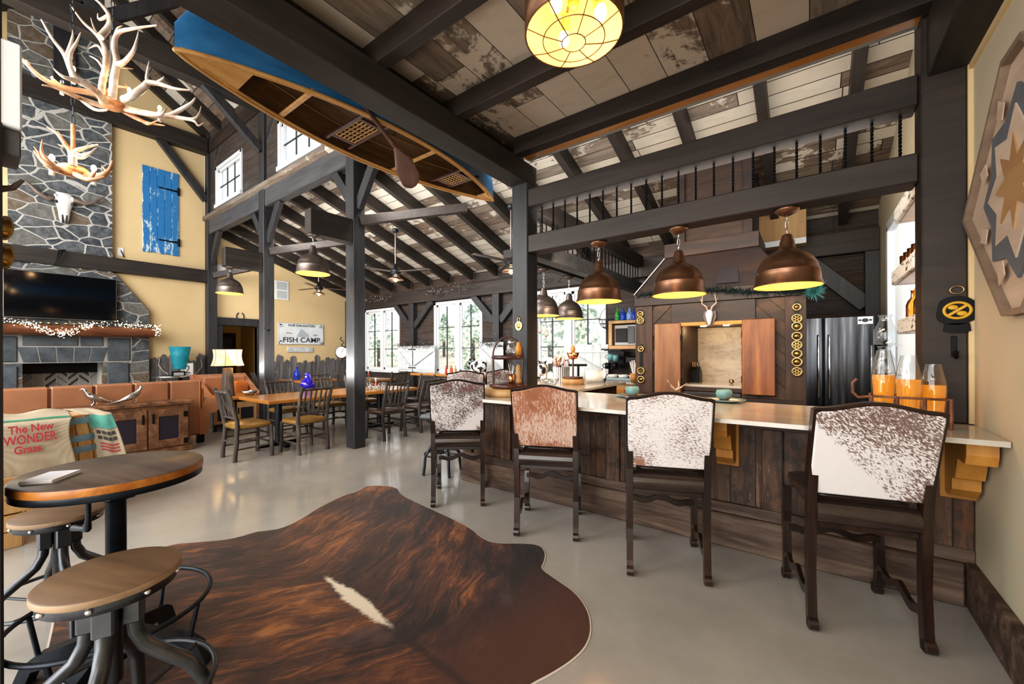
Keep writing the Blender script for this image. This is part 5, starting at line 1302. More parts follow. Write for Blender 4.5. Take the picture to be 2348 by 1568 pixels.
# ================================================================== DINING
def table(name, label, x0, x1, y0, y1, z, posts, mat='oak'):
    t_ = thing(name, label, 'table', ((x0+x1)/2,(y0+y1)/2,0))
    hx, hy = (x1-x0)/2, (y1-y0)/2
    MB().box(-hx,hx,-hy,hy,z-.055,z,.008).build('table_top', M[mat], t_)
    for (px_,py_) in posts:
        x_, y_ = px_-(x0+x1)/2, py_-(y0+y1)/2
        MB().tube([(x_,y_,.04),(x_,y_,z-.055)], .052, 16).build('pedestal', M['iron'], t_)
        for a in (0,90): MB().beam((x_-.33*math.cos(R(a)),y_-.33*math.sin(R(a)),.028),(x_+.33*math.cos(R(a)),y_+.33*math.sin(R(a)),.028),.08,.045,.012).build('cross_foot', M['black'], t_)
        MB().box(x_-.2,x_+.2,y_-.2,y_+.2,z-.07,z-.054).build('mount_plate', M['black'], t_)
    return t_
M['oak_y'] = woodmat('golden_oak_y', (.33,.13,.025), (.62,.30,.075), 'Y', 3, 14, .28, .05, extra=(.50,.21,.045), coat=.3)
table('dining_table', 'long golden oak dining table with a blue jug, beside the free standing post', -7.50, -6.40, 2.62, 5.45, .765, [(-6.85,2.95),(-6.95,4.9)], 'oak_y')
table('dining_table', 'golden oak table by the grey plank wainscot below the fish camp sign', -11.5, -10.3, 4.95, 6.05, .765, [(-10.9,5.5)], 'oak_y')
table('dining_table', 'golden oak table near the left dining window', -10.4, -9.2, 6.1, 7.0, .765, [(-9.8,6.55)], 'oak_y')
table('bar_height_table', 'tall oak table in front of the window with half shutters', -7.9, -5.6, 6.45, 7.05, .975, [(-7.3,6.75),(-6.2,6.75)], 'oak')
def hickory_chair(seatmat, bark):
    c = thing('hickory_chair', '', 'chair')
    W, D = .225, .21
    bk = M[bark]
    def wob(p, q, n, a): 
        p, q = Vector(p), Vector(q); return [p.lerp(q, i/n)+Vector((rnd.gauss(0,a),rnd.gauss(0,a),0)) for i in range(n+1)]
    for sx in (-1,1):
        pts = wob((sx*W,-D-.03,.002),(sx*W,-D+.01,.46),4,.004)+wob((sx*W,-D,.55),(sx*W*1.04,-D-.12,.985),4,.004)
        MB().tube(pts, [.030,.028,.027,.028,.029,.027,.026,.025,.024,.022], 8).build('rear_leg', bk, c)
        MB().tube(wob((sx*(W+.015),D+.01,.002),(sx*W,D,.45),3,.004), [.029,.027,.027,.024], 8).build('front_leg', bk, c)
        for z_ in (.16,.28): MB().tube(wob((sx*W,-D,z_),(sx*W,D,z_+.01),3,.004), .013, 6).build('side_rung', bk, c)
    for z_ in (.20,.32): MB().tube(wob((-W,D,z_),(W,D,z_),3,.004), .013, 6).build('front_rung', bk, c)
    MB().tube(wob((-W,-D-.01,.24),(W,-D-.01,.24),3,.004), .014, 6).build('rear_rung', bk, c)
    yb = lambda z: -D-.12*(z-.55)/.435
    MB().tube(wob((-W,yb(.94),.94),(W,yb(.94),.94),5,.004), [.018,.021,.021,.020,.021,.018], 8).build('top_rail', bk, c)
    MB().tube(wob((-W,yb(.58),.58),(W,yb(.58),.58),5,.004), .019, 8).build('lower_back_rail', bk, c)
    for k in range(5):
        x_ = -W*.72+W*.36*k
        MB().tube(wob((x_,yb(.58),.58),(x_,yb(.94),.94),3,.004), [.013,.015,.014,.011], 7).build('spindle', bk, c)
    for (a,b) in (((-W,-D,.44),(W,-D,.44)),((-W,D,.44),(W,D,.44)),((-W,-D,.44),(-W,D,.44)),((W,-D,.44),(W,D,.44))): MB().tube([a,b], .018, 7).build('seat_rail', bk, c)
    MB().ball((0,.005,.462), (W+.03,D+.03,.035), 24, 10, None, .40).build('seat', seatmat, c)
    return c
ctan = hickory_chair(M['seat_tan'], 'bark'); cbrn = hickory_chair(M['seat_brown'], 'bark_g')
spots = [
 (ctan, -6.46, 2.37, 0, 'hickory log chair with tan seat at the near end of the long dining table'),
 (ctan, -6.17, 3.03, 95, 'hickory log chair with tan seat on the near side of the long table'),
 (ctan, -7.58, 3.42, -90, 'hickory log chair across the long table, left of the blue jug'),
 (cbrn, -5.95, 4.33, 92, 'hickory log chair with glossy brown seat just right of the free standing post'),
 (cbrn, -6.02, 5.12, 100, 'hickory log chair with brown seat, second one right of the free standing post'),
 (ctan, -7.66, 4.25, -88, 'hickory log chair across the long table, right of the blue jug'),
 (ctan, -7.70, 5.02, -95, 'hickory log chair across the long table nearest its far end'),
 (cbrn, -6.95, 5.85, 178, 'hickory log chair at the far end of the long dining table'),
 (ctan, -10.75, 4.72, 8, 'hickory log chair in front of the wainscot table, right next to the second post'),
 (ctan, -11.35, 4.62, -12, 'hickory log chair in front of the wainscot table, beside the doorway'),
 (ctan, -10.0, 5.15, 84, 'hickory log chair on the window side of the wainscot table'),
 (ctan, -10.9, 6.36, 176, 'hickory log chair behind the wainscot table, on its window side'),
 (cbrn, -9.3, 5.78, -8, 'hickory log chair at the table near the left dining window'),
 (cbrn, -8.84, 6.6, 92, 'hickory log chair at the right end of the table near the left dining window'),
 (cbrn, -6.1, 6.12, 10, 'hickory log chair at the tall window table, left of the hide stools'),
 (ctan, -10.6, 1.98, 175, 'hickory log chair near the fireplace, only its top rail showing above the sofa'),
]
first = set()
for pr,x,y,a,l in spots:
    if pr.name in first: o = dup(pr, (x,y,0), R(a), l)
    else: first.add(pr.name); o = pr; o.location = (x,y,0); o.rotation_euler = (0,0,R(a)); o['label'] = l
    o['group'] = 'hickory dining chairs'
# table-top things
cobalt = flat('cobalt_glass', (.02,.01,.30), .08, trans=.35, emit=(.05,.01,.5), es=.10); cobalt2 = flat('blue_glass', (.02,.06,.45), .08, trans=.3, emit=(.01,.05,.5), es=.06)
def bottle(p, h, r, mat, label, cat='bottle', name='glass_bottle', group=None, prof=None):
    prof = prof or [(0,0),(.9,0),(1,.04),(1,.5),(.75,.64),(.35,.75),(.32,.96),(.40,.97),(.40,1.0),(.25,1.0)]
    o = MB().lathe([(a*r,b*h) for a,b in prof], 18).build(name, mat, None, loc=p); return tag(o, label, cat, group)
p = atZ(705,893,.766); vp = thing('blue_jug', 'large cobalt blue glass jug with a handle on the long dining table', 'jug', tuple(p))
MB().lathe([(0,0),(.09,0),(.12,.03),(.125,.10),(.10,.17),(.05,.21),(.04,.29),(.052,.32),(.04,.32)], 24).build('body', cobalt, vp)
MB().tube([(.05,0,.29),(.10,0,.29),(.125,0,.24),(.11,0,.15)], .012, 8).build('handle', cobalt, vp)
p = atZ(681,870,.766); bottle(p, .34, .085, cobalt2, 'cobalt blue bottle on the wainscot table below the fish camp sign')
def caddy(p, label, n=4, hot=True):
    c = thing('condiment_caddy', label, 'caddy', tuple(p)); 
    MB().box(-.13,.13,-.08,.08,0,.012,.003).build('tray', M['pine'], c)
    for sx in (-1,1): MB().tube([(sx*.13,0,.01),(sx*.13,0,.2)], .006, 6).build('post', M['iron'], c)
    MB().tube([(-.13,0,.2),(.13,0,.2)], .008, 6).build('carry_bar', M['iron'], c)
    for k in range(n):
        x_ = -.095+.19*k/(n-1); y_ = .045*(-1)**k; h = .16+.05*((k*7)%3)/2
        b = MB().lathe([(0,.012),(.027,.012),(.029,.10),(.014,.10+h*.25),(.013,h)], 12).build('jar', M['glass_thin'] if k % 2 else (flat('ketchup_red',(.5,.03,.02),.3) if 'ketchup' not in M else M['ketchup']), c)
        MB().lathe([(.014,h),(.016,h),(.016,h+.025),(0,h+.028)], 10).build('lid', M['white'], b)
    return c
M['ketchup'] = flat('ketchup_red', (.55,.04,.02), .3)
caddy(atZ(862,895,.766), 'condiment caddy with jars on the long table, right of the free standing post')
caddy(atZ(835,893,.766), 'condiment caddy with red bottle on the long table, close to the free standing post')
caddy(tuple(Vector((-9.7,6.5,.766))), 'condiment caddy on the table near the left dining window')
for i,(px_,py_) in enumerate(((852,893),(870,893),(879,891),(848,897),(845,889))):
    p = atZ(px_,py_,.766); o = MB().lathe([(0,0),(.03,0),(.034,.13),(.031,.13),(.027,.01),(0,.008)], 14).build('water_glass', M['glass_thin'], None, loc=p)
    tag(o, 'clear water glass among the condiments on the long dining table', 'glass', 'water glasses on the long table')
# hot sauce bottles on tall table
for i,px_ in enumerate((1030,1036,1043,1048)):
    p = atY(px_,858,6.7); bottle((p.x,6.6+.05*(i%2),.976), .20, .028, M['corbel'] if i % 2 else M['ketchup'], 'small hot sauce bottle on the tall window table', group='hot sauce bottles', name='sauce_bottle')
# scale clock hanging at right of sign
ck_ = thing('hanging_clock', 'round white dial clock with a scroll top hanging by the third post', 'clock', atY(784,808,6.9))
Mc = RZ(R(45)) @ RX(R(90))
MB().lathe([(0,.05),(.17,.05),(.20,.03),(.20,-.05),(0,-.05)], 28, Mc).build('clock_case', M['silver'], ck_); MB().lathe([(0,.052),(.165,.052)], 28, Mc).build('dial', M['white'], ck_)
hh = MB(); hh.beam((.04,-.04,.0),(.09,.0,.10),.012,.004,0); hh.build('clock_hand', M['black'], ck_)
MB().tube([(0,0,.2),(0,0,.26),(.05,.05,.31),(0,0,.37),(-.04,-.04,.42),(0,0,.48)], .016, 8).build('scroll_top', M['iron'], ck_)
MB().tube([(0,0,-.2),(0,0,-.34)], .014, 6).build('pendulum', M['iron'], ck_)
# fish wall hooks
o = thing('coat_hook', 'black iron hook on the second dark post', 'hook', atY(617,757,YR-.001)); MB().box(-.05,.05,-.008,0,-.02,.02).build('strap', M['black'], o); MB().tube([(0,-.008,0),(0,-.06,-.03),(0,-.08,.05)], .012, 6).build('hook_arm', M['black'], o)
# half shutters (white, cross braced) on the window wall
t = NT('shutter_white'); n = t.noise(t.obj(), 7, 6, .7); t.P(Base_Color=t.ramp(n, [(.3,(.46,.49,.50)),(.6,(.66,.69,.70))]), Roughness=.6); M['shutter_w'] = t.m
def half_shutter(x0, x1, z0, z1, flip, label, y=YW-.175):
    s = thing('half_shutter', label, 'shutter', ((x0+x1)/2, y, z0), 0, 'white half shutters'); w_ = (x1-x0)/2; h = z1-z0
    n_ = max(3,int((x1-x0)/.14))
    bd = MB()
    for k in range(n_): a = -w_+2*w_*k/n_; bd.box(a+.002,a+2*w_/n_-.002,.0,.018,0,h)
    bd.build('boards', M['shutter_w'], s)
    for zz in (.06,h-.16): MB().box(-w_,w_,-.018,.0,zz,zz+.10,.003).build('rail', M['shutter_w'], s)
    a, b = ((-w_+.05,.16),(w_-.05,h-.16)) if flip else ((w_-.05,.16),(-w_+.05,h-.16))
    MB().beam((a[0],-.009,a[1]),(b[0],-.009,b[1]),.018,.09,.002,(0,1,0)).build('diagonal_brace', M['shutter_w'], s)
    for zz in (.10,h-.11): MB().box(w_-.14 if not flip else -w_,w_ if not flip else -w_+.14,-.024,-.018,zz,zz+.025).build('strap_hinge', M['black'], s)
    return s
pa = [atY(x,800,YW-.175).x for x in (915,945,947,997,1103,1146,1148,1176)]
zz0, zz1 = .95, 1.66
half_shutter(pa[0],pa[1],zz0,zz1,False,'narrow white half shutter right of the left dining window')
half_shutter(pa[2],pa[3],zz0,zz1,True,'wide white half shutter left of the right dining window')
half_shutter(pa[4],pa[5]+.1,zz0,zz1+.05,False,'white half shutter right of the right dining window')
pk = [atY(x,800,YW-.175).x for x in (1307,1395)]
kb = half_shutter(pk[0],pk[1],.93,1.62,False,'grey white half shutter below the kitchen window')
# twig garlands over shutters, light twigs over windows
M['twig'] = flat('dark_twig', (.03,.02,.018), .8); M['led'] = flat('white_led', (1,1,1), .5, emit=(1,.95,.85), es=1.0)
def twigs(name, label, x0, x1, y, z, n, spread, lights):
    g = thing(name, label, 'garland', ((x0+x1)/2, y, z), 0)
    mb = MB(); w_ = (x1-x0)/2
    for k in range(n):
        a = rnd.uniform(-w_,w_); p = Vector((a,rnd.uniform(-.03,.01),rnd.gauss(0,.02)))
        pts = [p]
        for q in range(3): p = p+Vector((rnd.uniform(-.12,.12),rnd.uniform(-.03,.02),rnd.uniform(-.08,.10)*spread)); pts.append(p)
        mb.tube(pts, [.005,.004,.003,.002], 4)
    o = mb.build('twigs', M['twig'], g); o['kind'] = 'stuff'
    if lights:
        lm = MB(); light_mass(lm, [(-w_,0,0),(-w_*.6,0,.04),(-w_*.2,0,-.03),(w_*.2,0,.06),(w_*.6,0,.0),(w_,0,.10)], lights, .05, .005, rnd)
        o = lm.build('fairy_lights', M['led'], g); o['kind'] = 'stuff'
twigs('twig_garland','twig garland with white lights above the left dining window', -11.15,-9.5, YW-.31, 3.02, 45, .9, 80)
twigs('twig_garland','twig garland with white lights above the right dining window', -8.05,-6.4, YW-.31, 3.02, 45, .9, 80)
twigs('twig_garland','bare twig garland on the middle half shutters', pa[0],pa[3], YW-.27, 1.66, 60, .9, 20)
twigs('twig_garland','bare twig garland on the half shutter left of the bar post', pa[4],pa[5]+.1, YW-.27, 1.68, 40, 1.2, 14)
twigs('twig_garland','twig garland above the kitchen window', -4.85,-3.2, YW-.31, 2.92, 50, .9, 0)
# ================================================================== HANGING THINGS
def pendant(name, label, p_rim, r, ztop, mat, group, glow=1.0):
    """p_rim: centre of the rim"""
    P = thing(name, label, 'lamp', tuple(p_rim), 0, group)
    k = r/.215
    out = [(.218,0),(.216,.012),(.207,.03),(.203,.075),(.198,.102),(.201,.108),(.194,.115),(.184,.155),(.162,.198),(.130,.232),(.092,.255),(.064,.272),(.050,.290),(.046,.335),(.040,.345)]
    out = [(a*k,b*k) for a,b in out]
    MB().lathe(out, 36).build('shade', mat, P)
    inn = [(a-.006, b+.0) for a,b in out[:9]]+[(0,out[9][1]-.01)]
    MB().lathe(inn, 36).build('shade_lining', M['lamp_in'], P)
    MB().ball((0,0,.10*k), (.04*k,.04*k,.055*k), 12, 8).build('bulb', M['bulb'], P)
    MB().lathe([(.040*k,.345*k),(.034*k,.375*k),(.024*k,.385*k),(0,.385*k)], 14).build('socket_cap', mat, P)
    zt = ztop-p_rim[2]; z0 = .385*k
    if zt-z0 > .05:
        ch = MB(); n_ = max(2,int((zt-.04-z0)/.045)); 
        for i in range(n_):
            zz = z0+(zt-.04-z0)*(i+.5)/n_; h = (zt-.04-z0)/n_*.62
            ch.tube([((.011*math.cos(a) if i % 2 else 0),(0 if i % 2 else .011*math.cos(a)),zz+h*math.sin(a)) for a in [2*math.pi*q/10 for q in range(10)]], .003, 5, closed=True)
        o = ch.build('chain', M['silver'], P)
    MB().lathe([(0,zt-.05),(.02,zt-.05),(.05*k+.012,zt-.03),(.078*k,zt-.012),(.08*k,zt-.001),(0,zt-.001)], 24).build('ceiling_cup', mat, P)
    return P
def warm(p, e, r=.05, col=(1,.62,.28)):
    l = bpy.data.lights.new('lamp_light','POINT'); l.energy = e; l.color = col; l.shadow_soft_size = r
    o = bpy.data.objects.new('lamp_light', l); COL.objects.link(o); o.location = p; return o
for i,(px_,rim,r) in enumerate(((1373,692,.215),(1556.5,677,.213),(1805,657,.215))):
    p = atY(px_,rim,3.60)
    l = ['bronze dome pendant nearest the bar post, lit gold inside','bronze dome pendant in the middle of the three over the bar','bronze dome pendant nearest the right wall over the bar'][i]
    pendant('pendant_lamp', l, (p.x,3.60,p.z), r, 2.522, M['copper'], 'bronze pendants over the bar'); warm((p.x,3.60,p.z+.035), 3)
for i,(X_,px_,rim) in enumerate(((-5.7,718,628),(-8.87,527,673))):
    p = atX(px_,rim,X_); zt = [3.155,3.113][i]
    pendant('pendant_lamp', ['grey bronze pendant hanging from the beam stub of the free standing post','grey bronze pendant hanging from the beam stub of the second post'][i], (X_,p.y,p.z), [.225,.225][i], zt, M['grey_lamp'], 'pendants on beam stubs'); warm((X_,p.y,p.z+.035), 3)
    tim('beam_stub', MB().box(X_-.085,X_+.085,2.85,3.5,zt,zt+.36,.008), 'timber_y', ['dark beam stub on the free standing post','dark beam stub on the second post'][i], 'beam')
tim('beam_stub', MB().box(-2.60,-2.395,.05,.122,2.32,2.64,.006), 'window_white', 'end of a beam stub at the far left edge, painted pale as if lit', 'beam')  # white colour stands in for the light on this face
tim('beam_stub', MB().box(-2.60,-2.42,.05,.12,2.22,2.318,.004), 'timber_girt', 'grey piece painted as the shaded underside of the beam stub at the far left edge', 'beam')  # separate grey box stands in for shade under the stub
for i,(px_,rim,top) in enumerate(((1305,731,640),(1247,724,560))):
    X_ = -2.95; p = atX(px_,rim,X_); pendant('pendant_lamp', ['small grey pendant in front of the kitchen window','small grey pendant half hidden by the bar post'][i], (X_,p.y,p.z), .215, 2.62, M['grey_lamp'], 'pendants over the bar return'); warm((X_,p.y,p.z+.035), 3)
tim('track_beam', MB().box(-3.02,-2.88,3.9,6.4,2.62,2.72,.004), 'timber_y', 'slim dark beam carrying the pendants over the bar return', 'beam')
# ceiling fans
def fan(p, zt, rz, label):
    f = thing('ceiling_fan', label, 'fan', tuple(p), rz, 'industrial ceiling fans')
    MB().tube([(0,0,.05),(0,0,zt-p[2])], .016, 8).build('downrod', M['grey_lamp'], f)
    MB().lathe([(0,.16),(.03,.16),(.05,.06),(.10,.04),(.105,-.03),(.06,-.07),(0,-.07)], 20).build('motor', M['iron'], f)
    MB().lathe([(0,zt-p[2]),(.06,zt-p[2]),(.07,zt-p[2]-.03),(.03,zt-p[2]-.08),(0,zt-p[2]-.08)], 16).build('ceiling_cup', M['iron'], f)
    for k in range(3):
        a = R(120*k); c_, s_ = math.cos(a), math.sin(a)
        MB().beam((c_*.08,s_*.08,.0),(c_*.80,s_*.80,.0),.115,.010,.004).build('blade', M['grey_lamp'], f)
    MB().lathe([(.05,-.06),(.07,-.10),(.16,-.16),(.155,-.175),(.07,-.20),(.03,-.205)], 24).build('glass_shade', M['glass_thin'], f)
    MB().lathe([(.07,-.11),(.158,-.160),(.15,-.165)], 24).build('shade_rim', M['copper'], f)
    MB().ball((0,0,-.165), (.035,.035,.045), 10, 8).build('bulb', M['bulb'], f)
    warm((p[0],p[1],p[2]-.165), 3)
for (px_,py_,Y_,rz,l) in ((907,623,5.2,20,'ceiling fan with lit amber lamp hanging right of the free standing post'),(731,660,5.6,70,'ceiling fan with lit lamp in front of the air vent wall'),(1172,600,5.4,20,'ceiling fan mostly hidden behind the bar post')):
    p = atY(px_,py_,Y_); fan(tuple(p), shed_z(Y_)+.05, R(rz), l)
# ---- big cage drum light on the flat ceiling
p = atD(1315,6,2.05); zt = ZC-.17
dl = thing('drum_light', 'round amber cage drum light hanging from the flat ceiling', 'lamp', (p.x,p.y,p.z))
dr_ = .245; M['bulb_drum'] = flat('amber_bulb', (1,.7,.4), .4, emit=(1,.62,.25), es=6)
t = NT('drum_lining'); t.P(Base_Color=(.95,.72,.30,1), Roughness=.6, Emission_Color=(1,.62,.16,1), Emission_Strength=.42); M['drum_in'] = t.m
MB().lathe([(dr_,-.16),(dr_+.004,-.16),(dr_+.004,.12),(dr_-.02,.125)], 48).build('drum_shade', M['copper'], dl)
MB().lathe([(dr_-.004,-.158),(dr_-.006,.115),(dr_-.03,.12),(0,.12)], 48).build('drum_lining', M['drum_in'], dl)
cg = MB()
for r_,z_ in ((dr_-.003,-.16),(.155,-.19),(.06,-.205)): cg.tube([(r_*math.cos(2*math.pi*i/40),r_*math.sin(2*math.pi*i/40),z_) for i in range(40)], .003, 5, closed=True)
for k in range(8):
    a = 2*math.pi*k/8; cg.tube([(dr_*math.cos(a),dr_*math.sin(a),-.16),(.155*math.cos(a),.155*math.sin(a),-.19),(.06*math.cos(a),.06*math.sin(a),-.205)], .003, 5)
cg.build('wire_cage', M['copper'], dl)
MB().lathe([(0,.12),(.03,.12),(.03,.0),(.022,-.03),(0,-.03)], 14).build('lamp_hub', M['corbel'], dl)
MB().tube([(0,0,.1),(0,0,zt-p.z)], .014, 8).build('stem', M['copper'], dl)
for k in range(3):
    a = R(20+120*k); c_, s_ = math.cos(a), math.sin(a)
    MB().tube([(0,0,.03),(c_*.07,s_*.07,.035),(c_*.11,s_*.11,.0)], .007, 6).build('lamp_arm', M['copper'], dl)
    MB().tube([(c_*.10,s_*.10,.02),(c_*.12,s_*.12,-.04)], .022, 10).build('lamp_socket', M['corbel'], dl)
    MB().ball((c_*.135,s_*.135,-.085), (.03,.03,.045), 12, 8).build('bulb', M['bulb_drum'], dl)
warm((p.x,p.y,p.z-.07), 6, .1)
# ---- antler chandeliers
def antler(root, pts, tines, r0, mat):
    pts = [Vector(p) for p in pts]; r0 = r0*.74
    def spline(P, n=5):
        out = []
        for i in range(len(P)-1):
            p0 = P[max(0,i-1)]; p1 = P[i]; p2 = P[i+1]; p3 = P[min(len(P)-1,i+2)]
            for k in range(n):
                t_ = k/n; out.append(.5*((2*p1)+(-p0+p2)*t_+(2*p0-5*p1+4*p2-p3)*t_*t_+(-p0+3*p1-3*p2+p3)*t_**3))
        out.append(P[-1]); return out
    sp = spline(pts); n = len(sp)
    mb = MB().tube(sp, [r0*(1-.80*(i/(n-1))**1.6) for i in range(n)], 9)
    o = mb.build('antler', mat, root)
    for (u, q) in tines:
        i = int(u*(n-1)); b = sp[i]; q = [b]+[Vector(x) for x in q]
        s2 = spline(q, 4); m = len(s2); rr_ = r0*(1-.80*u**1.6)*.85
        MB().tube(s2, [rr_*(1-.88*(k/(m-1))**1.3) for k in range(m)], 8).build('tine', mat, o)
    return o
CD = 3.9
def cpx(px_, py_, dd=0.0, D=CD): return atD(px_, py_, D+dd)
cc = cpx(255,235)
ch = thing('antler_chandelier', 'large elk antler chandelier hanging close by on a chain', 'chandelier', tuple(cc))
L = lambda px_, py_, dd=0.0: cpx(px_,py_,dd)-cc
antler(ch, [L(245,238,.1),L(215,215,.0),L(150,202,-.2),L(95,178,-.4),L(50,135,-.5),L(3,92,-.6)], [(.45,[L(120,180,-.3),L(122,175,-.3)]),(.75,[L(62,140,-.5),L(57,138,-.5)])], .040, M['antler'])
antler(ch, [L(240,232,-.1),L(215,205,-.3),L(175,182,-.4),L(163,160,-.4),L(148,125,-.4),L(120,88,-.4),L(95,45,-.4)], [(.50,[L(160,128,-.45),L(175,98,-.45),L(185,74,-.45)]),(.66,[L(166,88,-.4),L(167,68,-.4)]),(.30,[L(145,176,-.5),L(122,156,-.5)])], .042, M['antler'])
antler(ch, [L(240,245,.2),L(190,228,.1),L(160,215,-.1),L(125,200,-.2),L(97,195,-.3)], [(.3,[L(215,250,.0),L(245,252,0),L(246,238,.0)])], .036, M['antler'])
antler(ch, [L(232,225,.3),L(235,190,.3),L(243,150,.3),L(240,110,.3),L(222,80,.3),L(190,50,.25),L(162,12,.2)], [(.66,[L(215,62,.3),L(208,40,.3)]),(.42,[L(225,105,.4),L(203,112,.4)])], .042, M['antler'])
antler(ch, [L(258,225,-.2),L(262,180,-.2),L(268,140,-.2),L(262,105,-.2),L(272,75,-.2),L(310,65,-.2),L(360,58,-.2)], [(.62,[L(270,66,-.2),L(281,59,-.2)]),(.30,[L(285,142,-.3),L(305,118,-.4),L(313,95,-.4),L(318,70,-.4)])], .042, M['antler'])
antler(ch, [L(285,228,-.4),L(300,222,-.5),L(330,200,-.5),L(340,190,-.5),L(365,192,-.5),L(400,203,-.5),L(437,207,-.5)], [(.50,[L(337,175,-.5),L(342,140,-.5)]),(.66,[L(372,182,-.5),L(376,175,-.5)])], .042, M['antler'])
antler(ch, [L(270,245,.1),L(310,255,.0),L(350,262,-.1),L(385,265,-.1),L(420,248,-.1),L(440,235,-.1),L(448,224,-.1)], [(.50,[L(415,270,-.1),L(445,272,-.1),L(457,260,-.1),L(461,243,-.1)]),(.46,[L(440,275,-.1),L(455,288,-.1),L(468,280,-.1)]),(.30,[L(370,262,-.2),L(382,247,-.2)])], .040, M['antler'])
antler(ch, [L(275,250,.1),L(310,270,.1),L(340,282,.1),L(378,288,.1)], [(.5,[L(340,285,.1),L(358,278,0),L(376,275,0)])], .032, M['antler_r'])
antler(ch, [L(240,225,.3),L(258,200,.5),L(290,200,.5),L(288,192,.5)], [], .028, M['antler_r'])
antler(ch, [L(230,85,.1),L(250,60,.2),L(250,35,.2),L(232,10,.2),L(212,-6,.2)], [(.5,[L(228,45,.2),L(224,30,.2)])], .040, M['antler'])
antler(ch, [L(245,170,.3),L(225,140,.4),L(205,128,.5)], [], .022, M['antler'])
antler(ch, [L(265,150,.3),L(285,155,.4),L(305,158,.5)], [], .022, M['antler'])
MB().tube([L(255,235), L(258,150), L(259,85)], .022, 8).build('center_rod', M['bark_g'], ch)
MB().ball(L(258,240), (.10,.10,.05), 16, 8).build('hub', M['antler_r'], ch)
chn = MB()
top = 8.2-cc.z; z0 = L(259,85).z; xy = L(259,85)
n_ = int((top-z0)/.07)
for i in range(n_):
    zz = z0+(top-z0)*(i+.5)/n_
    chn.tube([(xy.x+(.013*math.cos(a) if i % 2 else 0), xy.y+(0 if i % 2 else .013*math.cos(a)), zz+.042*math.sin(a)) for a in [2*math.pi*q/8 for q in range(8)]], .0035, 4, closed=True)
chn.build('chain', M['iron'], ch)
for (px_,py_,dd) in ((168,158,-.35),(296,206,.4),(366,248,0),(142,188,.2)):
    q = L(px_,py_,dd); lit = px_ != 142
    MB().tube([q+Vector((0,0,-.13)), q+Vector((0,0,-.03))], .016, 8).build('candle_socket', M['bone'], ch)
    MB().ball(q, (.016,.016,.026), 10, 8).build('bulb', M['bulb'] if lit else M['glass_thin'], ch)
    if lit: warm(tuple(cc+q), 8, .03)
# small red-brown antler chandelier in front of the chimney
CD = 6.9
c2 = cpx(168,392); ch2 = thing('antler_chandelier', 'smaller reddish antler chandelier in front of the stone chimney', 'chandelier', tuple(c2))
L = lambda px_, py_, dd=0.0: cpx(px_,py_,dd)-c2
antler(ch2, [L(170,395,0),L(140,390,-.2),L(110,378,-.3),L(92,362,-.3),L(78,345,-.3)], [(.7,[L(88,350,-.3),L(77,335,-.3)]),(.35,[L(104,362,-.3),L(95,345,-.3),L(97,320,-.3)])], .045, M['antler_r'])
antler(ch2, [L(168,398,.2),L(200,403,.0),L(230,402,-.1),L(250,390,-.1),L(258,368,-.1)], [(.5,[L(240,405,0),L(258,392,0)]),(.7,[L(240,388,-.1),L(232,378,-.1)])], .045, M['antler_r'])
antler(ch2, [L(165,385,.1),L(163,350,.1),L(150,330,.1),L(130,305,.1),L(108,292,.1)], [(.5,[L(145,336,.1),L(132,330,.1)]),(.6,[L(142,315,.1),L(132,300,.1)])], .040, M['antler_r'])
antler(ch2, [L(168,380,-.1),L(172,350,-.1),L(190,340,-.1),L(226,331,-.1)], [(.4,[L(185,355,-.1),L(215,345,-.1)]),(.3,[L(190,362,-.1),L(222,338,-.1)])], .036, M['antler'])
antler(ch2, [L(160,400,.3),L(130,392,.4),L(100,380,.5)], [(.5,[L(120,380,.4),L(112,370,.4)])], .036, M['antler_r'])
antler(ch2, [L(175,400,-.3),L(205,412,-.4),L(240,405,-.4)], [(.5,[L(215,400,-.4),L(222,390,-.4)])], .036, M['antler_r'])
MB().ball((0,0,0), (.12,.12,.06), 14, 8).build('hub', M['antler_r'], ch2); MB().tube([(0,0,0),(0,0,.45)], .018, 8).build('center_rod', M['antler_r'], ch2)
chn = MB(); top = 8.2-c2.z; n_ = int((top-.45)/.09)
for i in range(n_):
    zz = .45+(top-.45)*(i+.5)/n_
    chn.tube([((.013*math.cos(a) if i % 2 else 0),(0 if i % 2 else .013*math.cos(a)),zz+.052*math.sin(a)) for a in [2*math.pi*q/8 for q in range(8)]], .004, 4, closed=True)
chn.build('chain', M['iron'], ch2)
for (px_,py_,dd) in ((119,362,-.2),(168,366,0),(215,386,0)):
    q = L(px_,py_,dd); MB().tube([q+Vector((0,0,-.16)), q+Vector((0,0,-.04))], .02, 8).build('candle_socket', M['bone'], ch2); MB().ball(q, (.021,.021,.034), 10, 8).build('bulb', M['bulb'], ch2); warm(tuple(c2+q), 8, .03)
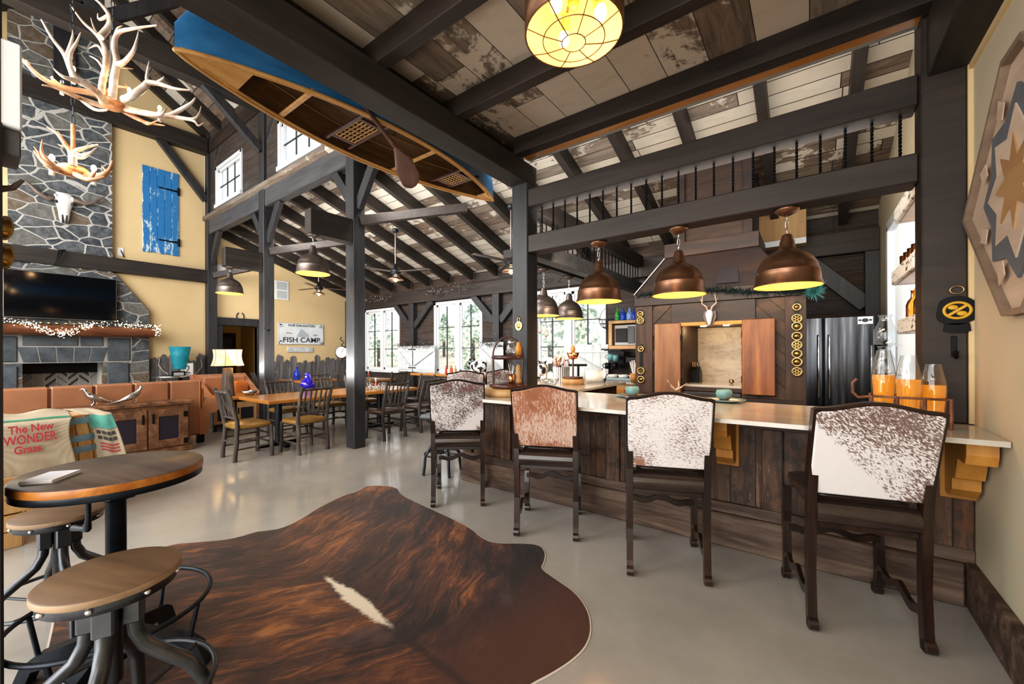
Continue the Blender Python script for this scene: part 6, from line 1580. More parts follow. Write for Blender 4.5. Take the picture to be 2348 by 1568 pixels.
# ---- brass horns on the left edge post
def brass_horn(p, rz, label):
    h = thing('brass_horn', label, 'horn', tuple(p), rz, 'brass horns')
    MB().lathe([(.010,-.22),(.011,-.10),(.016,-.05),(.026,-.01),(.046,.022),(.038,.02),(.02,-.01)], 20, RX(R(100))).build('bell', M['brass_d'], h)
    MB().tube([(0,.2,.03),(0,.3,.1),(0,.22,.16)], .012, 8).build('tubing', M['brass_d'], h)
hx = atX(12,522,-2.44); brass_horn((hx.x,hx.y-.02,hx.z), R(150), 'upper brass horn bell at the left edge of the photo')
hx = atX(14,588,-2.44); brass_horn((hx.x,hx.y-.02,hx.z), R(150), 'lower brass horn bell at the left edge of the photo')
hx = atX(0,432,-2.44); o = MB().tube([(0,-.04,-.005),(0,.0,-.002),(0,.03,.012),(0,.055,.05)], [.014,.013,.010,.006], 8).build('curved_hook', M['horn'], None, loc=(hx.x,hx.y+.0,hx.z)); tag(o, 'dark curved horn hook at the left edge of the photo', 'hook')
# ================================================================== CANOE
CX, CZ, CY0_, CY1_ = -3.2, 3.38, .77, 3.93
can = thing('canoe', 'blue canoe with wooden inside hung upside down beside the tie beam', 'canoe', (CX,(CY0_+CY1_)/2,CZ))
CL = (CY1_-CY0_)/2; CW2 = .385; CDp = .37
def hw(u): return CW2*max(0.0, math.sin(math.pi*min(1,max(0,u))))**.78
def kz(u):   # keel height above gunwale plane
    e = min(u,1-u)
    return CDp*(1-(max(0,.06-e)/.06)**2*.55) if e < .06 else CDp+.015*math.cos(2*math.pi*u)
def hull(off):
    def fn(u, v):
        w_ = max(.004,hw(u)-off); d_ = max(.01,kz(u)-off); a = math.pi*v
        c_, s_ = math.cos(a), math.sin(a)
        x = w_*math.copysign(abs(c_)**.60, c_); z = d_*abs(s_)**.60
        return (x, -CL+2*CL*u, z)
    return fn
M['canoe_blue'] = None
t = NT('canoe_blue_paint'); co = t.obj(); n = t.noise(t.map(co,(1,.15,1)), 9, 8, .7); 
t.P(Base_Color=t.ramp(n, [(.3,(.012,.095,.24)),(.55,(.022,.15,.33)),(.75,(.05,.22,.42)),(.85,(.10,.30,.48))]), Roughness=.45); t.bump(n,.1,.004); M['canoe_blue'] = t.m
M['canoe_in'] = woodmat('canoe_cedar_inside', (.075,.040,.018), (.20,.115,.05), 'Y', 4, 16, .4, .1, extra=(.13,.07,.03))
M['gun'] = woodmat('gunwale_wood', (.40,.18,.045), (.68,.42,.16), 'Y', 4, 16, .35, .05)
MB().grid(hull(0), 60, 24).build('hull', M['canoe_blue'], can)
MB().grid(hull(.012), 60, 24).build('inner_lining', M['canoe_in'], can)
for sx in (-1,1):
    MB().tube([(sx*hw(i/40),-CL+2*CL*i/40,0) for i in range(41)], .014, 8).build('outer_gunwale', M['gun'], can)
    MB().tube([(sx*max(0,hw(i/40)-.035),-CL+2*CL*i/40,.004) for i in range(2,39)], .011, 8).build('inner_gunwale', M['gun'], can)
def deck(u0, u1):
    n = 12; P = [(hw(u0+(u1-u0)*i/n), -CL+2*CL*(u0+(u1-u0)*i/n)) for i in range(n+1)]
    return MB().prism([(x,y) for x,y in P]+[(-x,y) for x,y in reversed(P)], .0, .018)
deck(0.0,.125).build('bow_deck', M['gun'], can); deck(.93,1.0).build('stern_deck', M['gun'], can)
for u_ in (.40,.78):
    y_ = -CL+2*CL*u_; w_ = hw(u_)
    fr = MB()
    for dy in (-.115,.115): fr.beam((-w_,y_+dy,.035),(w_,y_+dy,.035),.028,.024,.004)
    for sx in (-.55,.55): fr.beam((sx*w_,y_-.115,.035),(sx*w_,y_+.115,.035),.035,.022,.004)
    so = fr.build('seat_frame', M['tray_wood'], can)
    cn = MB()
    for k in range(7):
        x_ = -w_*.5+w_*k/6; cn.tube([(x_,y_-.105,.035),(x_+.008,y_,.031),(x_,y_+.105,.035)], .006, 5)
    for k in range(6):
        yy = y_-.09+.18*k/5; cn.tube([(-w_*.52,yy,.033),(0,yy+.006,.039),(w_*.52,yy,.033)], .006, 5)
    cn.build('cane_weave', M['pine'], so)
for u_ in (.235,.60): MB().beam((-hw(u_),-CL+2*CL*u_,.02),(hw(u_),-CL+2*CL*u_,.02),.04,.02,.004).build('thwart', M['gun'], can)
for k in range(1,6):
    MB().tube([Vector(hull(.016)(i/40, k/6)) for i in range(5,37)], .004, 4).build('lining_rib', M['gun'], can)
for u_,y_ in ((.2,.2),(.8,.8)):
    MB().tube([(.0,-CL+2*CL*u_,kz(u_)),(.25,-CL+2*CL*u_,kz(u_)+.15),(.62,-CL+2*CL*u_,.14)], .01, 6).build('hanging_strap', M['black'], can)
# paddle
g0 = atX(788,180,-2.78); g1 = atX(905,335,-2.88); g2 = atX(950,428,-2.92)
pd = thing('canoe_paddle', 'dark varnished wooden paddle hung under the canoe', 'paddle', tuple(g1))
M['paddle'] = woodmat('paddle_wood', (.050,.022,.018), (.17,.085,.07), 'Z', 3, 10, .3, .05, coat=.3)
a_, b_, c_2 = g0-g1, Vector((0,0,0)), g2-g1
MB().tube([a_*.96, a_*.5, b_], [.019,.017,.019], 10).build('shaft', M['paddle'], pd)
ax = (g2-g0).normalized(); view = (g1-CAM).normalized(); sd = ax.cross(view).normalized(); nn = sd.cross(ax)
R3 = Matrix((sd, ax, nn)).transposed()
MB().tube([a_*.90,a_*.95,a_*1.0,a_*1.03], [.019,.028,.046,.034], 12).build('grip', M['paddle'], pd)
Lb = c_2.length; bl = MB()
def blade(u, v):
    t_ = u; w_ = .016+.075*min(1,t_*2.2)**1.2*(1-max(0,(t_-.80)/.20)**2.2*.85); a = 2*math.pi*v
    return tuple(c_2*t_ + sd*(w_*math.cos(a)) + nn*((.012-.006*t_)*math.sin(a)))
bl.grid(blade, 24, 14); bl.build('blade', M['paddle'], pd)
# ================================================================== LOFT RAILINGS
zl0, zl1, zu0, zu1 = 2.523, 2.706, 3.003, 3.192
M['rope_iron'] = flat('twisted_iron', (.010,.010,.012), .45, .5)
def baluster_mesh(h):
    mb = MB(); n = 22
    vs = []; 
    for i in range(n+1):
        a0 = i*.9
        for k in range(4): vs.append((.010*math.cos(a0+k*math.pi/2), .010*math.sin(a0+k*math.pi/2), h*i/n))
    fs = [(i*4+k, i*4+(k+1)%4, i*4+4+(k+1)%4, i*4+4+k) for i in range(n) for k in range(4)]
    return mb.add(vs, fs)
rl1 = thing('loft_railing', 'dark timber railing with twisted iron balusters above the bar', 'railing', (-.92,3.6,zl0))
MB().box(-1.47,1.465,-.09,.09,0,zl1-zl0,.008).build('lower_beam', M['timber'], rl1)
MB().box(-1.47,1.465,-.09,.09,zu0-zl0,zu1-zl0,.008).build('upper_beam', M['timber'], rl1)
x0, x1 = atY(1243,480,3.6).x+.92, atY(2064,300,3.6).x+.92
bm = baluster_mesh(zu0-zl1); b0 = bm.build('baluster', M['rope_iron'], rl1, loc=(x0,0,zl1-zl0))
for k in range(1,21): dup(b0, loc=(x0+(x1-x0)*k/20,0,zl1-zl0))
rl2 = thing('loft_railing', 'dark timber railing running back over the kitchen beside the pendants', 'railing', (-2.48,5.5,zl0))
MB().box(-.08,.08,-1.81,1.72,0,zl1-zl0,.008).build('lower_beam', M['timber_girt'], rl2)
MB().box(-.08,.08,-1.81,1.72,zu0-zl0,zu1-zl0,.008).build('upper_beam', M['timber_y'], rl2)
b0 = bm.build('baluster', M['rope_iron'], rl2, loc=(0,-1.6,zl1-zl0))
for k in range(1,26): dup(b0, loc=(0,-1.6+3.25*k/25,zl1-zl0))
# ================================================================== KITCHEN HEARTH
HY = 5.4
hx = lambda px_, Y=HY: atY(px_, 800, Y).x
hz = lambda py_, px_=1650, Y=HY: atY(px_, py_, Y).z
xl, xr = hx(1458), hx(1849); ox0, ox1 = hx(1565), hx(1700); oz0, oz1 = hz(887), hz(742)
htop = 2.24
hea = thing('kitchen_hearth', 'dark reclaimed wood kitchen hearth surround with a tapered hood and chimney', 'hearth', ((xl+xr)/2,HY,0))
M['hearth_w'] = woodmat('hearth_dark_wood', (.010,.005,.0035), (.064,.026,.013), 'X', 4, 9, .5, .25, extra=(.027,.011,.007))
def diag(t, rid, grain, co, rc):
    rr = t.sep(rc); a = t.ramp(grain, [(.25,(.022,.014,.010)),(.55,(.085,.045,.025)),(.8,(.22,.12,.06))]); b = t.ramp(grain, [(.25,(.02,.018,.017)),(.6,(.07,.06,.055)),(.85,(.17,.15,.14))]); return t.mix(rr[1], a, b)
M['hearth_col'] = woodmat('hearth_column', (.022,.011,.007), (.13,.060,.030), 'Z', 4, 10, .55, .25, extra=(.06,.028,.015))
def hpart(name, mat, *bx, b=.004):
    mb = MB()
    for q in bx: mb.box(*q, b)
    return loc(mb, name, mat, hea)
hpart('header_beam', M['hearth_w'], (xl-.01,xr+.01,HY-.03,HY+.20,hz(690),htop)); hpart('center_lintel', M['hearth_w'], (hx(1540),hx(1733),HY-.02,HY+.20,oz1+.02,hz(690)-.002))
hpart('column', M['hearth_col'], (xl,hx(1497),HY-.015,HY+.15,0,hz(690)-.002))
hpart('column', M['hearth_col'], (hx(1800),xr,HY-.015,HY+.15,0,hz(690)))
lowz = hz(908)
hpart('ledge', M['hearth_w'], (xl,xr,HY-.03,HY+.20,lowz-.05,lowz))
hpart('lower_front', M['hearth_w'], (xl,xr,HY,HY+.10,.02,lowz-.05))
def diagboards(xa, xb, za, zb, sgn, name):
    # boards laid at 45 degrees, clipped to the rectangle
    def clip(P, f):
        out = []
        for i in range(len(P)):
            a, b = P[i], P[(i+1)%len(P)]; fa, fb_ = f(a), f(b)
            if fa >= 0: out.append(a)
            if fa*fb_ < 0: k = fa/(fa-fb_); out.append((a[0]+(b[0]-a[0])*k, a[1]+(b[1]-a[1])*k))
        return out
    w_ = .13; n = 0; k = -30
    mb = MB()
    while k < 40:
        P = []
        o_ = k*w_*1.414
        P = [(xa-3, za+o_-3*sgn*1),(xb+3, za+o_+(xb-xa+3)*sgn),(xb+3, za+o_+(xb-xa+3)*sgn+w_*1.38),(xa-3, za+o_-3*sgn+w_*1.38)]
        for f in (lambda p: p[0]-xa, lambda p: xb-p[0], lambda p: p[1]-za, lambda p: zb-p[1]):
            P = clip(P, f) if P else P
        if len(P) > 2: mb.prism(P, -(HY+.06), -(HY+.0+.012*(k%2)), PXZ)
        k += 1
    return loc(mb, name, M['hearth_dg'], hea)
M['hearth_dg'] = woodmat('hearth_diagonal_boards', (.014,.009,.007), (.17,.09,.045), 'X', 4, 3, .6, .35, extra=(.055,.030,.018))
diagboards(hx(1497), ox0, lowz, oz1+.02, 1, 'diagonal_boards'); diagboards(ox1, hx(1800), lowz, oz1+.02, -1, 'diagonal_boards')
diagboards(hx(1733), hx(1800), oz1+.02, hz(690)-.002, -1, 'diagonal_boards'); diagboards(hx(1497), hx(1540), oz1+.02, hz(690)-.002, 1, 'diagonal_boards')
# opening: inside niche
hpart('niche_side', M['hearth_w'], (ox0-.03,ox0,HY+.06,HY+.9,oz0-.1,oz1+.02)); hpart('niche_side', M['hearth_w'], (ox1,ox1+.03,HY+.06,HY+.9,oz0-.1,oz1+.02))
hpart('niche_lintel', M['corbel'], (ox0-.03,ox1+.03,HY-.035,HY+.02,oz1-.015,oz1+.03))
hpart('niche_roof', M['hearth_w'], (ox0,ox1,HY+.1,HY+.9,oz1+.0,oz1+.03))
t = NT('niche_granite'); n = t.noise(t.map(t.obj(),(1,1,2)), 6, 9, .75, 1.2); t.P(Base_Color=t.ramp(n, [(.3,(.30,.25,.19)),(.5,(.55,.49,.41)),(.7,(.66,.62,.55))]), Roughness=.4); M['granite'] = t.m
hpart('niche_back', M['granite'], (ox0,ox1,HY+.86,HY+.9,oz0-.1,oz1))
hpart('niche_counter', M['quartz'], (ox0,ox1,HY+.10,HY+.86,oz0-.02,oz0+.01)); hpart('steel_shelf', M['silver'], (ox0+.01,ox1-.01,HY-.02,HY+.10,lowz+.0,lowz+.04))
hpart('niche_front_rail', M['hearth_w'], (ox0,ox1,HY+.02,HY+.12,lowz+.045,oz0-.02))
for s_ in (.3,.7):
    q = ox0+(ox1-ox0)*s_; loc(MB().lathe([(0,0),(.035,0),(.035,.012),(0,.012)], 16, TR(q,HY+.25,oz1-.013)), 'puck_light', M['bulb'], hea)
    warm((q,HY+.35,oz1-.06), 3, .03, (1,.66,.34))
M['plankdoor'] = woodmat('knotty_plank_door', (.13,.040,.010), (.50,.215,.065), 'Z', 2.2, 8, .4, .1, extra=(.32,.115,.032))
M['plankdoor_l'] = woodmat('pale_plank_door', (.15,.058,.022), (.44,.25,.12), 'Z', 2.2, 8, .45, .1, extra=(.30,.14,.060))
for (a,b,t0,t1,mt_) in ((1501,1560,742,907,M['plankdoor_l']),(1701,1777,731,906,M['plankdoor'])):
    za, zb = atY((a+b)/2,t1,HY-.06).z, atY((a+b)/2,t0,HY-.06).z; xa, xb = atY(a,800,HY-.06).x, atY(b,800,HY-.06).x
    d = hpart('plank_door', mt_, (xa,xb,HY-.065,HY-.035,za,zb), b=.006); 
    hxx = xb if a < 1600 else xa
    for q in (.2,.8): loc(MB().tube([(hxx,HY-.05,za+(zb-za)*q-.04),(hxx,HY-.05,za+(zb-za)*q+.04)], .010, 8), 'door_hinge', M['black'], hea)
# hood + chimney
c_l, c_r, c_z = atY(1563,569,HY+.15).x, atY(1715,547,HY+.15).x, atY(1715,547,HY+.15).z
hb_l, hb_r, hb_z = atY(1457,669,HY).x, xr-.12, htop
D0, D1 = HY-.02, HY+1.1; E0, E1 = HY+.15, HY+.85
vs = [(hb_l,D0,hb_z),(hb_r,D0,hb_z),(hb_r,D1,hb_z),(hb_l,D1,hb_z),(c_l-.18,E0-.05,c_z-.10),(c_r+.10,E0-.05,c_z-.10),(c_r+.10,E1+.05,c_z-.10),(c_l-.18,E1+.05,c_z-.10)]
loc(MB().add(vs, [(0,1,5,4),(1,2,6,5),(2,3,7,6),(3,0,4,7),(4,5,6,7),(3,2,1,0)]), 'tapered_hood', M['hearth_w'], hea)
hpart('hood_band', M['hearth_w'], (c_l-.20,c_r+.12,E0-.08,E1+.06,c_z-.12,c_z+.06)); 
loc(MB().tube([(hb_l-.01,D0-.01,hb_z),(c_l-.19,E0-.06,c_z-.10)], .014, 6), 'hood_edge_trim', M['silver'], hea)
def chf(t, rid, grain, co, rc): return t.ramp(grain, [(.25,(.016,.008,.006)),(.55,(.040,.019,.010)),(.8,(.10,.05,.026))])
M['chim_boards'] = planked('hood_chimney_boards', 'X', 'Z', .24, 4.0, chf, .6, .04, .4)
hpart('chimney_boards', M['chim_boards'], (c_l,c_r,E0,E1,c_z,4.6))
for x_ in (c_l,c_r):
    for y_ in (E0,E1): hpart('chimney_corner_post', M['hearth_w'], (x_-.05,x_+.05,y_-.04,y_+.05,c_z+.02,4.4))
for q in range(3):
    a = hb_l+(hb_r-hb_l)*(.30+.27*q); loc(MB().add([(a,D0-.012+.0,hb_z+.05),(a+.24,D0-.012,hb_z+.05),(a+.22,D0+.055,hb_z+.24),(a+.02,D0+.055,hb_z+.24)], [(0,1,2,3)]), 'hood_panel', flat('hood_dark_panel',(.05,.042,.046),.25,.4) if q == 0 else bpy.data.materials['hood_dark_panel'], hea)
# pine box right of the chimney
p0, p1 = atY(1725,505,6.9), atY(1849,552,6.9)
pb = thing('wall_cabinet', 'pale pine box with a white light tube on the back wall right of the chimney', 'cabinet', ((p0.x+p1.x)/2,7.0,p1.z)); w_ = (p1.x-p0.x)/2
MB().box(-w_,w_,-.10,.24,0,p0.z-p1.z+.25,.004).build('pine_front', M['pine'], pb); MB().box(-w_,w_,-.14,-.10,-.03,.05,.004).build('light_tube', M['window_white'], pb)
# garland
def needle_garland(name, label, path, n, mat, r=.09):
    g = thing(name, label, 'garland', tuple(path[0]), 0); mb = MB()
    for i in range(n):
        u = rnd.random()*(len(path)-1); k = int(u); p = path[k].lerp(path[k+1], u-k)-path[0]
        d = Vector((rnd.gauss(0,1),rnd.gauss(0,1),rnd.gauss(0,1))).normalized()*r*rnd.uniform(.5,1)
        mb.tube([p, p+d], [.005,.001], 3)
    o = mb.build('needles', mat, g); o['kind'] = 'stuff'; return g
M['pine_needle'] = flat('dark_pine_needles', (.010,.026,.026), .6, var=.5, vs=20)
pth = [atY(px_, py_, HY-.06) for px_,py_ in ((1462,678),(1540,668),(1620,664),(1700,668),(1790,668),(1845,665))]
needle_garland('pine_garland','dark pine garland along the top beam of the kitchen hearth', pth, 800, M['pine_needle'], .085)
M['tinsel'] = flat('teal_tinsel', (.10,.32,.32), .3, .4, var=.5, vs=30)
pth = [atY(px_, py_, HY-.08) for px_,py_ in ((1866,672),(1868,662),(1866,650))]
needle_garland('pine_bundle','teal silver tinsel bunch at the right end of the hearth garland', pth, 420, M['tinsel'], .12)
# deer skull mount
p = atY(1628,726,HY-.04); ds = thing('deer_skull_mount', 'small deer skull with two prong antlers on a shield above the hearth opening', 'skull', tuple(p)); ds.scale = (.66,.8,.66)
MB().prism([(-.10,.10),(.10,.10),(.11,-.02),(.05,-.14),(0,-.17),(-.05,-.14),(-.11,-.02)][::-1], .0, .02, PXZ).build('shield', M['tray_wood'], ds)
MB().tube([(0,-.03,.10),(0,-.06,.04),(0,-.06,-.04),(0,-.05,-.11),(0,-.045,-.15)], [.045,.065,.05,.034,.018], 12).build('skull', M['bone'], ds)
for s_ in (-1,1): an = MB().tube([(s_*.03,-.05,.12),(s_*.05,-.05,.18),(s_*.12,-.06,.24),(s_*.11,-.09,.32),(s_*.10,-.10,.40)], [.018,.015,.013,.010,.003], 8).build('antler', M['antler'], ds); MB().tube([(s_*.115,-.07,.27),(s_*.15,-.08,.33)], [.009,.002], 6).build('tine', M['antler'], an)
# brass medallion straps
def medallions(px_, pys, label, dark):
    p = atY(px_, pys[0], HY-.02); s = thing('medallion_strap', label, 'ornament', tuple(p)); z0 = p.z
    zb = atY(px_, pys[-1], HY-.02).z-z0
    MB().box(-.018,.018,-.004,.0,zb-.05,.06).build('leather_strap', M['black'], s)
    for i,py_ in enumerate(pys):
        z_ = atY(px_, py_, HY-.02).z-z0; r_ = .052 if i else .042
        mm = MB().tube([(r_*.82*math.cos(2*math.pi*k/24),-.010,z_+r_*.82*math.sin(2*math.pi*k/24)) for k in range(24)], .011, 6, closed=True)
        mm = mm.build('brass_ring', M['brass'], s); q_ = i % 3
        em = MB()
        if q_ == 0: em.lathe([(0,0),(r_*.55,.0),(r_*.45,.008),(0,.010)], 16, TR(0,-.006,z_) @ RX(R(90)))
        elif q_ == 1:
            for k in range(3): em.beam((-r_*.7*math.cos(k*1.05),-.010,z_-r_*.7*math.sin(k*1.05)),(r_*.7*math.cos(k*1.05),-.010,z_+r_*.7*math.sin(k*1.05)),.006,.012,0)
        else: em.ball((0,-.010,z_), (r_*.5,.006,r_*.42), 10, 6)
        em.build('brass_emblem', M['brass_d'], s)
medallions(1827, [704,730,748,771,791,811,830,852], 'strap of eight brass horse medallions on the right hearth column', False)
medallions(1469, [720,735], 'short dark strap of brass rings at the top of the left hearth column', True)
medallions(1470, [800,850,870], 'strap with pale and brown brass medallions low on the left hearth column', True)
# knife block in niche
p = atY(1596,868,HY+.5); kb_ = thing('knife_block', 'black knife block with knives in the lit hearth niche', 'knife block', (p.x,HY+.5,oz0+.011))
MB().prism([(-.07,0),(.09,0),(.09,.13),(-.01,.21),(-.07,.17)], -.06, .06, PYZ).build('block', M['black'], kb_)
for k in range(4): q_ = -.04+.027*k; MB().tube([(q_,.02,.18),(q_-.002,-.01,.27)], .011, 6).build('knife_handle', M['pine'] if k < 2 else M['silver'], kb_)
p = atY(1676,866,HY+.4); o = MB().ball((0,0,.03), (.03,.03,.03), 10, 8).build('brass_ornament', M['brass'], None, loc=(p.x,HY+.45,oz0+.011)); tag(o, 'small brass round ornament in the lit hearth niche', 'ornament')
# ---- microwave shelf and bottles left of the hearth
my = 6.3
q0, q1 = atY(1395,736,my), atY(1462,800,my)
mc = thing('microwave_cabinet', 'oak wall shelf cabinet holding the microwave left of the hearth', 'cabinet', ((q0.x+q1.x)/2,my,q1.z)); W2 = (q1.x-q0.x)/2; Hc = q0.z-q1.z
MB().box(-W2,W2,0,.42,Hc-.05,Hc,.006).build('top_board', M['pine'], mc); MB().box(-W2,W2,0,.42,0,.06,.006).build('bottom_board', M['pine'], mc)
MB().box(-W2,-W2+.06,0,.42,.06,Hc-.05,.004).build('side_board', M['pine'], mc); MB().box(W2-.03,W2,0,.42,.06,Hc-.05,.004).build('side_board', M['pine'], mc)
mw = thing('microwave', 'stainless microwave in the oak wall shelf', 'microwave', ((q0.x+q1.x)/2+.02,my+.02,q1.z+.061))
MB().box(-W2+.07,W2-.06,.02,.36,0,Hc-.13,.006).build('case', flat('stainless', (.22,.225,.23), .4, .7), mw); MB().box(-W2+.09,W2-.20,.0,.02,.05,Hc-.19,.004).build('door_glass', M['black'], mw); MB().box(W2-.19,W2-.08,.0,.02,.03,Hc-.16,.004).build('control_panel', flat('panel_dark',(.06,.06,.07),.3), mw)
for px_,top,mat,l,rr_ in ((1416,704,flat('green_glass',(.03,.35,.05),.1,trans=.4),'tall green glass bottle on the oak microwave shelf',.04),(1429,708,cobalt2,'round blue glass bottle on the oak microwave shelf, left one',.05),(1444,706,flat('pale_blue_glass',(.25,.42,.75),.1,trans=.4),'pale blue glass bottle on the oak microwave shelf',.055),(1454,709,bpy.data.materials['blue_glass'],'blue glass bottle on the oak microwave shelf, right one',.045)):
    p = atY(px_, 733, my+.15); h = atY(px_, top, my+.15).z-q0.z; bottle((p.x,my+.15,q0.z+.001), h, rr_, mat, l, group='coloured bottles on the microwave shelf')
# base cabinet below with tray, mugs, coffee maker
a0, a1 = atY(1388,868,6.2), atY(1462,868,6.2)
bc = thing('base_cabinet', 'oak kitchen base cabinet with dark panel left of the hearth', 'cabinet', ((a0.x+a1.x)/2,6.2,0)); W2 = (a1.x-a0.x)/2; zt = 1.0
MB().box(-W2,W2,.0,.9,.05,zt-.04,.004).build('carcass', M['pine'], bc); MB().box(-W2-.03,W2,-.03,.95,zt-.04,zt,.004).build('worktop', M['quartz'], bc)
d = MB().box(-W2+.05,W2-.20,-.02,.0,.12,zt-.12,.004).build('door', M['corbel'], bc); MB().box(-W2+.13,W2-.28,-.026,-.02,.2,zt-.2).build('door_panel', M['bark'], d); MB().box(W2-.24,W2-.2,-.04,-.02,zt-.35,zt-.30).build('door_handle', M['black'], d)
p = Vector(((a0.x+a1.x)/2+.0,6.35,zt+.001)); tr_ = thing('serving_tray', 'pale blue sectioned serving tray on the oak base cabinet', 'tray', tuple(p)); MB().box(-.30,.26,-.12,.12,0,.05,.02).build('tray_body', flat('pale_blue_tray',(.28,.40,.46),.3), tr_)
for k in range(3): MB().lathe([(0,.05),(.07,.052),(.085,.10),(.075,.10),(.06,.06),(0,.058)], 16, TR(-.2+.18*k,0,0)).build('section_bowl', M['white'], tr_)
cmk = thing('coffee_maker', 'black coffee maker on the oak base cabinet', 'coffee maker', ((a0.x+a1.x)/2+.05,6.75,zt+.001)); MB().box(-.14,.14,-.12,.16,0,.05,.01).build('base', M['black'], cmk); MB().box(-.14,.14,.04,.16,.05,.36,.01).build('tank', M['black'], cmk); MB().box(-.14,.14,-.12,.16,.28,.40,.02).build('brew_head', M['black'], cmk); MB().lathe([(0,.055),(.075,.055),(.085,.12),(.06,.2),(.065,.22),(0,.22)], 18, TR(0,-.04,0)).build('carafe', flat('smoky_glass',(.03,.03,.035),.05), cmk)
mr = thing('mug_rack', 'black wall rack left of the microwave', 'rack', tuple(atY(1405,812,7.02))); MB().box(-.16,.16,-.02,.16,.06,.075,.003).build('rack_board', M['black'], mr); MB().box(-.15,.15,.16,.18,-.28,.18,.003).build('rack_back', M['black'], mr)
for i,(px_,py_) in enumerate(((1400,818),(1412,820),(1394,838),(1410,838))):
    p = atY(px_,py_,6.98); m_ = thing('mug', ['teal mug hanging on the black rack, left one','teal mug hanging on the black rack, right one','black mug standing under the rack, left one','black mug standing under the rack, right one'][i], 'mug', tuple(p), 0, 'mugs at the black rack'); mt_ = M['teal_glaze'] if i < 2 else M['black']
    MB().lathe([(0,-.06),(.05,-.06),(.058,.05),(.052,.05),(.045,-.05),(0,-.05)], 18).build('body', mt_, m_); MB().tube([(-.05,0,.03),(-.095,0,.025),(-.10,0,-.02),(-.055,0,-.04)], .009, 6).build('handle', mt_, m_)
# knives / fronds at right of cabinet
p = atY(1453,862,6.1); vb = thing('utensil_crock', 'crock with white utensils left of the hearth column', 'crock', (p.x,6.12,zt+.001)); MB().lathe([(0,0),(.05,0),(.06,.14),(.053,.14),(.045,.01),(0,.01)], 16).build('crock', M['corbel'], vb)
for k in range(7): MB().tube([(0,0,.06),(.06*math.cos(k*.9),.05*math.sin(k*.9),.30+.02*(k%3))], [.008,.012], 6).build('utensil', M['white'], vb)
# wire basket hanging by the window
p = atY(1390,742,7.25); o = thing('wire_basket', 'round wire basket hanging beside the kitchen window', 'basket', tuple(p))
wb_ = MB()
for z_,r_ in ((.0,.13),(.08,.15),(-.07,.08)): wb_.tube([(r_*math.cos(2*math.pi*i/24),r_*.6*math.sin(2*math.pi*i/24),z_) for i in range(24)], .005, 4, closed=True)
for k in range(10): a = 2*math.pi*k/10; wb_.tube([(.15*math.cos(a),.09*math.sin(a),.08),(.13*math.cos(a),.078*math.sin(a),0),(.08*math.cos(a),.05*math.sin(a),-.07),(0,0,-.10)], .004, 4)
wb_.build('wire_bowl', M['iron'], o); MB().tube([(-.15,0,.08),(-.08,0,.24),(0,0,.30),(.08,0,.24),(.15,0,.08)], .005, 5).build('wire_handle', M['iron'], o)
# ---- fridge
fx0, fx1, fz = -.335, .576, 1.88
M['blk_steel'] = None
t = NT('black_stainless'); n = t.noise(t.map(t.obj(),(6,1,.25)), 3, 3, .5); t.P(Base_Color=t.ramp(n,[(.35,(.035,.036,.040)),(.55,(.10,.105,.115)),(.72,(.26,.28,.31))]), Metallic=.9, Roughness=.22); M['blk_steel'] = t.m
fr = thing('refrigerator', 'black stainless french door refrigerator right of the hearth', 'refrigerator', ((fx0+fx1)/2,6.0,0)); w_ = (fx1-fx0)/2; sp = .126-(fx0+fx1)/2
MB().box(-w_,w_,.07,.85,.02,fz,.006).build('cabinet_body', M['black'], fr)
for (a,b) in ((-w_,sp-.004),(sp+.004,w_)):
    d = MB().box(a,b,0,.065,.80,fz-.005,.012).build('door', M['blk_steel'], fr); hxx = sp-.05 if a < -.3 else sp+.05
    MB().tube([(hxx,-.0,.92),(hxx,-.045,.95),(hxx,-.045,1.62),(hxx,0,1.66)], .013, 8).build('handle', M['silver'], d)
dw = MB().box(-w_,w_,0,.065,.06,.79,.012).build('freezer_drawer', M['blk_steel'], fr); MB().tube([(-w_+.1,0,.70),(-w_+.12,-.045,.70),(w_-.12,-.045,.70),(w_-.1,0,.70)], .013, 8).build('handle', M['silver'], dw)
p = atY(1984,734,5.99); o = thing('fridge_magnet', 'small white rectangular magnet plate on the upper corner of the refrigerator', 'magnet', (p.x,5.998,p.z)); MB().box(-.065,.065,-.006,0,-.042,.042,.002).build('plate', M['white'], o); MB().ball((0,-.007,0), (.03,.003,.022), 12, 6).build('emblem', ink, o)
for s_ in (-1,1): MB().box(s_*.045-.012,s_*.045+.012,-.008,-.006,-.008,.012).build('print_mark', ink, o)
# ---- right wall window with vertical slats, shelves, copper mugs
wf = MB()
for (y0,y1,z0,z1) in ((KY0,KY1,KZ0-.05,KZ0+.06),(KY0,KY1,KZ1-.06,KZ1+.05),(KY0-.05,KY0+.06,KZ0,KZ1),(KY1-.06,KY1+.05,KZ0,KZ1)): wf.box(XW-.02,XW+.12,y0,y1,z0,z1,.004)
wo = struct(wf.build('window_7', M['window_white']), 'kitchen side window with white vertical slats behind the shelves', 'window')
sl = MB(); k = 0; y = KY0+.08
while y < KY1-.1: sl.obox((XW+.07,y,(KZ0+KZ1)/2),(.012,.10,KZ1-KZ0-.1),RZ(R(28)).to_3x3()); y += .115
t = NT('vertical_slat'); t.P(Base_Color=(.82,.84,.84,1), Roughness=.5, Subsurface_Weight=0.0, Emission_Color=(.9,.95,1,1), Emission_Strength=.25); sl.build('window_slats', t.m, wo)  # slats glow faintly to suggest daylight coming through
M['birch'] = None
t = NT('birch_bark'); n = t.noise(t.map(t.obj(),(1,1,5)), 7, 7, .7); n2 = t.noise(t.obj(), 22, 4, .6)
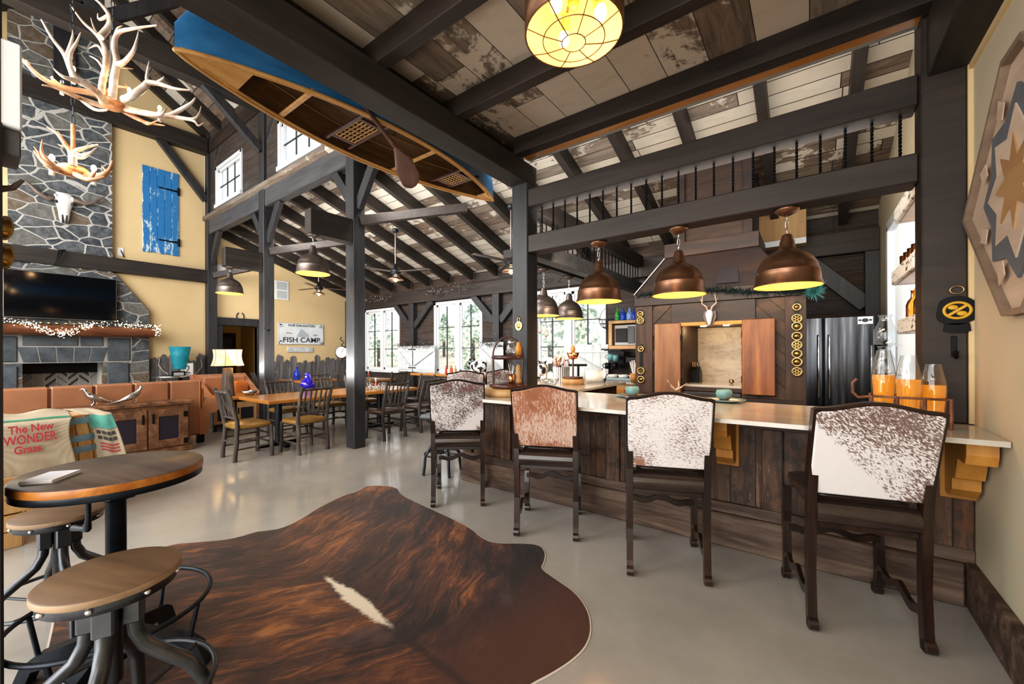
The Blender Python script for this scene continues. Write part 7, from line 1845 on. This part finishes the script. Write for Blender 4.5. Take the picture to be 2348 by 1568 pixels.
t.P(Base_Color=t.mix(t.smooth(t.math('ADD',n,t.math('MULTIPLY',n2,.3)), .70,.76), (.62,.60,.58), (.05,.045,.045)), Roughness=.7); M['birch'] = t.m
shl = []
for i,(z_,d_,y0,y1) in enumerate(((2.57,.16,3.9,4.75),(2.05,.17,3.9,4.82),(1.62,.15,3.9,4.70))):
    s = thing('wall_shelf', ['upper birch bark edged shelf on the right kitchen wall','middle birch bark edged shelf holding copper mugs','lower birch bark edged shelf holding bottles'][i], 'shelf', (XW,(y0+y1)/2,z_), 0, 'birch bark shelves'); hw_ = (y1-y0)/2
    MB().box(-d_+.02,-.001,-hw_,hw_,0,.10,.004).build('shelf_board', M['oak'], s); MB().box(-d_-.012,-d_+.02,-hw_,hw_,-.005,.115,.008).build('bark_edge', M['birch'], s); MB().box(-d_,-.001,hw_,hw_+.02,-.005,.11,.004).build('bark_end', M['birch'], s)
    shl.append(z_+.1)
for k in range(5):
    y_ = 4.72-.16*k; m_ = thing('copper_mug', ['copper mug farthest along the middle birch shelf','second copper mug from the far end of the middle birch shelf','copper mug in the middle of the birch shelf row','fourth copper mug from the far end of the middle birch shelf','copper mug nearest the counter post on the middle birch shelf'][k], 'mug', (XW-.095,y_,shl[1]+.006), R(100), 'copper mugs on the birch shelf')
    MB().lathe([(0,0),(.045,0),(.048,.12),(.044,.12),(.041,.01),(0,.01)], 18).build('body', M['copper_b'], m_); MB().tube([(.045,0,.10),(.085,0,.09),(.085,0,.04),(.045,0,.025)], .007, 6).build('handle', M['copper_b'], m_)
for k in range(3):
    bottle((XW-.08,4.58-.15*k,shl[2]+.006), .24, .045, M['copper_b'] if k % 2 == 0 else M['amber'], ['copper bottle at the far end of the lower birch shelf','amber bottle in the middle of the lower birch shelf','copper bottle at the near end of the lower birch shelf'][k], group='bottles on the lower birch shelf')
gp = [(0,0),(.9,0),(1,.05),(1,.45),(.8,.62),(.55,.78),(.5,.9),(.6,.96),(.6,1.0),(.5,1.0)]
for k,(px_,py0,py1,l) in enumerate(((2030,790,722,'clear glass jug bottle on top of another by the kitchen corner'),(2028,856,793,'clear glass jug bottle below another by the kitchen corner'))):
    b0_, b1_ = atY(px_,py0,5.2), atY(px_,py1,5.2); o = MB().lathe([(a*.085,b*(b1_.z-b0_.z)) for a,b in gp], 20).build('glass_jug', M['glass_thin'], None, loc=b0_); tag(o, l, 'jug', 'clear jugs in the kitchen corner')
sd_ = thing('added_jug_stand', 'slim dark stand with two shelves added to hold up the clear jugs', 'stand', (atY(2030,800,5.2).x,5.2,0)); z1_, z2_ = atY(2028,857,5.2).z, atY(2030,791,5.2).z  # support added under the jugs, which would otherwise float
for z_ in (z1_,z2_): MB().box(-.10,.10,-.10,.10,z_-.012,z_-.001).build('stand_shelf', M['glass_thin'], sd_)
for sx in (-.09,.09): MB().box(sx-.005,sx+.005,.09,.10,.001,z2_).build('stand_leg', M['silver'], sd_)
# hanging copper bits by the kitchen window
for i,(px_,py_) in enumerate(((1238,752),(1252,760))):
    p = atY(px_,py_,5.0); o = thing('hanging_utensil', ['copper and wire whisk hanging left beside the bar post','copper and wire whisk hanging right beside the bar post'][i], 'utensil', tuple(p), 0, 'hanging utensils'); MB().tube([(0,0,.14),(.0,0,.10),(.03,0,.07),(0,0,.05)], .005, 5).build('hook', M['iron'], o)
    for k in range(4): a = k*math.pi/4; MB().tube([(0,0,.03),(.035*math.cos(a),.035*math.sin(a),-.03),(0,0,-.09),(-.035*math.cos(a),-.035*math.sin(a),-.03),(0,0,.03)], .003, 4).build('wire_loop', M['copper_b'] if k == 0 else M['silver'], o)
    if i == 0: tim('utensil_rail', MB().tube([(p.x-.25,5.0,p.z+.15),(p.x+.55,5.0,p.z+.15)], .008, 6), 'timber', 'thin iron rail for hanging utensils beside the bar post', 'rail')
# ================================================================== OUTSIDE AND LIGHT
M['meadow'] = flat('dry_meadow', (.52,.46,.36), .9, var=.25, vs=.6)
def hillz(x, y): return -.25+max(0,(y-11))*.16+.3*math.sin(x*.15)
o = MB().grid(lambda u, v: (-60+120*u, 7.7+70*v, hillz(-60+120*u, 7.7+70*v)), 40, 40).build('ground', M['meadow']); struct(o, 'pale dry meadow hill outside the windows', 'ground')
M['leaf'] = flat('pale_green_leaves', (.40,.52,.42), .8, var=.35, vs=3); M['trunk'] = flat('tree_trunk', (.10,.08,.06), .9)
rt = random.Random(11)
def tree(x, y, h, r, label):
    z = hillz(x,y); g = thing('evergreen_tree', label, 'tree', (x,y,z), 0, 'trees outside the windows')
    MB().tube([(0,0,0),(0,0,h*.4)], .10, 6).build('trunk', M['trunk'], g)
    mb = MB()
    for k in range(480):
        u = rt.random(); a = rt.random()*6.283; rr_ = r*(1-u)**.7*(.5+.5*rt.random()); c_ = Vector((rr_*math.cos(a), rr_*math.sin(a), h*(.12+.88*u))); s = .05+.09*rt.random()
        d1 = Vector((rt.gauss(0,1),rt.gauss(0,1),rt.gauss(0,.6))).normalized()*s; d2 = Vector((rt.gauss(0,1),rt.gauss(0,1),rt.gauss(0,.6))).normalized()*s
        mb.add([c_+d1,c_+d2,c_-d1,c_-d2], [(0,1,2,3)])
    o = mb.build('foliage', M['leaf'], g); o['kind'] = 'stuff'
for i,(px_,Y,h,r,l) in enumerate(((868,15,4.6,1.3,'evergreen tree seen through the left dining window'),(1085,17,4.2,1.3,'evergreen tree seen through the right dining window'),(1018,20,3.0,1.0,'small evergreen tree at the left edge of the right dining window'),(1262,14,4.8,1.4,'big evergreen tree seen through the left half of the kitchen window'),(1352,16,4.0,1.3,'bushy evergreen tree seen through the right half of the kitchen window'),(1075,13,1.3,.6,'low bush seen through the right dining window'))):
    p = atY(px_, 800, Y); tree(p.x, Y, h, r, l)
def area(name, loc_, tgt, sx, sy, e, col=(1,.97,.93)):
    l = bpy.data.lights.new(name,'AREA'); l.shape = 'RECTANGLE'; l.size = sx; l.size_y = sy; l.energy = e; l.color = col
    o = bpy.data.objects.new(name, l); COL.objects.link(o); o.location = loc_
    o.rotation_euler = (Vector(tgt)-Vector(loc_)).to_track_quat('-Z','Y').to_euler(); return o
bg.inputs[1].default_value = 1.9
area('fill_back', (-1.2,-4.0,2.3), (-1.2,3,1.6), 5, 2.4, 110)  # unseen fill light added behind the camera
area('fill_front', (-.8,-1.3,3.35), (-.5,1.2,0), 3.2, 1.2, 75, (1,.96,.90))  # added fill for the near floor, out of view overhead
area('fill_hall', (-6.5,-3.2,4.2), (-8.5,3.2,2.8), 5.5, 3.6, 400)  # unseen fill light added for the fireplace hall
area('fill_low', (-1.0,-1.6,.5), (-1.0,1.6,4.0), 4.0, 1.0, 60)  # low fill added out of view, aimed up at the flat ceiling
area('fill_kitchen_up', (-1.0,3.80,2.75), (-1.0,5.2,4.6), 2.8, .12, 30, (1,.95,.88))  # added fill for the roof over the kitchen, no fitting there
area('fill_kitchen', (-1.0,3.85,2.50), (-.8,6.2,1.2), 2.6, .2, 34, (1,.80,.58))  # added warm fill facing the hearth, no lamp stands here
area('fill_dining', (-7.0,3.75,3.9), (-7.0,6.0,2.4), 8.5, .3, 120, (1,.98,.95))  # fill added along the post row to brighten the dining room
area('fill_dining_up', (-7.0,3.2,1.2), (-7.0,6.5,4.6), 6.0, .3, 130, (1,.98,.95))  # added fill turned up to lift the sloping dining ceiling
area('fill_hall_up', (-7.5,-1.2,3.6), (-7.5,2.2,8.0), 6, 1.0, 110)  # unseen fill added to brighten the high hall roof
